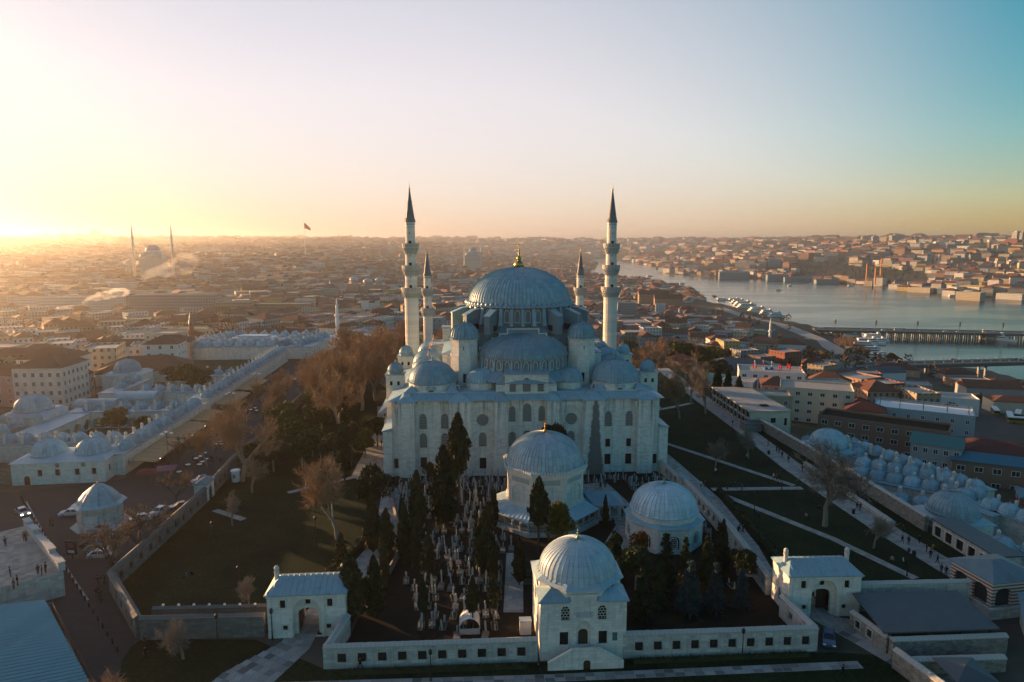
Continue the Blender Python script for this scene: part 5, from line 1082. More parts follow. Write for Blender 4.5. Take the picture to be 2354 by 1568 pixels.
for i, (x, y) in enumerate([(-8, -3), (-7, -3.6), (4, -2), (4.6, -3.3), (8, 1.5), (8.6, 0), (9, -1.2), (13.5, -4), (-3, 4)]):
    p = rt.matrix_basis @ Vector((x, y, 15.1)); u = thing('folded_umbrella', f'folded red umbrella, {ordn(i)} from the left on the rooftop restaurant', 'umbrella', p, 0, 'folded red umbrellas on the restaurant roof')
    MB().tube((0,0,0), (0,0,3.6), .05, .05, 5).build('pole', 'iron', u); MB().lathe([(.18, .9), (.42, 1.1), (.30, 2.2), (.12, 3.4), (.02, 3.6)], 8).build('canopy', 'red_canvas', u)
for i, (x, y) in enumerate([(-2, 0), (0.5, 1.5)]):
    p = rt.matrix_basis @ Vector((x, y, 15.1)); u = thing('tarpaulin', ['blue tarpaulin heap on the restaurant roof, left one', 'blue tarpaulin heap on the restaurant roof, right one'][i], 'tarpaulin', p); MB().lathe([(1.3, 0), (1.2, .5), (.7, .95), (.05, 1.1)], 8).build('sheet', 'blue_tarp', u)
fr = thing('steel_pergola', 'white steel pergola frame on the restaurant roof', 'pergola', rt.matrix_basis @ Vector((-3, 5, 15.1)), R(-16))
for x in (-4, 0, 4): MB().tube((x, 0, 0), (x, 0, 3), .08, .08, 5).build('post', 'white_paint', fr); MB().tube((x, -2, 3), (x, 3, 3), .08, .08, 5).build('beam', 'white_paint', fr)
H('white villa with dark red hipped roof among the trees right of the mosque', (100, 398), 16, 13, 10, R(-28), 'white', wins=(4, 3), storeys=2, roofmat='maroon_tile', cat='villa', name='villa', wh=2.0) if mat_plain('maroon_tile', (.10, .04, .034), .85, .2) else 0
H('small pale cottage in front of the white villa', (84, 330), 10, 8, 5, R(-20), 'pink', wins=(3, 2), storeys=1, roof='gable', roofmat='concrete')
H('green glass-roofed hall left of the rooftop restaurant', (104, 345), 12, 16, 7, R(-40), 'grey', wins=(0, 0), roof='gable', roofmat='green_metal', storeys=1, cat='hall')
H('dark-tiled long hall with domed hump behind the rooftop restaurant', (135, 395), 44, 26, 9, R(-15), 'brown', wins=(0, 0), roof='hip', roofmat='dark_sheet', storeys=1, rh=5, cat='hall', name='dark_hall')
H('red-roofed house right of the rooftop restaurant', (163, 345), 20, 16, 10, R(-30), 'brown', wins=(3, 3), storeys=2, rh=5)
bl = H('long brown brick block with ragged mossy roof behind the right madrasa', (124, 222), 38, 12, 10.5, R(-36), 'brown', roof='flat', wins=(9, 2), storeys=3, cat='building', name='brick_block', ww=1.8, z0=-14, roofmat='soil')
H('faded grey town house with a row of dark windows behind the right madrasa', (128, 199), 13, 10, 11, R(-36), 'grey', roof='gable', wins=(5, 2), storeys=3, z0=-15, roofmat='green_metal')
H('dark house with blue metal roof and cream bays at the right edge', (141, 189), 26, 10, 8.5, R(-26), 'brown', roof='hip', wins=(6, 2), storeys=2, z0=-15, roofmat='blue_roof', ww=1.9, rh=1.6) if mat_plain('blue_roof', (.05, .15, .20), .4, .4, .2) else 0
H('maroon-roofed house behind the blue metal roof at the right edge', (152, 199), 30, 11, 8.5, R(-24), 'brown', roof='hip', wins=(6, 2), storeys=2, z0=-16, roofmat='maroon_tile', rh=1.8)
H('small house with blue roof below the right madrasa corner', (139, 170), 12, 9, 6, R(-30), 'brick red', roof='hip', wins=(3, 2), storeys=2, z0=-16, roofmat='blue_roof', rh=1.2)
sb = H('grey block with white roof terrace and long steel frame at the right', (164, 266), 34, 16, 12, R(-30), 'blue grey', roof='flat', wins=(7, 3), storeys=3, cat='building', name='terrace_block', roofmat='white_paint', z0=-22)
for y in (-7, -2): 
    MB().tube((-16, y, 15.2), (16, y, 15.2), .16, .16, 5).build('roof_beam', 'sheet_metal', sb)
    for x in (-15, -8, 0, 8, 15): MB().tube((x, y, 12), (x, y, 15.2), .09, .09, 5).build('roof_post', 'iron', sb)
H('cream house with sunlit gable left of the grey roof-terrace block', (139, 262), 14, 11, 10, R(-25), 'cream', wins=(3, 2), storeys=3, z0=-19, roofmat='maroon_tile')
H('dark house below the grey roof-terrace block', (170, 232), 22, 14, 9, R(-28), 'brown', wins=(5, 3), storeys=2, z0=-24, roofmat='maroon_tile', rh=2)
H('dim house with pale blue wall at the right frame edge', (190, 222), 24, 12, 8, R(-28), 'blue grey', wins=(5, 2), storeys=2, z0=-26, roof='flat')
H('flat white warehouse beyond the grey roof-terrace block', (215, 330), 24, 14, 8, R(-20), 'white', roof='flat', wins=(0, 0), storeys=1, cat='warehouse')
H('long low warehouse near the metro bridge foot', (262, 340), 34, 14, 7, R(-15), 'cream', roof='hip', wins=(0, 0), storeys=1, cat='warehouse', rh=2)
H('grey warehouse behind the yellow bus stand', (285, 400), 30, 16, 7, R(-12), 'grey', roof='gable', wins=(0, 0), storeys=1, cat='warehouse')
for i, (x_, y_, w_, d_, h_, wl_) in enumerate([(205, 425, 22, 14, 6, 'grey'), (232, 450, 26, 14, 5, 'brown'), (215, 480, 20, 13, 6, 'tan'), (260, 470, 24, 14, 5, 'white'), (245, 505, 20, 12, 6, 'grey'), (285, 500, 30, 14, 5, 'salmon'), (270, 540, 22, 12, 6, 'cream'), (310, 455, 26, 14, 5, 'brown'), (330, 500, 24, 14, 5, 'grey'), (200, 385, 18, 12, 7, 'brick red'), (235, 395, 20, 12, 6, 'grey'), (305, 550, 20, 12, 5, 'white'), (205, 520, 20, 12, 7, 'cream'), (180, 470, 20, 13, 7, 'tan'), (335, 420, 28, 14, 6, 'brown'), (300, 355, 26, 14, 6, 'brown'), (262, 300, 24, 14, 7, 'brown'), (300, 300, 26, 14, 6, 'grey'), (230, 270, 22, 14, 8, 'brick red'), (232, 235, 22, 14, 8, 'brown')]):
    H(f'low {wl_} shed, {ordn(i)} of those on the dim flat by the metro bridge', (x_, y_), w_, d_, h_, R(-18+i % 5*7), wl_, roof=('gable', 'flat', 'hip')[i % 3], wins=(3, 2), storeys=1, cat='shed', name='shore_shed', roofmat=('dark_sheet', 'concrete', 'maroon_tile')[i % 3], group='sheds on the flat by the metro bridge', pane=False)
# small shore mosque with a slender minaret
sm = H('white waterside mosque with red hipped roof and slender minaret', (262, 640), 30, 20, 12, R(-18), 'white', roof='hip', wins=(6, 3), storeys=1, wh=4, cat='mosque', name='small_mosque', z0=-50)
MB().lathe([(1.6, 0), (1.3, 4), (1.1, 22), (1.7, 22.6), (1.7, 24), (.95, 24), (.9, 30), (.05, 36)], 12, (-17, -4)).build('minaret', 'white_paint', sm)

# --- left, beyond the madrasas
LH = [('white house with red roof and balcony among the left rooftops', (-150, 292), 14, 12, 13, 8, 'white', 'hip', 4), ('white-walled house with glazed attic left of the orange-roofed hall', (-178, 262), 20, 14, 12, 5, 'white', 'hip', 4), ('dark-roofed house with a sunlit side on the left edge of the madrasa', (-176, 234), 16, 13, 11, -4, 'pink', 'hip', 3),
 ('blue-grey villa with tall white-framed openings at far left', (-182, 214), 14, 11, 10, -6, 'blue grey', 'flat', 2), ('pinkish house with dark roof at the left frame edge', (-178, 190), 12, 12, 10, 10, 'pink', 'hip', 3), ('small hip-roofed house at the left frame edge behind the domed hall', (-198, 230), 11, 9, 11, 12, 'tan', 'hip', 3),
 ('long hall with broad orange tiled roof behind the pines', (-150, 276), 34, 20, 5, 24, 'cream', 'hip', 1), ('large windowless white gable wall building among left rooftops', (-196, 336), 24, 12, 12, 4, 'white', 'gable', 1), ('red-roofed house beside the white gable wall', (-160, 318), 18, 12, 10, 12, 'salmon', 'hip', 3),
 ('cream apartment house with balconies left of the brick minaret', (-196, 384), 18, 14, 15, -5, 'cream', 'flat', 4), ('tan house with pale roof at far left behind the dark pines', (-250, 300), 22, 16, 11, 6, 'tan', 'hip', 3), ('grey apartment house at the left edge behind the cedar', (-262, 345), 24, 14, 14, -8, 'grey', 'flat', 4),
 ('low white metal-roofed hall among left rooftops', (-225, 400), 40, 18, 8, 10, 'white', 'flat', 1), ('ochre-fronted office block among left rooftops', (-215, 460), 30, 14, 12, 5, 'yellow', 'flat', 3), ('long red-roofed school behind the brick minaret', (-150, 440), 46, 13, 9, -4, 'tan', 'gable', 2),
 ('white house with dark attic left of the glowing haze', (-280, 420), 22, 14, 11, 0, 'white', 'gable', 3), ('salmon house beside the small domed bath', (-120, 395), 15, 12, 9, 20, 'salmon', 'hip', 3), ('pale house right of the small domed bath', (-92, 410), 14, 11, 9, -12, 'cream', 'gable', 2),
 ('yellow and white roof pavilion behind the hospice', (-66, 430), 20, 14, 10, 6, 'yellow', 'flat', 2), ('white house with red roof behind the hospice', (-48, 452), 16, 12, 9, -8, 'white', 'hip', 2), ('low brick office with white pillar left of the tall left minaret', (-70, 520), 36, 16, 14, -3, 'grey', 'flat', 4)]
for lb, c, w, d, h_, rz, wl_, rf, stn in LH: H(lb, c, w, d, h_, R(rz), wl_, roof=rf, wins=(max(2, int(w/4)), max(2, int(d/4))) if stn > 1 else (0, 0), storeys=stn)
for i, (c, h_) in enumerate([((-134, 138), 11), ((-142, 152), 12), ((-150, 168), 12), ((-140, 124), 11), ((-158, 182), 13), ((-152, 140), 13), ((-168, 168), 14)]): H(f'added plain town house, {ordn(i)} in the unseen block shading the street from the left', c, 13, 12, h_, R(20), ('tan', 'cream', 'grey')[i % 3], roof='hip', wins=(3, 3), storeys=3, group='added houses shading the street from out of view')  # houses added out of view on the left, to cast shade over the square
# brick minaret and little domed bath
bmn = thing('brick_minaret', 'slender brick minaret with dark cone among the left rooftops', 'minaret', (-176, 372, T1(-176, 372))); reserve((-176, 372), 5)
MB().lathe([(1.7, -2), (1.6, 14), (2.1, 15), (2.1, 16.2), (1.35, 16.2), (1.3, 20)], 12).build('shaft', 'brick', bmn); MB().lathe([(1.5, 20), (.05, 27)], 12).build('spire', 'cone_lead', bmn)
for lb, c, r in (('small bath house with two lead domes beside the brick minaret', (-150, 385), 4.5), ('white-domed mosque with cypress beside the large bare tree', (-98, 440), 8.5)):
    b = thing('domed_building', lb, 'building', (*c, T1(*c)), .2); reserve(c, r*2); MB().box(-r*1.3, r*1.3, -r*1.1, r*1.1, -3, 5).build('wall', 'wall_cream', b); put('dome', dome_mesh(r, r*.6, 28, 'lead_pale', rows=9), b, (0, 0, 5.4)); MB().lathe([(r*1.02, 4.8), (r*1.02, 5.5)], 24).build('drum', 'stone_warm', b)
    if r < 5: put('dome', dome_mesh(2.6, 1.7, 20, 'lead_pale', rows=6), b, (-r*1.2, -4, 4.2))
    else: MB().lathe([(1.2, 0), (1.1, 18), (1.6, 18.6), (1.6, 19.8), (.9, 19.8), (.85, 24), (.05, 31)], 12, (-15, 4)).build('minaret', 'white_paint', b)
# big blocks on the boulevard
def at(px, py, z): return G(px, py, z)
BIG = [('long white office slab with ribbon windows on the left boulevard', (210, 714), -20, 104, 16, 16, 'white', 8), ('low white block left of the long office slab', (82, 712), -20, 42, 14, 14, 'white', -3), ('long blank grey gridded block right of the white office slab', (404, 724), -20, 92, 18, 22, 'grey', 4), ('grey office block with rows of windows right of the blank gridded block', (540, 728), -20, 36, 16, 15, 'tan', 6), ('flat-topped brown office left of the tall left minaret', (652, 724), -20, 60, 16, 12, 'tan', 3),
 ('grey office building standing right of the tall right minaret', (1440, 724), -33, 24, 16, 15, 'grey', -3), ('long flat concrete market roof behind the right minaret', (1432, 752), -30, 52, 34, 6, 'grey', 4), ('white four-storey house right of the grey office building', (1517, 720), -38, 13, 11, 12, 'white', -10), ('red-gabled factory hall beyond the right minaret', (1500, 692), -40, 48, 26, 12, 'tan', -5), ('second red-gabled factory hall beyond the right minaret', (1535, 700), -42, 44, 28, 10, 'salmon', -8),
 ('white building with striped front beside the left houses', (905, 712), -20, 30, 12, 14, 'white', 0)]
for lb, (px, py), z, w, d, h_, wl_, rz in BIG:
    c = at(px, py, z); H(lb, c, w, d, h_, R(rz), wl_, roof='gable' if 'gabled' in lb else 'flat', cat='building', name='office_block', far=True, z0=z, depth=8)
for i, (px, wl_, hh) in enumerate([(840, 'white', 15), (853, 'white', 12), (865, 'white', 14), (876, 'yellow', 11), (886, 'yellow', 10)]):
    c = at(px, 722-i*1.2, -19); H(f'{["tall white","narrow white","white bay-fronted","pale yellow","small yellow"][i]} terraced house in the row below the brick church', c, 7.5, 10, hh, R(6), wl_, roof='gable', wins=(3, 0), storeys=4, z0=-19, pane=False, ww=.9, wh=1.5)
# brick church with drums
zc = (-199, 935); ch = thing('brick_church', 'pink brick church with three grey domes on the hillside behind the left minarets', 'church', (*zc, -16), R(4)); reserve(zc, 34)
for x, y, w, d, h_ in ((-16, -4, 16, 20, 17), (2, 0, 18, 22, 14), (17, 0, 14, 20, 16)): MB().box(x-w/2, x+w/2, y-d/2, y+d/2, -6, h_).build('wall', 'wall_salmon', ch); MB().box(x-w/2-.6, x+w/2+.6, y-d/2-.6, y+d/2+.6, h_, h_+.8).build('roof', 'lead', ch); MB().lathe([(w*.33, h_), (w*.33, h_+6)], 12, (x, y)).build('drum', 'wall_salmon', ch); put('dome', dome_mesh(round(w*.36, 2), w*.25, 16, 'lead_pale', rows=6), ch, (x, y, h_+6))
# distant mosques
def far_mosque(label, c, z, s, mh, gap, podium=20):
    t = thing('distant_mosque', label, 'mosque', (*c, z), math.atan2(-c[0], c[1])); reserve(c, 45*s)
    MB().box(-20*s, 20*s, -18*s, 18*s, -podium, 14*s).box(-13*s, 13*s, -13*s, 13*s, 14*s, 24*s).build('wall', 'stone_worn', t)
    put('dome', dome_mesh(round(11*s, 2), 8.5*s, 32, 'lead_dome', rows=9), t, (0, 0, 27*s)); MB().lathe([(11*s, 24*s), (11*s, 27*s)], 24).build('drum', 'stone', t)
    for x in (-13, 13):
        put('half_dome', dome_mesh(round(7*s, 2), 4.5*s, 20, 'lead_pale', rows=6), t, (x*s, 0, 17*s)); put('corner_dome', dome_mesh(round(3.5*s, 2), 2.8*s, 14, 'lead_pale', rows=5), t, (x*s*1.2, -12*s, 16*s))
    put('half_dome', dome_mesh(round(7*s, 2), 4.5*s, 20, 'lead_pale', rows=6), t, (0, -13*s, 17*s))
    for x in (-gap/2, gap/2): MB().lathe([(2*s, -podium), (1.8*s, mh*.5), (2.7*s, mh*.52), (2.7*s, mh*.55), (1.6*s, mh*.55), (1.5*s, mh*.66), (2.4*s, mh*.68), (2.4*s, mh*.7), (1.35*s, mh*.7), (1.3*s, mh*.8), (.05, mh)], 12, (x, 6*s)).build('minaret', 'minaret_stone', t)
far_mosque('hazy mosque with two tall minarets on the left skyline', polar(350, 1270), 18, 1.0, 70, 57)
far_mosque('hazy domed mosque with two minarets just left of the great dome', polar(1086, 2000), 6, 1.1, 48, 48)
# flag
fp = polar(700.5, 1900); fl = thing('flagpole', 'tall flagpole with a drooping red flag on the left skyline', 'flagpole', (*fp, 10))
MB().tube((0, 0, 0), (0, 0, 101), .7, .35, 6).build('pole', 'white_paint', fl)
V = []; 
for i in range(9):
    for j in range(5): u, v = i/8, j/4; V.append((.4+16*u, 1.2*math.sin(u*7+v), 100-15*v*(1-.55*u)-14*u**1.2))
fg = MB().add(V, [(i*5+j, i*5+j+1, i*5+j+6, i*5+j+5) for i in range(8) for j in range(4)]).build('flag', 'flag_red', fl, smooth=True)
MB().lathe([(1.6, 0), (1.6, .1)], 10).build('crescent', 'white_paint', fg, (5.2, -1.3, 90)).rotation_euler = (PI/2, 0, 0)

# ---------------------------------------------------------------- generated town
def town():
    S = []
    for r0, r1, s in ((232, 560, 17), (560, 900, 19), (900, 1500, 22), (1500, 2600, 27), (2600, 4200, 42), (4200, 8000, 90)):
        r = r0
        while r < r1:
            n = int(R(86)*r/s); a = np.linspace(R(-43), R(43), n)+RNG.uniform(-.35, .35, n)*s/r; rr = r+RNG.uniform(-.35, .35, n)*s
            S.append(np.stack([rr*np.sin(a), rr*np.cos(a), np.full(n, s)], 1)); r += s
    S = np.concatenate(S); x, y, s = S.T; r_ = np.hypot(x, y); z = T(x, y); ok = (z > -53.4) & ~(inside(PLATEAU, x, y) & (x > -160))
    dpl = polydist(PLATEAU, x, y, True); ok &= (dpl > 14) | (x < -160)
    ok &= ~((x > 55) & (y < 330) & (x < 130)); ok &= ~((x > 20) & (x < 150) & (y > 300) & (y < 560) & (x > (y-430)*.5))     # wooded slope right of the mosque
    ok &= ~((x > -70) & (x < 40) & (y < 470)); ok &= ~((x > -160) & (r_ < 322)); ok &= ~((x > -158) & (x < -80) & (y < 372)); ok &= ~((x > -215) & (y < 214)); ok &= ~((x < -80) & (x > -175) & (y < 400) & (x > -140))
    dsh = polydist(SHORE, x, y); ok &= ~((dsh < 60) & (y < 1300)); ok &= ~((dsh < 110) & (y > 600) & (y < 1250))   # shore road and park
    ok &= ~((x > 185) & (y < 600))
    farside = (y > 900) & (polydist(SHOREF, x, y) < dsh) & (np.degrees(np.arctan2(x, y)) > 4); ok &= ~(farside & (RNG.random(len(x)) < .42))
    b = np.degrees(np.arctan2(x, y)); r = np.hypot(x, y)
    for cx, cy, rr in RES: ok &= np.hypot(x-cx, y-cy) > rr+5
    ok &= ~((b > 22.5) & (b < 31.3) & (r > 1950+ (31-b)*40) & (r < 2350+(31-b)*60))       # cemetery wood on the far hill
    nz = np.array([mnoise.noise((u/70., v/70., 9.)) for u, v in zip(x, y)]); ok &= ~((nz > .42) & (r > 400))    # trees and squares
    x, y, s, z, r, b = x[ok], y[ok], s[ok], z[ok], r[ok], b[ok]
    n = len(x); w = s*RNG.uniform(.66, 1.12, n); d = s*RNG.uniform(.55, .95, n); h = RNG.uniform(5, 15, n)*np.clip(s/20, 1, 1.9); h *= np.where(r > 4000, 1.3, 1); dsn = polydist(SHORE, x, y); h *= np.where((y > 700) & (dsn < 500), np.clip(dsn/500, .35, 1), 1)
    rot = np.array([mnoise.noise((u/260., v/260., 1.))*1.6 for u, v in zip(x, y)])+RNG.choice([0, PI/2], n)
    rot = np.where((y > 900) & (polydist(SHOREF, x, y) < polydist(SHORE, x, y)) & (b > 4), R(-62)+rot*.3, rot); kind = RNG.choice(3, n, p=[.36, .48, .16]); cname = list(WALLC); ci = RNG.choice(len(cname), n, p=[.27, .23, .06, .14, .11, .09, .03, .02, .03, .02])
    return x, y, z, s, w, d, h, rot, kind, ci, cname, r, b
x, y, z, s, w, d, h, rot, kind, ci, cname, r, b = town()
vis = np.where((np.abs(b) < 37.5) & ~((np.abs(b) < 10.5) & (r < 620)) & (r < 900), (h*w)**.5/r, 0); pick = set(np.argsort(-vis)[:240].tolist())
order = sorted(pick, key=lambda i: r[i]); bands = [order[i:i+24] for i in range(0, len(order), 24)]
for bi, band_ in enumerate(bands):
    band_ = sorted(band_, key=lambda i: b[i])
    for k_, i in enumerate(band_):
        rf = ('hip', 'flat', 'gable')[kind[i]]; rl = {'hip': 'red hipped roof', 'flat': 'flat roof', 'gable': 'red gabled roof'}[rf]
        house(f'{cname[ci[i]]} town house with {rl}, {ordn(k_)} from left in the {ordn(bi)} row', (x[i], y[i]), w[i], d[i], h[i], rot[i], cname[ci[i]], roof=rf, far=True, z0=z[i], group='hillside town houses', depth=6)
def far_town():
    V = []; F = []; C = []; idx = [i for i in range(len(x)) if i not in pick]
    wc = [WALLC[c] for c in cname]; rc = [(.22, .10, .065), (.27, .13, .09), (.18, .09, .065), (.25, .15, .115)]
    for i in idx:
        ca, sa = math.cos(rot[i]), math.sin(rot[i]); W, D, hh, zz = w[i]/2, d[i]/2, h[i], z[i]; bI = len(V)
        pt = lambda a, e, q: V.append((x[i]+a*ca-e*sa, y[i]+a*sa+e*ca, zz+q))
        for q in (-6, hh):
            for a, e in ((-W,-D), (W,-D), (W,D), (-W,D)): pt(a, e, q)
        for q in range(4): F.append((bI+q, bI+(q+1) % 4, bI+4+(q+1) % 4, bI+4+q)); C.append(wc[ci[i]])
        rcol = rc[i % 4] if kind[i] != 1 else ((.34, .33, .31), (.26, .25, .24), (.45, .43, .40))[i % 3]
        if kind[i] == 1: F.append((bI+4, bI+5, bI+6, bI+7)); C.append(rcol)
        else:
            k2 = .5 if kind[i] == 0 else 1.02; pt(-W*k2, 0, hh+min(W, D)*.5); pt(W*k2, 0, hh+min(W, D)*.5); F += [(bI+4, bI+5, bI+9, bI+8), (bI+6, bI+7, bI+8, bI+9), (bI+5, bI+6, bI+9), (bI+7, bI+4, bI+8)]; C += [rcol]*4
    m = MB(); m.v = V; m.f = F; me = m.mesh('distant_town', 'far_wall'); at_ = me.attributes.new('tint', 'FLOAT_COLOR', 'FACE')
    at_.data.foreach_set('color', np.array([(*c, 1) for c in C], dtype=np.float32).ravel())
    tag(put('distant_town', me), 'hazy mass of small houses covering the far hills', 'town', kind='stuff'); print('TOWN', len(idx))
far_town()
# towers on the skyline
SK = [(22, 6800, 55, 120), (222, 6400, 60, 150), (245, 6400, 40, 118), (420, 7000, 40, 110), (455, 7200, 42, 110), (520, 7400, 40, 105), (780, 7000, 34, 128), (806, 7000, 28, 132), (845, 7200, 20, 122), (770, 7600, 80, 116), (1120, 7600, 120, 100), (1325, 7800, 34, 112), (1765, 5200, 60, 75), (1985, 4300, 26, 88), (2010, 4100, 30, 86), (2060, 4000, 70, 90), (2105, 4200, 40, 84), (2230, 3600, 24, 74), (2350, 3300, 40, 90), (2335, 3300, 22, 92)]
for i, (px, rr, ww_, zt) in enumerate(SK):
    c = polar(px, rr); zb = T1(*c); t = thing('skyline_tower', f'hazy tower block, {ordn(i)} from left on the skyline', 'tower block', (*c, zb), random.uniform(-.3, .3), 'tower blocks on the skyline')
    hh = max(12, zt+8-zb); MB().box(-ww_/2, ww_/2, -12, 12, -10, hh).build('wall', 'far_grey', t); MB().box(-ww_/4, ww_/6, -6, 6, hh, hh+5).build('roof_house', 'concrete', t)
# lit waterfront houses on the far shore
WFN = [(2235, 690, 44, 20, 'cream', 'three-bayed'), (2190, 681, 26, 16, 'white', 'square'), (2120, 672, 50, 13, 'cream', 'long'), (2085, 668, 30, 11, 'yellow', 'low'), (2060, 663, 22, 12, 'white', 'small'), (1990, 655, 40, 9, 'white', 'flat'), (2250, 662, 60, 20, 'yellow', 'broad'), (2190, 655, 46, 18, 'yellow', 'hipped'), (2130, 650, 40, 22, 'cream', 'tall'), (2310, 664, 44, 20, 'cream', 'high'), (2330, 688, 46, 14, 'white', 'rightmost')]
for i, (px, py, ww_, hh, wl_, ad) in enumerate(WFN):
    c = G(px, py, -54 if py > 652 and ad not in ('broad', 'hipped', 'tall', 'high') else -38); c = (c[0]+4, c[1]+14); z_ = T1(*c); house(f'{ad} {wl_} building on the sunlit far waterfront', c, ww_, 20, hh*.75, R(-58), wl_, roof='hip' if i % 2 else 'flat', far=True, cat='building', name='waterfront_building', z0=max(z_, -54.5), group='waterfront buildings on the far shore')
for i, (px, py, ww_, hh) in enumerate([(1690, 641, 92, 20), (1790, 645, 60, 16), (1835, 647, 70, 10), (1905, 652, 60, 9)]):
    c = G(px, py, -54); c = (c[0], c[1]+16); house(['tall grey shipyard shed on the far shore', 'second grey shipyard shed right of the tall one', 'low grey shipyard shed on the far shore', 'flat dockside shed left of the cranes'][i], c, ww_, 30, hh, R(-10), 'blue grey', roof='gable', far=True, cat='shed', name='shipyard_shed', z0=-54, roofmat='dark_sheet', rh=3)
for i, (px, py, hh, jib) in enumerate([(1990, 652, 52, -50), (2022, 652, 66, -26), (2010, 655, 44, 40)]):
    c = G(px, py, -50); t = thing('tower_crane', ['orange tower crane with long jib on the far shore', 'tallest orange tower crane on the far shore', 'lower orange tower crane nearest the water'][i], 'crane', (*c, -50)); MB().box(-1.3, 1.3, -1.3, 1.3, 0, hh).build('mast', 'crane_orange', t) if 'crane_orange' in MATS or mat_plain('crane_orange', (.50, .20, .04), .6) else 0
    MB().box(min(jib, -jib*.25), max(jib, -jib*.25), -1, 1, hh, hh+2).build('jib', 'crane_orange', t); MB().tube((0, 0, hh+9), (jib*.9, 0, hh+2), .3, .3, 4).tube((0, 0, hh), (0, 0, hh+9), .7, .4, 4).build('tie', 'crane_orange', t)

# ---------------------------------------------------------------- water: bridges and boats
def bridge(label, a, b, z, wd, step, thick, name, cols=4, low=-56):
    dv = Vector((b[0]-a[0], b[1]-a[1])); L = dv.length; t = thing(name, label, 'bridge', (*a, 0), math.atan2(dv.y, dv.x))
    MB().box(0, L, -wd/2, wd/2, z-thick, z).build('deck', 'concrete_dark', t); 
    for s in (-1, 1): MB().box(0, L, s*wd/2-.15, s*wd/2+.15, z, z+1.1).build('railing', 'concrete', t)
    n = int(L/step)
    for i in range(n):
        x_ = (i+.5)*step
        for q in range(cols):
            yy = -wd/2+wd*(q+.5)/cols; put('pier', cached(('pier', name), lambda: MB().box(-.7, .7, -.7, .7, low, z-thick).mesh('pier', 'concrete')), t, (x_, yy, 0))
    return t
mat_plain('concrete_dark', (.09, .09, .09), .85, .2)
A1, B1 = G(1872, 756, -47), G(2353, 766, -47); dv = Vector((B1[0]-A1[0], B1[1]-A1[1])); B1 = (B1[0]+dv.x*.4, B1[1]+dv.y*.4)
br1 = bridge('long low road bridge on rows of pale piers crossing the water', A1, B1, -47, 24, 9, 2.0, 'road_bridge', 4)
for i in range(5): p = Vector((*A1, -47))+Vector((dv.x, dv.y, 0))*(.1+.2*i); t = thing('bridge_banner', f'small lit banner pole, {ordn(i)} from left on the road bridge', 'banner', p, 0, 'banner poles on the road bridge'); MB().tube((0,0,0), (0,0,12), .2, .15, 5).build('pole', 'iron', t); MB().box(0, 1.6, -.05, .05, 6, 11.5).build('banner', 'crane_orange', t)
A2, B2 = G(1945, 846, -38), G(2353, 812, -30); dv2 = Vector((B2[0]-A2[0], B2[1]-A2[1])); B2 = (B2[0]+dv2.x*.5, B2[1]+dv2.y*.5)
br2 = bridge('slender metro bridge sloping across the right edge over the water', A2, B2, -36, 13, 46, 2.6, 'metro_bridge', 2, -58)
MB().add([(150, -5, -35), (260, -5, -35), (260, 5, -35), (150, 5, -35), (170, 0, -29.5), (235, 0, -29.5)], [(0,1,5,4), (1,2,5), (2,3,4,5), (3,0,4)]).build('station_roof', 'blue_roof', br2)
for i in range(40):
    for s in (-1, 1): MB().box(-.1, .1, -.1, .1, -36, -33.5).build('mast', 'concrete', br2, (4+i*8, s*6.3, 0))
def boat(label, c, L, rot, decks=2, hull='white_paint', group='boats moored by the near shore', z=WATER_Z):
    t = thing('ferry' if decks > 1 else 'boat', label, 'boat', (*c, z), rot, group); W = L*.2
    sec = [(-.5, .85), (-.25, 1), (.15, 1), (.38, .6), (.5, .06)]; V = []
    for sx, sw in sec: V += [(sx*L, -sw*W/2*.7, -.5), (sx*L, sw*W/2*.7, -.5), (sx*L*1.02, sw*W/2, L*.05+.6), (sx*L*1.02, -sw*W/2, L*.05+.6)]
    F = []
    for i in range(len(sec)-1):
        q = i*4; F += [(q, q+3, q+7, q+4), (q+2, q+1, q+5, q+6), (q+3, q+2, q+6, q+7), (q+1, q, q+4, q+5)]
    F += [(0, 1, 2, 3), (16, 19, 18, 17)]; MB().add(V, F).build('hull', hull, t); zz = L*.05+.6
    for k2 in range(decks):
        a, b2 = -.44+.06*k2, .26-.08*k2; MB().box(a*L, b2*L, -W*.4, W*.4, zz, zz+2.2).build('cabin', 'white_paint', t)
        for s in (-1, 1): MB().box(a*L+.8, b2*L-.8, s*W*.4-.03, s*W*.4+.03, zz+.8, zz+1.7).build('window_band', 'glass', t)
        MB().box(a*L-.6, b2*L+.6, -W*.46, W*.46, zz+2.2, zz+2.45).build('deck', 'white_paint', t); zz += 2.45
    MB().box(.08*L, .16*L, -W*.2, W*.2, zz, zz+1.8).build('wheelhouse', 'white_paint', t); return t
cf = G(2291, 782, WATER_Z); boat('white sunlit ferry under way below the road bridge', cf, 40, R(-56), 2, group=None)
BT = [(2010, 781, 30, 0, 2), (2022, 786, 24, .1, 1), (1998, 792, 34, -.1, 2), (1988, 800, 30, -.2, 2), (1975, 808, 26, -.3, 1), (2004, 812, 26, -.3, 2), (2012, 822, 24, -.5, 1), (1960, 775, 26, .2, 1), (1940, 770, 24, .1, 1), (1785, 728, 30, .3, 2), (1765, 722, 30, .3, 2), (1745, 716, 40, .2, 2), (1720, 708, 44, .2, 2), (1712, 702, 44, .2, 2), (1700, 697, 36, .2, 2), (1690, 691, 30, .2, 1), (1660, 690, 24, .2, 1)]
for i, (px, py, L_, rz, dk) in enumerate(BT): boat(f'white {"ferry" if dk > 1 else "boat"} moored by the near shore, {ordn(i)} counting away from the camera', G(px, py, WATER_Z), L_, rz, dk)
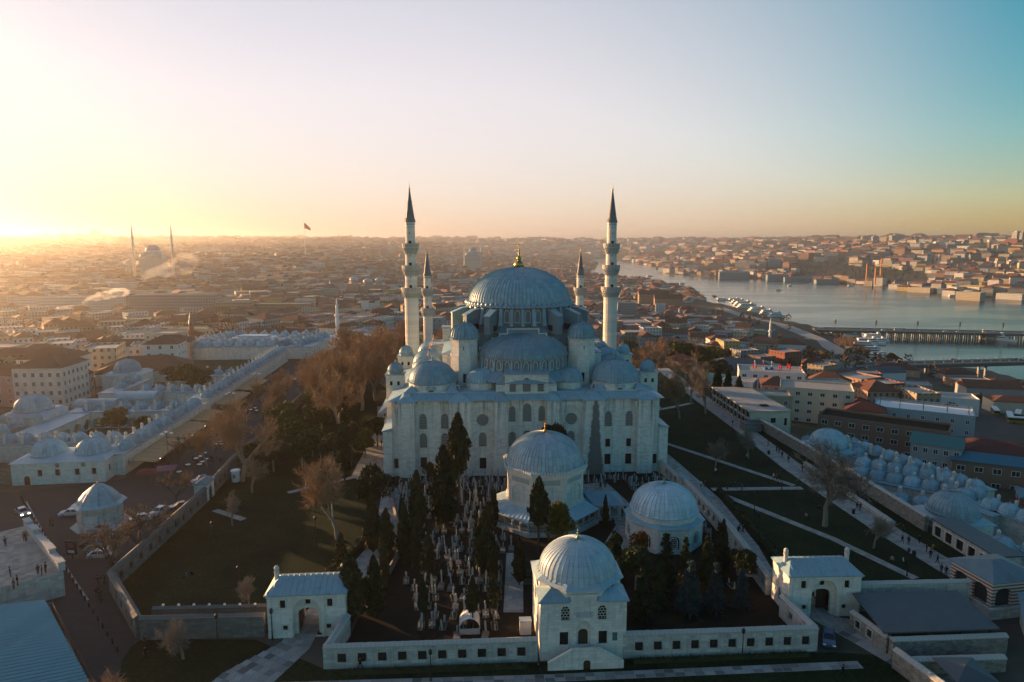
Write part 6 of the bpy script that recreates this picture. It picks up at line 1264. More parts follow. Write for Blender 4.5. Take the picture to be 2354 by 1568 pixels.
for i, (px, py, L_) in enumerate([(1568, 653, 20), (1493, 636, 26), (1620, 637, 30), (1790, 668, 14), (1815, 658, 14), (2190, 682, 22), (2215, 684, 16), (1955, 658, 16)]): boat(f'small boat out on the water, {ordn(i)} from left' if i < 5 else f'small boat off the far waterfront, {ordn(i-5)} of three', G(px, py, WATER_Z), L_, random.uniform(-.6, .6), 1, group='small boats out on the water')
# shore road and strip park
m = MB(); rd = [(330, 560), (318, 640), (340, 760), (352, 880), (345, 1000), (350, 1150)]
for i in range(len(rd)-1):
    (x0, y0), (x1, y1) = rd[i], rd[i+1]; nx = Vector((y1-y0, x0-x1)).normalized()*9; zs = [T1(x0, y0)+.5, T1(x1, y1)+.5]
    m.add([(x0-nx.x, y0-nx.y, max(zs[0], -52.5)), (x0+nx.x, y0+nx.y, max(zs[0], -52.5)), (x1+nx.x, y1+nx.y, max(zs[1], -52.5)), (x1-nx.x, y1-nx.y, max(zs[1], -52.5))], [(0,1,2,3)])
tag(m.build('shore_road', 'concrete'), kind='structure')
# ================================================================ TREES
def arr_mesh(name, V, F, mat):
    me = bpy.data.meshes.new(name); V = np.asarray(V, np.float32); F = np.asarray(F, np.int32)
    me.vertices.add(len(V)); me.vertices.foreach_set('co', V.ravel()); nf, k2 = F.shape
    me.loops.add(nf*k2); me.loops.foreach_set('vertex_index', F.ravel()); me.polygons.add(nf)
    me.polygons.foreach_set('loop_start', np.arange(0, nf*k2, k2, dtype=np.int32)); me.update(calc_edges=True); me.uv_layers.new(name='UVMap'); me.materials.append(MATS[mat]); return me
def leaf_quads(P, size, up=0.0, rng=RNG, aspect=1.0):
    """small leaf-spray faces at points P, turned every way; up>0 makes them stand upright"""
    n = len(P); a = rng.normal(size=(n, 3)); a[:, 2] += up*2.5; a /= np.linalg.norm(a, axis=1, keepdims=True)
    b = rng.normal(size=(n, 3)); b -= a*(a*b).sum(1, keepdims=True); b /= np.linalg.norm(b, axis=1, keepdims=True)
    s = (size*rng.uniform(.6, 1.35, n))[:, None] if np.isscalar(size) else size[:, None]
    a = a*s*.5*(1+aspect*.6); b = b*s*.5*.62
    V = np.stack([P-a, P+b*.9, P+a, P-b*.9], 1).reshape(-1, 3); F = np.arange(4*n).reshape(n, 4); return V, F
def shell(n, rng): v = rng.normal(size=(n, 3)); return v/np.linalg.norm(v, axis=1, keepdims=True)
def cypress_meshes(seed, base=.06, fat=1.0, n=3600):      # unit height 10, radius about 1.2
    rng = np.random.default_rng(seed); t = rng.beta(1.25, 1.2, n)*(1-base)+base; q = (t-base)/(1-base)
    prof = lambda q: (np.sin(np.clip(q, 0, 1)**.62*PI)**.75*1.15+.05)*fat
    ph = rng.uniform(0, 2*PI, n); lump = 1+.20*np.sin(ph*3+q*9+seed)+.17*np.sin(ph*5-q*17)+.14*np.sin(q*31+ph*2)
    rr = prof(q)*lump*rng.uniform(.74, 1.14, n); P = np.stack([rr*np.cos(ph), rr*np.sin(ph), t*10+.0], 1)
    V, F = leaf_quads(P, .46, .8, rng); crown = arr_mesh('crown', V, F, 'cypress_leaf')
    m = MB(); prf = [(max(.03, float(prof(np.array([k/14]))[0])*.70), (base+(1-base)*k/14)*10) for k in range(15)]; m.lathe(prf, 12)
    core = m.mesh('crown_core', 'cypress_leaf'); m = MB().tube((0, 0, -.3), (0, 0, max(1.5, base*10+2)), .20, .14, 7); return crown, core, m.mesh('trunk', 'dark_bark')
def blob_meshes(seed, lobes, mat, leaf=.55, n=5200, trunk=.28, th=.45, flat=.7):   # unit: 10 high
    rng = np.random.default_rng(seed); C = []; 
    for i in range(lobes):
        a = rng.uniform(0, 2*PI); rad = rng.uniform(.0, 2.9); zc = rng.uniform(4.6, 8.0)-rad*.35; C.append((rad*math.cos(a), rad*math.sin(a), zc, rng.uniform(1.3, 2.1)))
    per = n//lobes; V = []; F = []; off = 0; br = MB().tube((0, 0, -.3), (0, 0, th*10), trunk, trunk*.6, 7)
    for cx, cy, cz, rr in C:
        p = shell(per, rng)*rr*rng.uniform(.72, 1.08, (per, 1)); p[:, 2] *= flat; p = p[p[:, 2] > -rr*.5]; p += (cx, cy, cz)
        v, f = leaf_quads(p, leaf, 0, rng); V.append(v); F.append(f+off); off += len(v)
        br.tube((0, 0, th*9), (cx*.8, cy*.8, cz-.2), trunk*.5, .06, 5)
    return arr_mesh('crown', np.concatenate(V), np.concatenate(F), mat), br.mesh('trunk', 'bark')
def conifer_meshes(seed, mat, layers=15, n=30):     # unit: 10 high, cone with drooping tiers
    rng = np.random.default_rng(seed); P = []
    for k2 in range(layers):
        t = k2/layers; z0 = 1.2+8.6*t; R0 = (1-t)**.85*2.6+.15; nb = int(5+7*(1-t))
        for j in range(nb):
            a = rng.uniform(0, 2*PI); L = R0*rng.uniform(.7, 1.1); q = rng.uniform(.15, 1, n)
            P.append(np.stack([L*q*np.cos(a)+rng.normal(0, .13, n), L*q*np.sin(a)+rng.normal(0, .13, n), z0-.45*L*q**1.6*.6+rng.normal(0, .1, n)], 1))
    P = np.concatenate(P); V, F = leaf_quads(P, .38, 0, rng); return arr_mesh('crown', V, F, mat), MB().tube((0, 0, -.3), (0, 0, 9.4), .22, .03, 6).mesh('trunk', 'dark_bark')
def bare_meshes(seed, lean=.5, fork=.2, levels=5, twig='twig', bark='bark', spread=1.0, tw=2.6, tn=7500):    # unit: 10 high
    rng = np.random.default_rng(seed); segs = []; tips = []
    def grow(p, d, L, r, lv):
        n = 3; q = p
        for k2 in range(n):
            d = (d+Vector(rng.normal(0, .13, 3))+Vector((0, 0, .06))).normalized(); e = q+d*L/n; r1 = r*(1-.28*(k2+1)/n)
            segs.append((q, e, r*(1-.28*k2/n), r1, lv)); q = e
            if lv >= 2 and rng.random() < .8 and k2 < 2: side(q, d, L*.6, r1*.55, lv+1)
        if lv >= levels: tips.append((q, d)); return
        for _ in range(3 if lv < 2 else 2):
            v = Vector(rng.normal(0, 1, 3)); v = (v-d*v.dot(d)).normalized(); dd = (d+v*rng.uniform(.45, .95)*spread*lean*1.6+Vector((0, 0, .12))).normalized()
            grow(q, dd, L*rng.uniform(.70, .92), r*.60, lv+1)
    def side(p, d, L, r, lv):
        v = Vector(rng.normal(0, 1, 3)); v = (v-d*v.dot(d)).normalized(); dd = (d*.5+v).normalized()
        if lv > levels: tips.append((p, dd)); return
        grow(p, dd, L, r, max(lv, 3))
    grow(Vector((0, 0, -.2)), Vector((rng.normal(0, .05), rng.normal(0, .05), 1)), fork*10, .27, 0)
    zmax = max(e.z for _, e, *_ in segs); sc = 9.6/zmax; m = MB()
    for a, b, r0, r1, lv in segs: m.tube(a*sc, b*sc, r0*sc, r1*sc, 7 if lv < 1 else (5 if lv < 3 else 3), cap=False)
    n = len(tips); k2 = max(1, int(tn/n)); P = np.array([tuple(t[0]*sc) for t in tips]); D = np.array([tuple(t[1]) for t in tips])
    P = np.repeat(P, k2, 0); D = np.repeat(D, k2, 0)+rng.normal(0, .55, (n*k2, 3)); D[:, 2] += .1; D /= np.linalg.norm(D, axis=1, keepdims=True)
    L = rng.uniform(.3, 1.0, len(P))[:, None]; st = P-D*rng.uniform(0, .5, len(P))[:, None]; w = np.cross(D, rng.normal(size=D.shape)); w /= np.linalg.norm(w, axis=1, keepdims=True); w *= .006*tw
    V = np.stack([st-w, st+w, st+D*L+w*.3, st+D*L-w*.3], 1).reshape(-1, 3); F = np.arange(len(V)).reshape(-1, 4)
    return arr_mesh('twigs', V, F, twig), m.mesh('trunk', bark)
PT = {'cyp': [cypress_meshes(1), cypress_meshes(2, .05, .85), cypress_meshes(3, .08, 1.1)], 'cyp_high': [cypress_meshes(4, .42, 1.0, 2600), cypress_meshes(5, .38, .9, 2600)],
      'ever': [blob_meshes(11, 13, 'evergreen_leaf'), blob_meshes(12, 16, 'evergreen_leaf')], 'pine': [blob_meshes(13, 11, 'pine_leaf', th=.55, flat=.5), blob_meshes(14, 9, 'pine_leaf', th=.6, flat=.42)],
      'gold': [blob_meshes(15, 12, 'golden_leaf', leaf=.42)], 'rust': [blob_meshes(16, 12, 'rust_leaf', leaf=.42)], 'dark': [blob_meshes(17, 14, 'cypress_leaf', leaf=.5)],
      'con': [conifer_meshes(21, 'pine_leaf'), conifer_meshes(22, 'cypress_leaf')], 'blue': [conifer_meshes(23, 'blue_spruce')],
      'bare': [bare_meshes(31), bare_meshes(32, .6), bare_meshes(33, .45, .24), bare_meshes(34, .6, .17)], 'grey': [bare_meshes(35, .5, .22, 5, 'twig_grey'), bare_meshes(36, .6, .2, 5, 'twig_grey')], 'dbare': [bare_meshes(37, .7, .2, 4, 'twig', 'dark_bark', 1.2, 2.4, 2600), bare_meshes(38, .65, .24, 4, 'twig', 'dark_bark', 1.2, 2.4, 2600)]}
NT = [0]
def tree(label, c, kind, h, wide=1.0, var=None, name=None, group=None, z=None):
    nm = {'cyp': 'cypress_tree', 'cyp_high': 'cypress_tree', 'ever': 'evergreen_tree', 'pine': 'pine_tree', 'gold': 'golden_tree', 'rust': 'rust_tree', 'dark': 'evergreen_tree', 'con': 'conifer_tree', 'blue': 'spruce_tree', 'bare': 'bare_tree', 'grey': 'bare_tree', 'dbare': 'bare_tree'}[kind]
    ms = PT[kind]; NT[0] += 1; ms = ms[(NT[0] if var is None else var) % len(ms)]; z = T1(*c) if z is None else z
    t = thing(name or nm, label, 'tree', (*c, z), random.uniform(0, 6.28), group); s = h/10; t.scale = (s*wide, s*wide, s)
    if len(ms) == 3: cr = put('crown', ms[0], t); put('crown_core', ms[1], cr); put('trunk', ms[2], t)
    else: put('twigs' if kind in ('bare', 'grey', 'dbare') else 'crown', ms[0], t); put('trunk', ms[1], t)
    return t
def V3(zx, zy): return G(574.5+.3221*zx, 1062.8+.3221*zy)
CY = [((-18.1, 124.1), 12.5, 1.0, 'cyp', 'broad dark cypress in the middle of the cemetery, left of the tallest one'), ((-13.2, 126.9), 16.5, 1.0, 'cyp', 'tallest full cypress in the cemetery, right of the broad dark one'), ((-11.3, 137.9), 20, .9, 'cyp_high', 'high-crowned cypress on a bare trunk against the mosque front'), ((4.7, 114.6), 14.5, .8, 'cyp_high', 'slender cypress on a tall bare trunk in front of the octagonal tomb'),
 ((-21.9, 113.0), 9.5, .9, 'cyp', 'cypress by the left path, first of the small cemetery cypresses'), ((-18.6, 112), 11, .75, 'cyp', 'sun-edged narrow cypress below the broad dark one'), ((-16.2, 109.3), 9.5, .8, 'cyp', 'narrow cypress right of the sun-edged one'), ((-13.7, 105.4), 8.5, .85, 'cyp', 'small cypress beside the little blue spruce'), ((-4.6, 107.9), 11, 1.15, 'cyp', 'double-crowned cypress left of the white grave enclosure'), ((-3.2, 104.6), 8.5, .85, 'cyp', 'small cypress just below the double-crowned one'), ((1.2, 104.4), 8, .8, 'cyp', 'small cypress standing in the white grave enclosure'), ((18.1, 126.2), 7, .6, 'cyp', 'little cypress on the court between the two tombs'),
 ((-25.0, 116.5), 11, 1.0, 'cyp', 'cypress at the path edge above the open-arched gatehouse'), (V3(720, 1150), 10.5, 1.3, 'cyp', 'bulky dark cypress right behind the open-arched gatehouse'), (V3(890, 1100), 9.5, 1.0, 'cyp', 'dark cypress second right of the open-arched gatehouse'), (V3(960, 900), 8, .8, 'cyp', 'small dark cypress third right of the open-arched gatehouse'), (V3(1590, 1215), 8.5, .8, 'cyp_high', 'thin-trunked cypress beside the plastic tent'), (V3(1735, 1200), 8.5, .7, 'cyp_high', 'thin-trunked cypress right of the plastic tent'), (V3(1240, 1205), 8, .7, 'cyp_high', 'thin-trunked cypress left of the plastic tent'),
 ((-39.1, 153.5), 14, .9, 'cyp', 'dark cypress behind the orange bare tree on the left lawn'), ((-47.1, 187), 14.5, .9, 'cyp', 'dark cypress beside the tall sunlit bare tree'), ((-14.6, 131), 8, .6, 'cyp', 'thin cypress left of the octagonal tomb'), ((-3.3, 126.5), 8, .5, 'cyp', 'thin cypress touching the octagonal tomb porch'), ((-27.5, 104), 9, .9, 'cyp', 'cypress on the lawn side of the gatehouse path')]
for c, h_, wd, kd, lb in CY: tree(lb, c, kd, h_, wd, group='cypresses of the cemetery')
tree('large dark pine leaning over the path left of the cemetery', (-27.0, 127), 'dark', 16, .6); tree('dark bushy tree behind the dome of the octagonal tomb', (9.8, 151.5), 'dark', 18.3, .5)
tree('small round tree by the mosque left windows', (-19, 152), 'dark', 6.5, .6); tree('second small round tree by the mosque wall', (-13, 152), 'dark', 7, .8); tree('golden sunlit leafy tree in front of the octagonal tomb', (9.0, 116.5), 'gold', 11.5, .65); tree('little blue spruce among the graves', V3(1375, 800), 'blue', 5, .7)
CO = [((16.6, 105), 9.5, 'con', .8, 'spreading conifer right of the domed lodge'), ((19.5, 101), 10, 'pine', .75, 'dark pine behind the domed lodge'), ((21.5, 107), 9, 'rust', .55, 'rusty-leaved tree left of the smaller tomb'), ((17.5, 110), 7.5, 'ever', .55, 'evergreen bush-tree left of the smaller tomb'), ((24.5, 103), 10, 'con', .9, 'dark conifer in front of the smaller tomb, left one'), ((28.5, 106), 8, 'con', .75, 'dark conifer in front of the smaller tomb, middle one'), ((31.5, 104), 9, 'con', .9, 'dark conifer in front of the smaller tomb, right one'), ((26.5, 95.5), 9, 'blue', 1.0, 'greyish spruce behind the right front wall'), ((30.5, 96.0), 8.5, 'blue', .9, 'greyish spruce right of the first behind the wall'), ((34.8, 97), 7, 'blue', .95, 'smaller greyish spruce near the wooden-doored gatehouse'), ((34.5, 107), 10, 'con', .9, 'tall conifer beside the right cemetery wall'), ((36.5, 112), 8, 'cyp', .7, 'narrow cypress beside the right cemetery wall'), ((19, 94), 8.5, 'con', .9, 'dark conifer close behind the domed lodge'), ((22.5, 97.5), 8, 'con', .9, 'dark conifer in the middle of the right grove'), ((37.5, 104), 8, 'dark', .7, 'shadowed tree in the corner of the right grove')]
for c, h_, kd, wd, lb in CO: tree(lb, c, kd, h_, wd)
BA = [((-32.8, 121.8), 16.5, 'bare', 1.05, 'orange sunlit bare tree beside the gatehouse path'), ((-63.2, 153.6), 21, 'bare', .8, 'big bare plane tree by the white guard booth'), ((-47.5, 183), 22, 'bare', .9, 'tall sunlit bare tree with twisting limbs on the left lawn'), ((-58, 146), 9, 'grey', .9, 'thin grey sapling on the dark left lawn'), ((-55, 128), 7, 'grey', .9, 'thin bare sapling in the middle of the left lawn'), ((61.6, 127.9), 19, 'grey', .95, 'large grey bare tree on the right lawn'), ((49.6, 160.7), 9, 'grey', .8, 'slim bare tree on the upper right lawn'), ((61.2, 170.7), 9, 'grey', .8, 'slim bare tree by the terrace walk'), ((53.2, 211.2), 17, 'bare', .9, 'bare tree standing right of the mosque corner'), ((63.2, 217.3), 16, 'grey', .7, 'bare tree beside the open-bayed concrete block'), ((62.3, 232), 15, 'grey', .8, 'bare tree at the top of the terrace walk'), ((-66.5, 108), 9.5, 'dbare', 1.25, 'dark knotted bare tree at the car park wall'), ((-65.8, 113.5), 10, 'dbare', 1.25, 'second dark knotted bare tree at the car park wall'), ((-71, 138), 8, 'dbare', 1.2, 'orange-tipped pollard by the street gate'), ((-84, 166), 8, 'dbare', .9, 'lopped tree against the awnings'), ((-76, 164), 11, 'bare', 1.0, 'bare tree over the cafe tables'), ((-80, 180), 12, 'bare', 1.0, 'bare tree over the middle awnings'), ((-82, 197), 11, 'bare', 1.0, 'bare tree beside the third awning'), ((-40, 97), 6, 'grey', 1.0, 'thin bare shrub behind the lower left boundary wall'), ((-44, 84.5), 6, 'grey', 1.1, 'bare shrub before the lower left boundary wall'), ((-46, 73.5), 6.5, 'bare', 1.3, 'brown bare bush at the bottom left edge'), ((66, 118), 7, 'grey', 1.0, 'faint bare shrub near the terrace walk')]
for c, h_, kd, wd, lb in BA: tree(lb, c, kd, h_, wd)
for i, (c, h_, wd) in enumerate([((-61, 182), 12, 1.0), ((-66, 190), 12, .9), ((-57, 174), 10.5, 1.0), ((-52, 172), 9, .9), ((-62, 170), 9, .9)]): tree(['round-topped golden-green pine on the left lawn, largest', 'round-topped pine touching the cafe street wall', 'round-topped pine in front of the largest one', 'dark rounded pine right of the golden-green one', 'low dark pine at the wall bend'][i], c, 'ever', h_, wd)
for i, c in enumerate([(-118, 243), (-112, 240), (-125, 247), (-112, 189), (-106, 191)]): tree(['umbrella pine in the second madrasa court, middle', 'umbrella pine in the second madrasa court, right', 'umbrella pine in the second madrasa court, left', 'dark cedar in the first madrasa court', 'small evergreen beside the court cedar'][i], c, 'pine', [14, 13, 12, 11, 7][i], 1.0)
tree('large dark leafless tree behind the hospice domes', (-165, 385), 'dbare', 26, .8); tree('dense reddish bare tree right of the large leafless one', (-150, 378), 'bare', 19, .9); tree('dark cedar at the far left edge', (-205, 262), 'pine', 16, 1.0)
g_ = 0
for c, kd, h_ in [((-62,235),'bare',16),((-55,246),'bare',19),((-48,236),'bare',17),((-40,244),'bare',17),((-58,262),'bare',18),((-46,262),'bare',20),((-68,252),'bare',15),((-36,228),'bare',15),((-52,280),'bare',18),((-64,280),'bare',17),((-74,266),'bare',14),((-40,280),'bare',16),((-50,222),'bare',17),((-60,216),'bare',15),((-40,262),'cyp',17),((-44,254),'dark',15),((-70,240),'grey',12),((-30,300),'bare',17),((-15,320),'bare',16),((-30,330),'bare',18),((5,330),'bare',16),((-48,330),'bare',18),((-62,312),'bare',16),((-66,228),'bare',14),((-56,232),'bare',17),((-44,272),'bare',18),((-34,250),'bare',15),((-70,290),'bare',16),((-80,318),'bare',15),((-20,345),'bare',17),((20,350),'bare',16),((-60,300),'bare',17)]:
    tree(f'rust-brown bare tree, {ordn(g_)} in the grove left of the mosque' if kd == 'bare' else ('dark cypress rising from the rust-brown grove' if kd == 'cyp' else ('dark evergreen in the rust-brown grove' if kd == 'dark' else 'grey bare tree at the edge of the rust-brown grove')), c, kd, h_*1.2, 1.0, group='rust-brown grove left of the mosque'); g_ += kd == 'bare'
g_ = {}
for c, kd, h_ in [((48,262),'bare',14),((58,270),'grey',13),((70,262),'bare',12),((42,290),'bare',15),((60,300),'bare',14),((78,300),'dark',10),((88,365),'bare',13),((80,350),'bare',14),((70,335),'bare',14),((112,372),'dark',15),((120,388),'dark',14),((116,410),'ever',17),((106,425),'ever',19),((125,430),'gold',18),((95,420),'bare',16),((84,400),'bare',15),((72,380),'bare',14),((66,420),'bare',14),((76,450),'ever',15),((100,455),'bare',17),((120,455),'bare',17),((60,360),'bare',13),((98,312),'bare',9),((90,322),'bare',8),((132,410),'bare',14),((140,440),'rust',14),((150,470),'rust',12),((62,395),'cyp',12),((70,400),'cyp',12),((96,445),'dark',14),((150,322),'dark',9),((156,330),'cyp',9),((148,360),'ever',9),((170,400),'ever',8),((86,258),'con',8),((78,242),'cyp',9),((80,236),'cyp',8),((76,248),'cyp',9),((40,320),'bare',15),((52,340),'bare',15),((30,340),'bare',15),((46,370),'bare',15),((58,430),'bare',14),((88,440),'bare',15),((110,440),'bare',16),((130,470),'rust',13),((160,440),'bare',12),((74,312),'bare',12),((52,300),'bare',14),((44,246),'bare',13)]:
    g_[kd] = g_.get(kd, -1)+1; w_ = {'bare': 'sunlit bare tree', 'grey': 'grey bare tree', 'dark': 'dark evergreen', 'ever': 'olive-green tree', 'gold': 'bright golden tree', 'rust': 'rust-leaved tree', 'cyp': 'narrow cypress', 'con': 'small conifer'}[kd]
    tree(f'{w_}, {ordn(g_[kd])} of its kind in the wooded slope right of the mosque', c, kd, h_*1.15, 1.05, group='wooded slope right of the mosque')
for i, (px, py) in enumerate([(1930, 800), (1945, 806), (1958, 812), (1972, 818), (1985, 824), (1962, 800), (1940, 796), (2048, 838), (1640, 690), (1610, 690)]): tree(f'orange-brown tree, {ordn(i)} in the strip park on the near shore', G(px, py, -51), 'bare' if i != 7 else 'ever', 13, 1.2, z=-51.5, group='trees in the shore park')
for i, (c, kd, h_) in enumerate([((-58, 160), 'dark', 9), ((-52, 163), 'ever', 9), ((-45, 166), 'dark', 10), ((-55, 192), 'ever', 11), ((-50, 198), 'dark', 11), ((-60, 202), 'ever', 12), ((-43, 177), 'dark', 10), ((-38, 171), 'ever', 9), ((-37, 182), 'dark', 10), ((-64, 163), 'dark', 8), ((-62, 212), 'ever', 11), ((-54, 206), 'dark', 12)]): tree(f'{"dark" if kd == "dark" else "olive"} evergreen, {ordn(i)} in the thicket on the left lawn', c, kd, h_, .95, group='evergreen thicket on the left lawn')
for i, (c, h_) in enumerate([((-70.5, 192), 12), ((-72.5, 212), 13), ((-74, 236), 13), ((-77, 256), 13), ((-80, 278), 13), ((-84, 226), 10), ((-86, 248), 10)]): tree(f'bare street tree, {ordn(i)} up the cafe street', c, 'bare', h_, 1.0, group='bare trees up the cafe street')
# hedges
def hedge(label, a, b, w, h):
    d = Vector((b[0]-a[0], b[1]-a[1])); L = d.length; t = thing('hedge', label, 'hedge', (*a, 0), math.atan2(d.y, d.x)); n = int(L*w*40)
    P = np.stack([RNG.uniform(0, L, n), RNG.uniform(-w/2, w/2, n), h*RNG.beta(2.5, 1, n)], 1); v, f = leaf_quads(P, .3); put('foliage', arr_mesh('foliage', v, f, 'hedge_leaf'), t); MB().box(.1, L-.1, -w*.42, w*.42, 0, h*.85).build('hedge_core', 'hedge_leaf', t)
hedge('clipped dark hedge between the right walk and the lawn', (46.3, 146.8), (47.2, 104), 1.2, 1.1); hedge('clipped hedge along the left gatehouse path', (-31.5, 104), (-27.6, 121), 1.4, 1.2); hedge('clipped hedge at the bend of the left path', (-27.6, 123), (-29, 136), 1.4, 1.2); hedge('low hedge beside the street gate lawn', (-62.5, 138.8), (-57.5, 137.8), .9, .8); hedge('low hedge under the front wall', (-22, 81.2), (2, 82.6), .8, .5); hedge('low hedge under the right front wall', (16, 83.6), (40, 85.2), .8, .5)
# trees far off in the town, too many and small to tell apart
def far_trees():
    V = []; F = []; off = 0; pts = []
    for r0, r1, s_ in ((380, 900, 15), (900, 1800, 22), (1800, 3200, 34)):
        r = r0
        while r < r1:
            n = int(R(82)*r/s_); a = np.linspace(R(-41), R(41), n)+RNG.uniform(-.4, .4, n)*s_/r; rr = r+RNG.uniform(-.4, .4, n)*s_; X = rr*np.sin(a); Y = rr*np.cos(a)
            nz = np.array([mnoise.noise((u/70., v/70., 9.)) for u, v in zip(X, Y)]); bb = np.degrees(a)
            wood = (bb > 22.5) & (bb < 31.3) & (rr > 1950+(31-bb)*40) & (rr < 2350+(31-bb)*60)
            k2 = (((nz > .38) | (RNG.random(n) < .05)) & (T(X, Y) > -53)) | wood; k2 &= ~((X > 20) & (X < 160) & (Y < 520)); k2 &= polydist(PLATEAU, X, Y, True) > 20
            for u, v, q in zip(X[k2], Y[k2], wood[k2]): pts.append((u, v, q))
            r += s_
    P = np.array([(u, v) for u, v, q in pts]); Z = T(P[:, 0], P[:, 1])
    for (u, v, q), zz in zip(pts, Z):
        for cx, cy, rr, rep in RES:
            pass
        hh = RNG.uniform(7, 13); n = 34; p = shell(n, RNG)*RNG.uniform(.6, 1.05, (n, 1))*(hh*.36, hh*.36, hh*.42); p += (u, v, zz+hh*.55); a, b_ = leaf_quads(p, 2.3); V.append(a); F.append(b_+off); off += len(a)
    k = N('distant_leaf'); f = k.noise(k.uv(1, 1, 1, 'Object'), .03, 3); k.col(k.mix((.035, .045, .022), (.12, .075, .04), k.ramp(f, [(.4, 0), (.55, 1)]))); k.rough(.9, .1); k.done('distant_leaf')
    tag(put('distant_trees', arr_mesh('distant_trees', np.concatenate(V), np.concatenate(F), 'distant_leaf')), 'scattered dull trees between the far houses', 'trees', kind='stuff'); print('FARTREES', len(pts))
RES = [(a, b_, c_, 0) for a, b_, c_ in RES]
far_trees()
# ================================================================ GRAVES
def stone_mesh(w, d, h, kind):
    def mk():
        m = MB()
        if kind == 0: m.add([(-w/2,-d/2,0),(w/2,-d/2,0),(w/2,d/2,0),(-w/2,d/2,0),(-w/2*1.1,-d/2,h*.82),(w/2*1.1,-d/2,h*.82),(w/2*1.1,d/2,h*.82),(-w/2*1.1,d/2,h*.82),(0,-d/2,h),(0,d/2,h)], [(0,1,5,8,4),(2,3,7,9,6),(1,2,6,5),(3,0,4,7),(5,6,9,8),(7,4,8,9)])
        else: m.lathe([(w*.42, 0), (w*.40, h*.7), (w*.5, h*.72), (w*.62, h*.8), (w*.6, h*.9), (w*.3, h)], 8)
        return m.mesh('headstone', 'marble')
    return cached(('hs', w, d, h, kind), mk)
ked = cached('kerb', lambda: MB().box(-.48, .48, -1.0, -.9, 0, .22).box(-.48, .48, .9, 1.0, 0, .22).box(-.48, -.40, -.9, .9, 0, .22).box(.40, .48, -.9, .9, 0, .22).mesh('grave_kerb', 'stone_dim')); slb = cached('gslab', lambda: MB().box(-.52, .52, -1.0, 1.0, 0, .2).box(-.44, .44, -.92, .92, .2, .42).mesh('grave_slab', 'stone_dim')); bed = cached('gbed', lambda: MB().box(-.42, .42, -.9, .9, 0, .14).mesh('plant_bed', 'hedge_leaf'))
tree_spots = [c for c, *_ in CY]+[c for c, *_ in CO]
def grave_ok(x_, y_):
    if math.hypot(x_-6.6, y_-133) < 13.2 or math.hypot(x_-28.4, y_-122) < 8.6: return False
    if abs(x_-.35) < 2.1 and y_ < 117: return False
    if 2.5 < x_ < 16 and y_ < 97: return False
    if 13 < x_ < 27 and 110 < y_ < 153: return False
    return all(math.hypot(x_-a, y_-b_) > 1.0 for a, b_ in tree_spots)
rows = {}
yy = 89.5
while yy < 157:
    xl = np.interp(yy, [88, 96, 118, 157], [-20, -18.5, -17, -28]); xr = 37.5 if yy > 146 else (0.0 if yy < 120 else 1.5); xx = xl+RNG.uniform(0, 1.2)
    while xx < xr:
        den = .72 if yy > 128 else (.66 if yy > 112 else .52)
        if yy < 97 and xx < -12: den = .12
        if RNG.random() < den and grave_ok(xx, yy): rows.setdefault(round(yy, 1), []).append((xx, yy+RNG.uniform(-.5, .5)))
        xx += RNG.uniform(1.3, 1.7)
    yy += 2.75 if yy < 128 else 2.3
for q in range(14):
    p = (RNG.uniform(35.2, 38.8), 104+3.0*q)
    if grave_ok(*p): rows.setdefault(500+q//7, []).append(p)
allg = sorted(((y_, x_) for k_ in rows for x_, y_ in rows[k_]))[:296]; keep = set(allg); ri = 0
for k_ in sorted(rows):
    ps = sorted(p for p in rows[k_] if (p[1], p[0]) in keep)
    for i, (gx, gy) in enumerate(ps):
        side = k_ >= 500; th = RNG.random(); lb = ('marble grave with {} headstones, {} from {} in {}').format(['paired', 'turbaned', 'plain'][int(th*3)], ordn(i), 'front' if side else 'left', ['the near strip by the side wall', 'the far strip by the side wall'][k_-500] if side else f'the {ordn(ri)} row behind the front wall')
        g = thing('grave', lb, 'grave', (gx, gy, 0), RNG.normal(MROT, .12), 'marble graves of the cemetery'); big = RNG.uniform(.75, 1.15)
        if th < .5: put('kerb', ked, g); put('plant_bed', bed, g)
        else: put('slab', slb, g)
        h1 = float(RNG.choice([1.3, 1.7, 2.1, 2.5])); kd = 1 if th*3 % 1 > .55 else 0
        put('headstone', stone_mesh(.28, .13, h1, kd), g, (0, .98, .05), 0, big, (RNG.normal(0, .05), RNG.normal(0, .05), 0))
        if th < .75: put('footstone', stone_mesh(.24, .11, float(RNG.choice([1.0, 1.3, 1.7])), 0), g, (0, -.98, .05), 0, big, (RNG.normal(0, .05), RNG.normal(0, .05), 0))
    ri += k_ < 500
# enclosure of white graves and rails left of the lodge, plastic tent, service box
pt_ = thing('plastic_tent', 'small arched tent of pale plastic sheeting among the graves', 'tent', (*V3(1567, 1230), 0), MROT)
V = []; n = 10
for y_ in (0, 2.6):
    for i in range(n+1): a = PI*i/n; V.append((-1.45*math.cos(a), y_, .9+1.5*math.sin(a)))
MB().add(V, [(i+1, i, n+1+i, n+2+i) for i in range(n)]+[tuple(range(n+1, 2*n+2))]).box(-1.45, -1.4, 0, 2.6, 0, .9).box(1.4, 1.45, 0, 2.6, 0, .9).box(-1.4, 1.4, .02, .06, 0, .9).build('sheet', 'plastic_sheet', pt_)
for y_ in (0, .9, 1.75, 2.6):
    m = MB()
    for i in range(n): a, b_ = PI*i/n, PI*(i+1)/n; m.tube((-1.48*math.cos(a), y_, .9+1.53*math.sin(a)), (-1.48*math.cos(b_), y_, .9+1.53*math.sin(b_)), .035, .035, 4)
    m.build('hoop', 'white_paint', pt_)
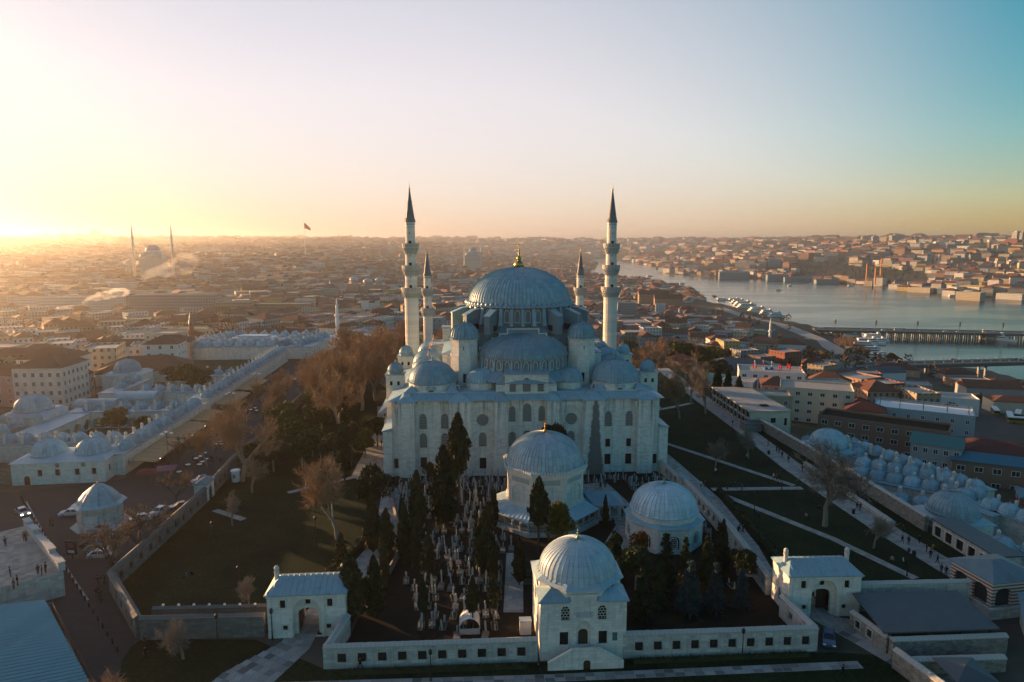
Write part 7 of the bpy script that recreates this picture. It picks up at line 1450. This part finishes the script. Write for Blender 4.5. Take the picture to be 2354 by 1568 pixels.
sbx = thing('service_box', 'pale metal cabinet against the left wall of the domed lodge', 'cabinet', (1.9, 90.5, 0), MROT); MB().box(-.8, .8, -.6, .6, .15, 2.1).build('body', 'white_paint', sbx); MB().box(-.85, .85, -.65, .65, 2.1, 2.2).build('lid', 'sheet_metal', sbx); MB().box(-.7, .7, -.5, .5, 0, .15).build('foot', 'concrete', sbx)
for i, (x_, y_) in enumerate([(-2.8, 101), (-2.8, 105), (-2.8, 109.5), (3.0, 106)]):
    t = thing('grave_railing', f'green iron railing round white graves, {ordn(i)} from the front', 'railing', (x_, y_, 0), MROT, 'iron grave railings')
    for a, b_ in (((-1.1, -1.5), (1.1, -1.5)), ((1.1, -1.5), (1.1, 1.5)), ((1.1, 1.5), (-1.1, 1.5)), ((-1.1, 1.5), (-1.1, -1.5))):
        m = MB().tube((*a, 1.0), (*b_, 1.0), .03, .03, 4).tube((*a, .2), (*b_, .2), .03, .03, 4)
        for q in range(10): e = (a[0]+(b_[0]-a[0])*q/10, a[1]+(b_[1]-a[1])*q/10); m.tube((*e, 0), (*e, 1.15), .018, .018, 4)
        m.build('rail_panel', 'green_metal', t)

# ================================================================ PEOPLE
def body_mesh(pose):
    J = {'hip': (0, 0, .93), 'waist': (0, .01, 1.08), 'chest': (0, 0, 1.33), 'neck': (0, .0, 1.48), 'head': (0, -.01, 1.62), 'top': (0, 0, 1.72)}
    st = {'stand': .0, 'walk': .26, 'sit': 0}[pose]; E = [('hip', 'waist'), ('waist', 'chest'), ('chest', 'neck'), ('neck', 'head'), ('head', 'top')]
    rad = {'hip': .165, 'waist': .15, 'chest': .18, 'neck': .065, 'head': .105, 'top': .07}
    for s, nm in ((-1, 'l'), (1, 'r')):
        f = s*st
        if pose == 'sit': P = [(s*.1, -.05, .5), (s*.12, -.45, .52), (s*.12, -.46, .1), (s*.12, -.6, .04)]
        else: P = [(s*.1, 0, .86), (s*.11, -.25*f*1.4-.03, .5), (s*.11, -.9*f if f > 0 else -f*1.3*1.0, .09), (s*.12, (-.9*f if f > 0 else -f*1.3)-.14, .04)]
        for q, (p, r_) in enumerate(zip(P, (.095, .07, .05, .04))): J[nm+'g%d' % q] = p; rad[nm+'g%d' % q] = r_
        E += [('hip', nm+'g0')]+[(nm+'g%d' % q, nm+'g%d' % (q+1)) for q in range(3)]
        A = [(s*.2, 0, 1.40), (s*.27, .03+.1*f, 1.12), (s*.26, -.08-.22*(-f), .88), (s*.25, -.11+.22*f, .79)]
        for q, (p, r_) in enumerate(zip(A, (.07, .055, .042, .04))): J[nm+'a%d' % q] = p; rad[nm+'a%d' % q] = r_
        E += [('chest', nm+'a0')]+[(nm+'a%d' % q, nm+'a%d' % (q+1)) for q in range(3)]
    if pose == 'sit':
        for k_ in J:
            if k_[1:2] != 'g': J[k_] = (J[k_][0], J[k_][1], J[k_][2]-.42)
    names = list(J); me = bpy.data.meshes.new('p'); me.from_pydata([J[k_] for k_ in names], [(names.index(a), names.index(b_)) for a, b_ in E], []); o = bpy.data.objects.new('p', me); COL.objects.link(o)
    md = o.modifiers.new('s', 'SKIN'); sv = me.skin_vertices[0].data
    for i, k_ in enumerate(names): sv[i].radius = (rad[k_]*(1.0), rad[k_]*(.75 if k_ in ('hip', 'waist', 'chest') else 1)); sv[i].use_root = k_ == 'hip'
    sub = o.modifiers.new('u', 'SUBSURF'); sub.levels = 1; sub.render_levels = 1
    dg = bpy.context.evaluated_depsgraph_get(); dg.update(); me2 = bpy.data.meshes.new_from_object(o.evaluated_get(dg)); bpy.data.objects.remove(o); me2.name = 'person'
    me2.materials.clear()
    for mt in ('fabric_dark', 'trouser', 'skin'): me2.materials.append(MATS[mt])
    off = .42 if pose == 'sit' else 0
    for p in me2.polygons:
        z_ = p.center.z+off; hand = abs(p.center.x) > .2 and z_ < .9 and pose != 'sit'; p.material_index = 2 if (z_ > 1.47 or hand) else (0 if z_ > .78 and not (pose == 'sit' and p.center.y < -.2) else 1); p.use_smooth = True
    return me2
mat_plain('trouser', (.02, .022, .03), .9, .1); mat_plain('hair', (.015, .012, .01), .8, .2)
COATS = {'black': (.012, .012, .014), 'dark grey': (.035, .035, .04), 'navy': (.015, .02, .045), 'brown': (.07, .045, .03), 'red': (.28, .03, .03), 'white': (.55, .55, .53), 'orange': (.45, .15, .03), 'beige': (.30, .25, .18), 'blue': (.05, .10, .22), 'olive': (.05, .055, .03)}
for nm, c in COATS.items(): mat_plain('coat_'+nm.replace(' ', '_'), c, .9, .15)
BODY = {p: body_mesh(p) for p in ('stand', 'walk', 'sit')}
hair_me = MB().lathe([(.115, 0), (.125, .06), (.10, .13), (.05, .165), (.005, .175)], 10).mesh('hair', 'hair', True)
def person(label, c, pose='stand', coat='black', rz=0.0, z=0.0, s=1.0, group=None):
    o = put('person', BODY[pose], None, (*c, z), rz, s); tag(o, label, 'person', group); o.material_slots[0].link = 'OBJECT'; o.material_slots[0].material = MATS['coat_'+coat.replace(' ', '_')]
    put('hair', hair_me, o, (0, .015, 1.60-(.42 if pose == 'sit' else 0))); return o
def V8(zx, zy, z=0): return G(1608.6+.3587*zx, 1005.4+.3587*zy, z)
def V6(zx, zy, z=0): return G(.3221*zx, 1062.8+.3221*zy, z)
def Z6(x_, y_): return G(.5745*(700+.3398*x_), .5745*(1450+.3398*y_))
PW = {'walk': 'walking', 'stand': 'standing', 'sit': 'sitting'}
def folk(pts, place, group, zz=0.0, poses=('walk', 'stand'), coats=None):
    for i, p in enumerate(pts):
        ps = poses[i % len(poses)]; ct = (coats or list(COATS)[:4]); ct = ct[i % len(ct)]
        person(f'{PW[ps]} person in {ct} coat, {ordn(i)} {place}', p, ps, ct, random.uniform(0, 6.28), zz, random.uniform(.95, 1.05), group)
folk([V8(245, 620), V8(275, 610), V8(255, 600)], 'of three on the right cemetery walk', 'people on the right cemetery walk')
folk([V8(5, 320), V8(28, 320), V8(40, 322), V8(175, 335), V8(225, 330), V8(268, 338), V8(470, 270), V8(490, 275), V8(510, 280)], 'from left near the right path crossing', 'people at the right path crossing', coats=['white', 'red', 'black', 'brown', 'navy', 'blue'])
folk([V8(1005, 465), V8(1025, 470), V8(1015, 410), V8(1030, 420), V8(865, 390), V8(880, 395), V8(828, 375), V8(890, 350), V8(905, 345), V8(950, 375), V8(1295, 680), V8(1335, 690), V8(1300, 610), V8(1450, 735), V8(1490, 735), V8(1475, 775), V8(1520, 810), V8(1545, 870), V8(1575, 885), V8(1635, 880), V8(1665, 885), V8(1405, 680), V8(435, 60), V8(490, 95), V8(505, 105), V8(525, 130), V8(565, 160), V8(655, 220), V8(750, 270), V8(800, 280)], 'along the terrace walk', 'people on the terrace walk', coats=['black', 'dark grey', 'black', 'navy', 'brown', 'black', 'orange', 'black'])
folk([V8(912, 1530)], 'on the path below the wooden-doored gatehouse', None, coats=['black'])
folk([V3(595, 755), V3(615, 760)], 'of two on the path above the open-arched gatehouse', 'couple above the gatehouse'); folk([V3(787, 1475)], 'leaning at the left front wall', None, coats=['black']); folk([G(1237, 1550)], 'walking left of the lodge stair', None, poses=('walk',))
def V2(zx, zy): return G(833+.3298*zx, 775.5+.3298*zy)
folk([V2(65, 680), V2(97, 670), V2(120, 690), V2(105, 775), V2(132, 755), V2(140, 610), V2(85, 585)], 'on the walk left of the mosque', 'people on the mosque walk'); folk([V2(1658, 1060), V2(1690, 1050), V2(1755, 1170), V2(1725, 1195), V2(1735, 1220), V2(1810, 1250), V2(1745, 1315), V2(1650, 1255), V2(1830, 1225)], 'in the court between the two tombs', 'people between the tombs')
folk([V6(75, 820, 4), V6(40, 600, 4), V6(175, 565, 4), V6(190, 565, 4), V6(272, 800, 4), V6(300, 805, 4), V6(328, 790, 4), V6(100, 905, 4), V6(125, 880, 4)], 'from left on the balustraded terrace', 'people on the terrace', 4.0, ('stand',))
folk([V6(360, 460), V6(380, 455), V6(700, 880), V6(745, 875), V6(690, 960), V6(715, 980), V6(730, 1000), V6(1035, 1310), V6(1040, 1400)], 'down the dark left street', 'people in the left street'); folk([Z6(485, 1170), Z6(530, 1185), Z6(560, 1170), Z6(450, 1180), Z6(430, 1170), Z6(415, 1260), Z6(475, 1060), Z6(1325, 360), Z6(1300, 355)], 'beside the cafe tables', 'people by the cafe')
folk([V8(100, 225), V8(120, 190), V8(365, 510), V8(680, 520), V8(300, 130), V8(295, 105), V8(760, 470), V8(1230, 800), V8(1300, 805)], 'resting on the right lawn', 'people sitting on the right lawn', 0, ('sit',), ['white', 'black', 'navy', 'beige']); folk([V6(1330, 830), V6(1370, 820)], 'on the dark left lawn', 'people sitting on the left lawn', 0, ('sit',), ['blue', 'black'])

# ================================================================ VEHICLES
def car_parts():
    def mk():
        W = .88; low = [(-2.15, .28), (-2.2, .62), (-2.05, .86), (-1.25, .93), (-.9, .95), (1.15, .98), (1.95, .92), (2.12, .7), (2.1, .28)]
        m = MB(); n = len(low); V = [(a, -W, z) for a, z in low]+[(a, W, z) for a, z in low]; 
        for i, (a, z) in enumerate(low):
            if z > .85: V[i] = (a, -W*.93, z); V[n+i] = (a, W*.93, z)
        m.add(V, [tuple(range(n)), tuple(range(2*n-1, n-1, -1))]+[((i+1) % n, i, n+i, n+(i+1) % n) for i in range(n)])
        body = m.mesh('body', None)
        cab = [(-1.15, .93), (-.45, 1.42), (.85, 1.45), (1.6, .96)]; n = 4; V = [(a, -W*(.90 if z < 1.2 else .70), z) for a, z in cab]+[(a, W*(.90 if z < 1.2 else .70), z) for a, z in cab]
        glass = MB().add(V, [tuple(range(n)), tuple(range(2*n-1, n-1, -1))]+[((i+1) % n, i, n+i, n+(i+1) % n) for i in range(n-1)]).mesh('glass', 'glass')
        roof = MB().add([(-.5, -.64, 1.42), (.9, -.64, 1.45), (.9, .64, 1.45), (-.5, .64, 1.42), (-.42, -.58, 1.47), (.8, -.58, 1.50), (.8, .58, 1.50), (-.42, .58, 1.47)], [(4,5,6,7),(0,1,5,4),(1,2,6,5),(2,3,7,6),(3,0,4,7)])
        for y_ in (-1, 1):
            for a, b_ in (((-1.15, .93), (-.48, 1.43)), ((.88, 1.45), (1.6, .96)), ((.2, .95), (.2, 1.45))): roof.tube((a[0], y_*W*.905, a[1]), (b_[0], y_*.64, b_[1]), .05, .05, 4)
        roof = roof.mesh('roof', None)
        tyre = MB().lathe([(.2, -.1), (.32, -.1), (.33, 0), (.32, .1), (.2, .1)], 14).mesh('tyre', 'rubber'); rim = MB().lathe([(.02, -.11), (.2, -.1), (.2, .1), (.02, .11)], 10).mesh('rim', 'sheet_metal'); hl = MB().box(-.06, .06, -.2, .2, -.08, .08).mesh('headlight', 'glass_lamp'); tl = MB().box(-.05, .05, -.2, .2, -.08, .08).mesh('tail_light', 'car_red')
        return body, glass, roof, tyre, rim, hl, tl
    return cached('car', mk)
mat_plain('glass_lamp', (.75, .75, .72), .15, .6); k = N('lit_lamp'); k.col((1, .9, .7)); k.b.inputs['Emission Color'].default_value = (1, .86, .6, 1); k.b.inputs['Emission Strength'].default_value = 6; k.done('lit_lamp')
def car(label, c, rz, paint, z=0, s=1.0, group=None, lit=False, tall=1.0, small=False):
    t = thing('parked_car' if not small else 'car', label, 'car', (*c, z), rz, group); t.scale = (s, s, s*tall); b, g, rf, ty, ri_, hl, tl = car_parts()
    for nm, me in (('body', b), ('roof', rf)):
        me_ = cached((nm, paint), lambda: me.copy()); 
        if not me_.materials: me_.materials.append(MATS[paint])
        put(nm, me_, t)
    put('glass', g, t)
    if small: return t
    for x_ in (-1.32, 1.32):
        for y_ in (-.8, .8): w_ = put('wheel', ty, t, (x_, y_, .33), rot=(PI/2, 0, 0)); put('rim', ri_, w_)
    for y_ in (-.62, .62):
        put('headlight', hl if not lit else cached('hlit', lambda: MB().box(-.06, .06, -.2, .2, -.08, .08).mesh('headlight', 'lit_lamp')), t, (-2.17, y_, .66)); put('tail_light', tl, t, (2.1, y_, .74))
    return t
CARS = [((160, 372), 2.45, 'car_silver', 'silver car driving down the left street with headlights on', True), ((510, 378), .18, 'car_white', 'white car parked left of the octagonal fountain house', False), ((722, 678), PI+.1, 'car_white', 'white hatchback nearest the camera in the car park row', False), ((694, 640), PI+.08, 'car_silver', 'silver saloon second in the car park row', False), ((668, 604), PI+.05, 'car_black', 'black saloon third in the car park row', False), ((706, 550), PI+.1, 'car_grey', 'grey saloon fourth in the car park row', False), ((752, 498), PI+.1, 'car_white', 'white van-like car fifth in the car park row', False), ((1140, 365), 1.35, 'car_white', 'white car behind the knotted trees', False), ((1000, 418), .5, 'car_silver', 'silver car half hidden by the knotted trees', False), ((1290, 330), .6, 'car_black', 'dark car beside the boundary wall', False), ((1440, 148), .7, 'car_silver', 'silver minivan beside the street gate', False)]
for p, rz, pn, lb, lit in CARS: car(lb, V6(*p), rz, pn, lit=lit, tall=1.25 if 'van' in lb else 1.0)
car('pale blue car parked in the grass by the cafe street', Z6(1290, 262), .3, 'car_silver'); car('dark blue car farther along the cafe street', Z6(1215, 440), .6, 'car_blue'); car('white car at the top of the cafe street', Z6(1460, 210), .4, 'car_white'); car('blue-grey car nosing out behind the right front wall corner', (44.2, 88.6), 1.2, 'car_blue')
d1 = Vector((B1[0]-A1[0], B1[1]-A1[1])).normalized()
for i in range(16):
    t_ = 14+i*21+random.uniform(-5, 5); off = random.choice((-8, -4, 4, 8)); pn = random.choice(['car_yellow', 'car_white', 'car_grey', 'car_silver', 'car_yellow']); car(f'{pn[4:]} car, {ordn(i)} from left on the road bridge', (A1[0]+d1.x*t_-d1.y*off, A1[1]+d1.y*t_+d1.x*off), math.atan2(d1.y, d1.x)+(PI if off > 0 else 0), pn, -46.95, 1.1, 'cars on the road bridge', small=True)
def bus(label, c, rz, z, paint='bus_yellow', L=11, group='buses at the bus stand'):
    t = thing('bus', label, 'bus', (*c, z), rz, group); MB().box(-L/2, L/2, -1.25, 1.25, .4, 1.5).build('body', paint, t); MB().box(-L/2+.05, L/2-.05, -1.2, 1.2, 1.5, 2.7).build('window_band', 'glass', t); MB().box(-L/2, L/2, -1.24, 1.24, 2.7, 3.05).build('roof', 'white_paint', t)
    for x_ in (-L*.3, L*.3):
        for y_ in (-1.1, 1.1): put('wheel', cached('bw', lambda: MB().lathe([(.02, -.15), (.48, -.15), (.48, .15), (.02, .15)], 12).mesh('wheel', 'rubber')), t, (x_, y_, .48), rot=(PI/2, 0, 0))
for i, (px, py, rz) in enumerate([(2286, 957, 1.1), (2318, 976, 1.0), (2338, 966, .9), (2346, 990, -.3), (2300, 938, .2)]): c = G(px, py, -30); bus(f'yellow and white bus, {ordn(i)} at the dim bus stand on the right', c, rz, T1(*c)+.1)
for i, t_ in enumerate((95, 190)): bus(['white bus on the road bridge, left one', 'white bus on the road bridge, right one'][i], (A1[0]+d1.x*t_, A1[1]+d1.y*t_), math.atan2(d1.y, d1.x), -46.95, 'car_white', 12, 'buses on the road bridge')
for i in range(34):
    c = (random.uniform(175, 330), random.uniform(560, 900)); z_ = T1(*c)
    if z_ > -53: car(f'small {["yellow", "white", "grey"][i % 3]} car, {ordn(i)} of those on the shore interchange', c, random.uniform(0, 6.28), ['car_yellow', 'car_white', 'car_grey'][i % 3], z_+.1, 1.2, 'cars on the shore interchange', small=True)

# ================================================================ SMALL THINGS
bol = cached('bol', lambda: MB().lathe([(.16, 0), (.13, .1), (.12, .55), (.16, .62), (.12, .75), (.02, .8)], 8).mesh('bollard', 'iron'))
for i in range(30):
    t_ = i/29; p = Vector((-105.5, 142.5)).lerp(Vector((-52.5, 86.5)), t_); o = put('bollard', bol, None, (p.x-1.2, p.y-.4, .01)); tag(o, f'dark iron bollard, {ordn(i)} down the left street from the schoolhouse', 'bollard', 'bollards along the left street')
for i, p in enumerate([Z6(350, 1095), Z6(305, 1135), Z6(250, 1160), Z6(365, 1168), Z6(325, 1200), Z6(290, 1232), Z6(155, 1235), Z6(600, 905), Z6(560, 940), Z6(530, 960), Z6(590, 960), Z6(50, 1320), Z6(495, 990), Z6(550, 990), Z6(940, 560), Z6(890, 580), Z6(960, 590)]):
    t = thing('cafe_table', f'small pale cafe table, {ordn(i)} of those beside the awnings', 'table', (*p, 0), 0, 'cafe tables'); MB().lathe([(.02, .76), (.62, .76), (.62, .72), (.02, .72)], 12).build('table_top', 'white_paint', t); MB().tube((0, 0, 0), (0, 0, .72), .04, .04, 6).build('leg', 'iron', t)
    for a in (0, 2.1, 4.2): s_ = thing('cafe_chair', f'dark cafe chair at table {ordn(i)} beside the awnings, {["near", "left", "right"][int(a/2)]} side', 'chair', (p[0]+.95*math.sin(a), p[1]-.95*math.cos(a), 0), a, 'cafe chairs'); MB().box(-.22, .22, -.22, .22, .42, .47).build('seat', 'wood_dark', s_); MB().box(-.22, .22, -.24, -.2, .47, .95).build('backrest', 'wood_dark', s_); [MB().box(x_-.02, x_+.02, y_-.02, y_+.02, 0, .42).build('leg', 'iron', s_) for x_ in (-.19, .19) for y_ in (-.19, .19)]
fs = thing('festoon_lights', 'string of warm glowing bulbs along the cafe awnings', 'lights', (0, 0, 0)); m = MB(); bl_ = MB()
pts = [(-86.3+(-.082)*(y_-158), y_, 2.75-.15*math.sin((y_-158)*1.2)**2) for y_ in np.linspace(160, 196, 60)]
for a, b_ in zip(pts, pts[1:]): m.tube(a, b_, .015, .015, 3)
m.build('cable', 'iron', fs)
for p in pts[::2]: put('bulb', cached('bulb', lambda: MB().lathe([(.001, -.09), (.07, -.05), (.07, .03), (.001, .08)], 6).mesh('bulb', 'lit_lamp')), fs, p)
def lamp(label, c, h_=5.0, heads=1, z=0):
    t = thing('street_lamp', label, 'street lamp', (*c, z), 0, 'street lamps'); MB().lathe([(.14, 0), (.09, .5), (.05, h_)], 8).build('pole', 'iron', t)
    if heads == 1: MB().lathe([(.05, h_), (.2, h_+.12), (.24, h_+.5), (.28, h_+.55), (.05, h_+.85)], 8).build('lantern', 'iron', t)
    else:
        for a in (0, 2.1, 4.2): MB().tube((0, 0, h_-.1), (1.2*math.cos(a), 1.2*math.sin(a), h_), .04, .04, 4).build('arm', 'iron', t); MB().lathe([(.02, h_), (.45, h_+.02), (.4, h_+.16), (.02, h_+.2)], 8, (1.2*math.cos(a), 1.2*math.sin(a))).build('lamp_head', 'white_paint', t)
for lb, c, h_, hd in [('black lantern beside the open-arched gatehouse', V3(160, 1262), 3.8, 1), ('black lantern on the lower left lawn edge', V3(-230, 1290), 3.6, 1), ('lantern in the middle of the front path', G(990, 1566), 3.6, 1), ('lantern before the right front wall', V8(270, 1420), 3.6, 1), ('tall lamp with round white heads by the near awnings', (-86.5, 166), 8, 3), ('tall lamp with round white heads by the middle awnings', (-89.5, 212), 8, 3), ('tall lamp with round white heads by the far awnings', (-91.5, 240), 9, 3), ('tall lamp beside the parked cars up the cafe street', (-79, 214), 9, 1), ('lantern on the diagonal lawn path', V8(347, 490), 4, 1), ('lantern at the path crossing', V8(523, 335), 4, 1), ('lantern at the lower end of the diagonal path', V8(1325, 890), 4.2, 1), ('lantern beside the upper lawn path', V8(205, 0), 4.2, 1), ('lantern on the left lawn', V6(1520, 600), 4, 1), ('lantern near the path on the left lawn', V6(2255, 600), 5, 1), ('lantern on the lawn above the gatehouse', V6(1710, 940), 4, 1)]: lamp(lb, c, h_, hd)
for i, c in enumerate([V8(982, 490), V8(440, 108), V8(1370, 760)]): t = thing('litter_bin', ['dark litter bin by the terrace walk beside the large bare tree', 'dark litter bin at the upper terrace walk', 'dark litter bin near the shop row'][i], 'bin', (*c, 0)); MB().lathe([(.3, 0), (.34, .9), (.36, .92), (.1, 1.05)], 10).build('body', 'iron', t); MB().lathe([(.1, 1.05), (.02, 1.1)], 8).build('lid', 'iron', t)
bb = thing('poster_panel', 'dark street poster panel with pale lettering by the parked cars', 'sign', (*V6(515, 690), 0), -.15); MB().box(-1.0, 1.0, -.12, .12, .9, 3.4).build('frame', 'iron', bb); MB().box(-.12, .12, -.1, .1, 0, .9).build('post', 'iron', bb); MB().box(-.88, .88, -.135, -.12, 1.02, 3.28).build('poster', 'poster_print', bb) if mat_plain('poster_print', (.03, .035, .06), .4, .5) else 0
for i in range(4): MB().box(-.75+.06*i, .35+.1*(i % 3), -.15, -.136, 2.85-.22*i, 2.95-.22*i).build('text_line', 'poster_text', bb) if 'poster_text' in MATS or mat_plain('poster_text', (.35, .12, .12), .6) else 0
MB().box(-.6, .7, -.15, -.136, 1.2, 1.7).build('picture_band', 'white_paint', bb)
for i, (a, za, b_, zb) in enumerate([((-32, 32), 55.6, (32, 32), 56.4), ((-32, 32), 55.6, (32, 32), 48.9), ((-32, 32), 48.8, (32, 32), 56.2)]):
    ca, sa = math.cos(MROT), math.sin(MROT); W_ = lambda p, z_: Vector((MOSQ[0]+p[0]*ca-p[1]*sa, MOSQ[1]+p[0]*sa+p[1]*ca, z_)); A_, B_ = W_(a, za), W_(b_, zb); m = MB(); pr_ = None
    for q in range(25): t_ = q/24; p = A_.lerp(B_, t_)-Vector((0, 0, 2.4*4*t_*(1-t_)*.5)); (m.tube(pr_, p, .02, .02, 3) if pr_ else None); pr_ = p
    tag(m.build('light_cable', 'iron'), ['upper thin cable strung between the tall minarets', 'middle thin cable strung between the tall minarets', 'lowest thin cable strung between the tall minarets'][i], 'cable')
um = thing('glass_umbrella', 'dim translucent parasol in the bottom right garden', 'parasol', (56.3, 78.2, 0)); MB().add([(-2.6,-2.6,2.6),(2.6,-2.6,2.6),(2.6,2.6,2.6),(-2.6,2.6,2.6),(0,0,3.3)], [(0,1,4),(1,2,4),(2,3,4),(3,0,4)]).build('canopy', 'dark_sheet', um); MB().tube((0,0,0), (0,0,3.3), .05, .05, 6).build('pole', 'iron', um)
for i in range(7): c = (-50.5+2.2*i, 92.5); t = thing('wall_lamp', f'round white lamp, {ordn(i)} from left on the planter wall', 'lamp', (c[0], c[1]+.04*i, 2.7), 0, 'round lamps on the planter wall'); MB().tube((0,0,0), (0,0,.35), .05, .05, 5).build('stem', 'iron', t); MB().lathe([(.01, .33), (.18, .42), (.2, .55), (.12, .68), (.01, .72)], 8).build('globe', 'white_paint', t)

tag(band('kerb', [(-104.5, 140.5), (-90, 124.5), (-78, 112), (-66, 99.5)], .35, 'concrete', .10), kind='structure')
# ================================================================ HAZE
def make_haze():
    m = MB().box(-12500, 12500, -400, 12900, -61, 168)
    me = m.mesh('haze'); mt = bpy.data.materials.new('haze'); mt.use_nodes = True; t = mt.node_tree; t.nodes.clear()
    o = t.nodes.new('ShaderNodeOutputMaterial'); v = t.nodes.new('ShaderNodeVolumePrincipled')
    v.inputs['Color'].default_value = (.97, .92, .86, 1); v.inputs['Density'].default_value = 1.2e-4; v.inputs['Anisotropy'].default_value = .8
    t.links.new(v.outputs[0], o.inputs['Volume']); me.materials.append(mt)
    ob = put('haze', me); tag(ob, 'golden evening haze lying over the far city', 'haze', kind='stuff'); return ob
make_haze()

# chimney smoke drifting over the left rooftops
def smoke(label, c, z, n, dx, dz, r0, r1, dens):
    m = MB()
    for i in range(n):
        t = i/(n-1); r = r0+(r1-r0)*t**.8; x_ = c[0]+dx*t+random.uniform(-.5, .5)*r; z_ = z+dz*t**.6+random.uniform(-.35, .35)*r; y_ = c[1]+random.uniform(-.5, .5)*r
        P = [(max(.01, r*math.sin(PI*q/7)), z_-r*.7*math.cos(PI*q/7)) for q in range(8)]; m.lathe([(a*(1+.15*math.sin(i+q)), b_) for q, (a, b_) in enumerate(P)], 10, (x_, y_))
    me = m.mesh('smoke'); mt = bpy.data.materials.new('smoke'); mt.use_nodes = True; t = mt.node_tree; t.nodes.clear(); o = t.nodes.new('ShaderNodeOutputMaterial'); v = t.nodes.new('ShaderNodeVolumePrincipled')
    v.inputs['Color'].default_value = (.95, .93, .9, 1); v.inputs['Density'].default_value = dens; v.inputs['Anisotropy'].default_value = .4; t.links.new(v.outputs[0], o.inputs['Volume']); me.materials.append(mt); tag(put('smoke', me), label, 'smoke', kind='stuff')
c_ = polar(170, 830); smoke('bright white chimney smoke drifting right over the left rooftops', c_, -8, 12, 42, 14, 1.2, 7, .06)
c_ = polar(330, 1150); smoke('faint smoke bank in front of the hazy two-minaret mosque', c_, 6, 9, 70, 22, 8, 17, .010)
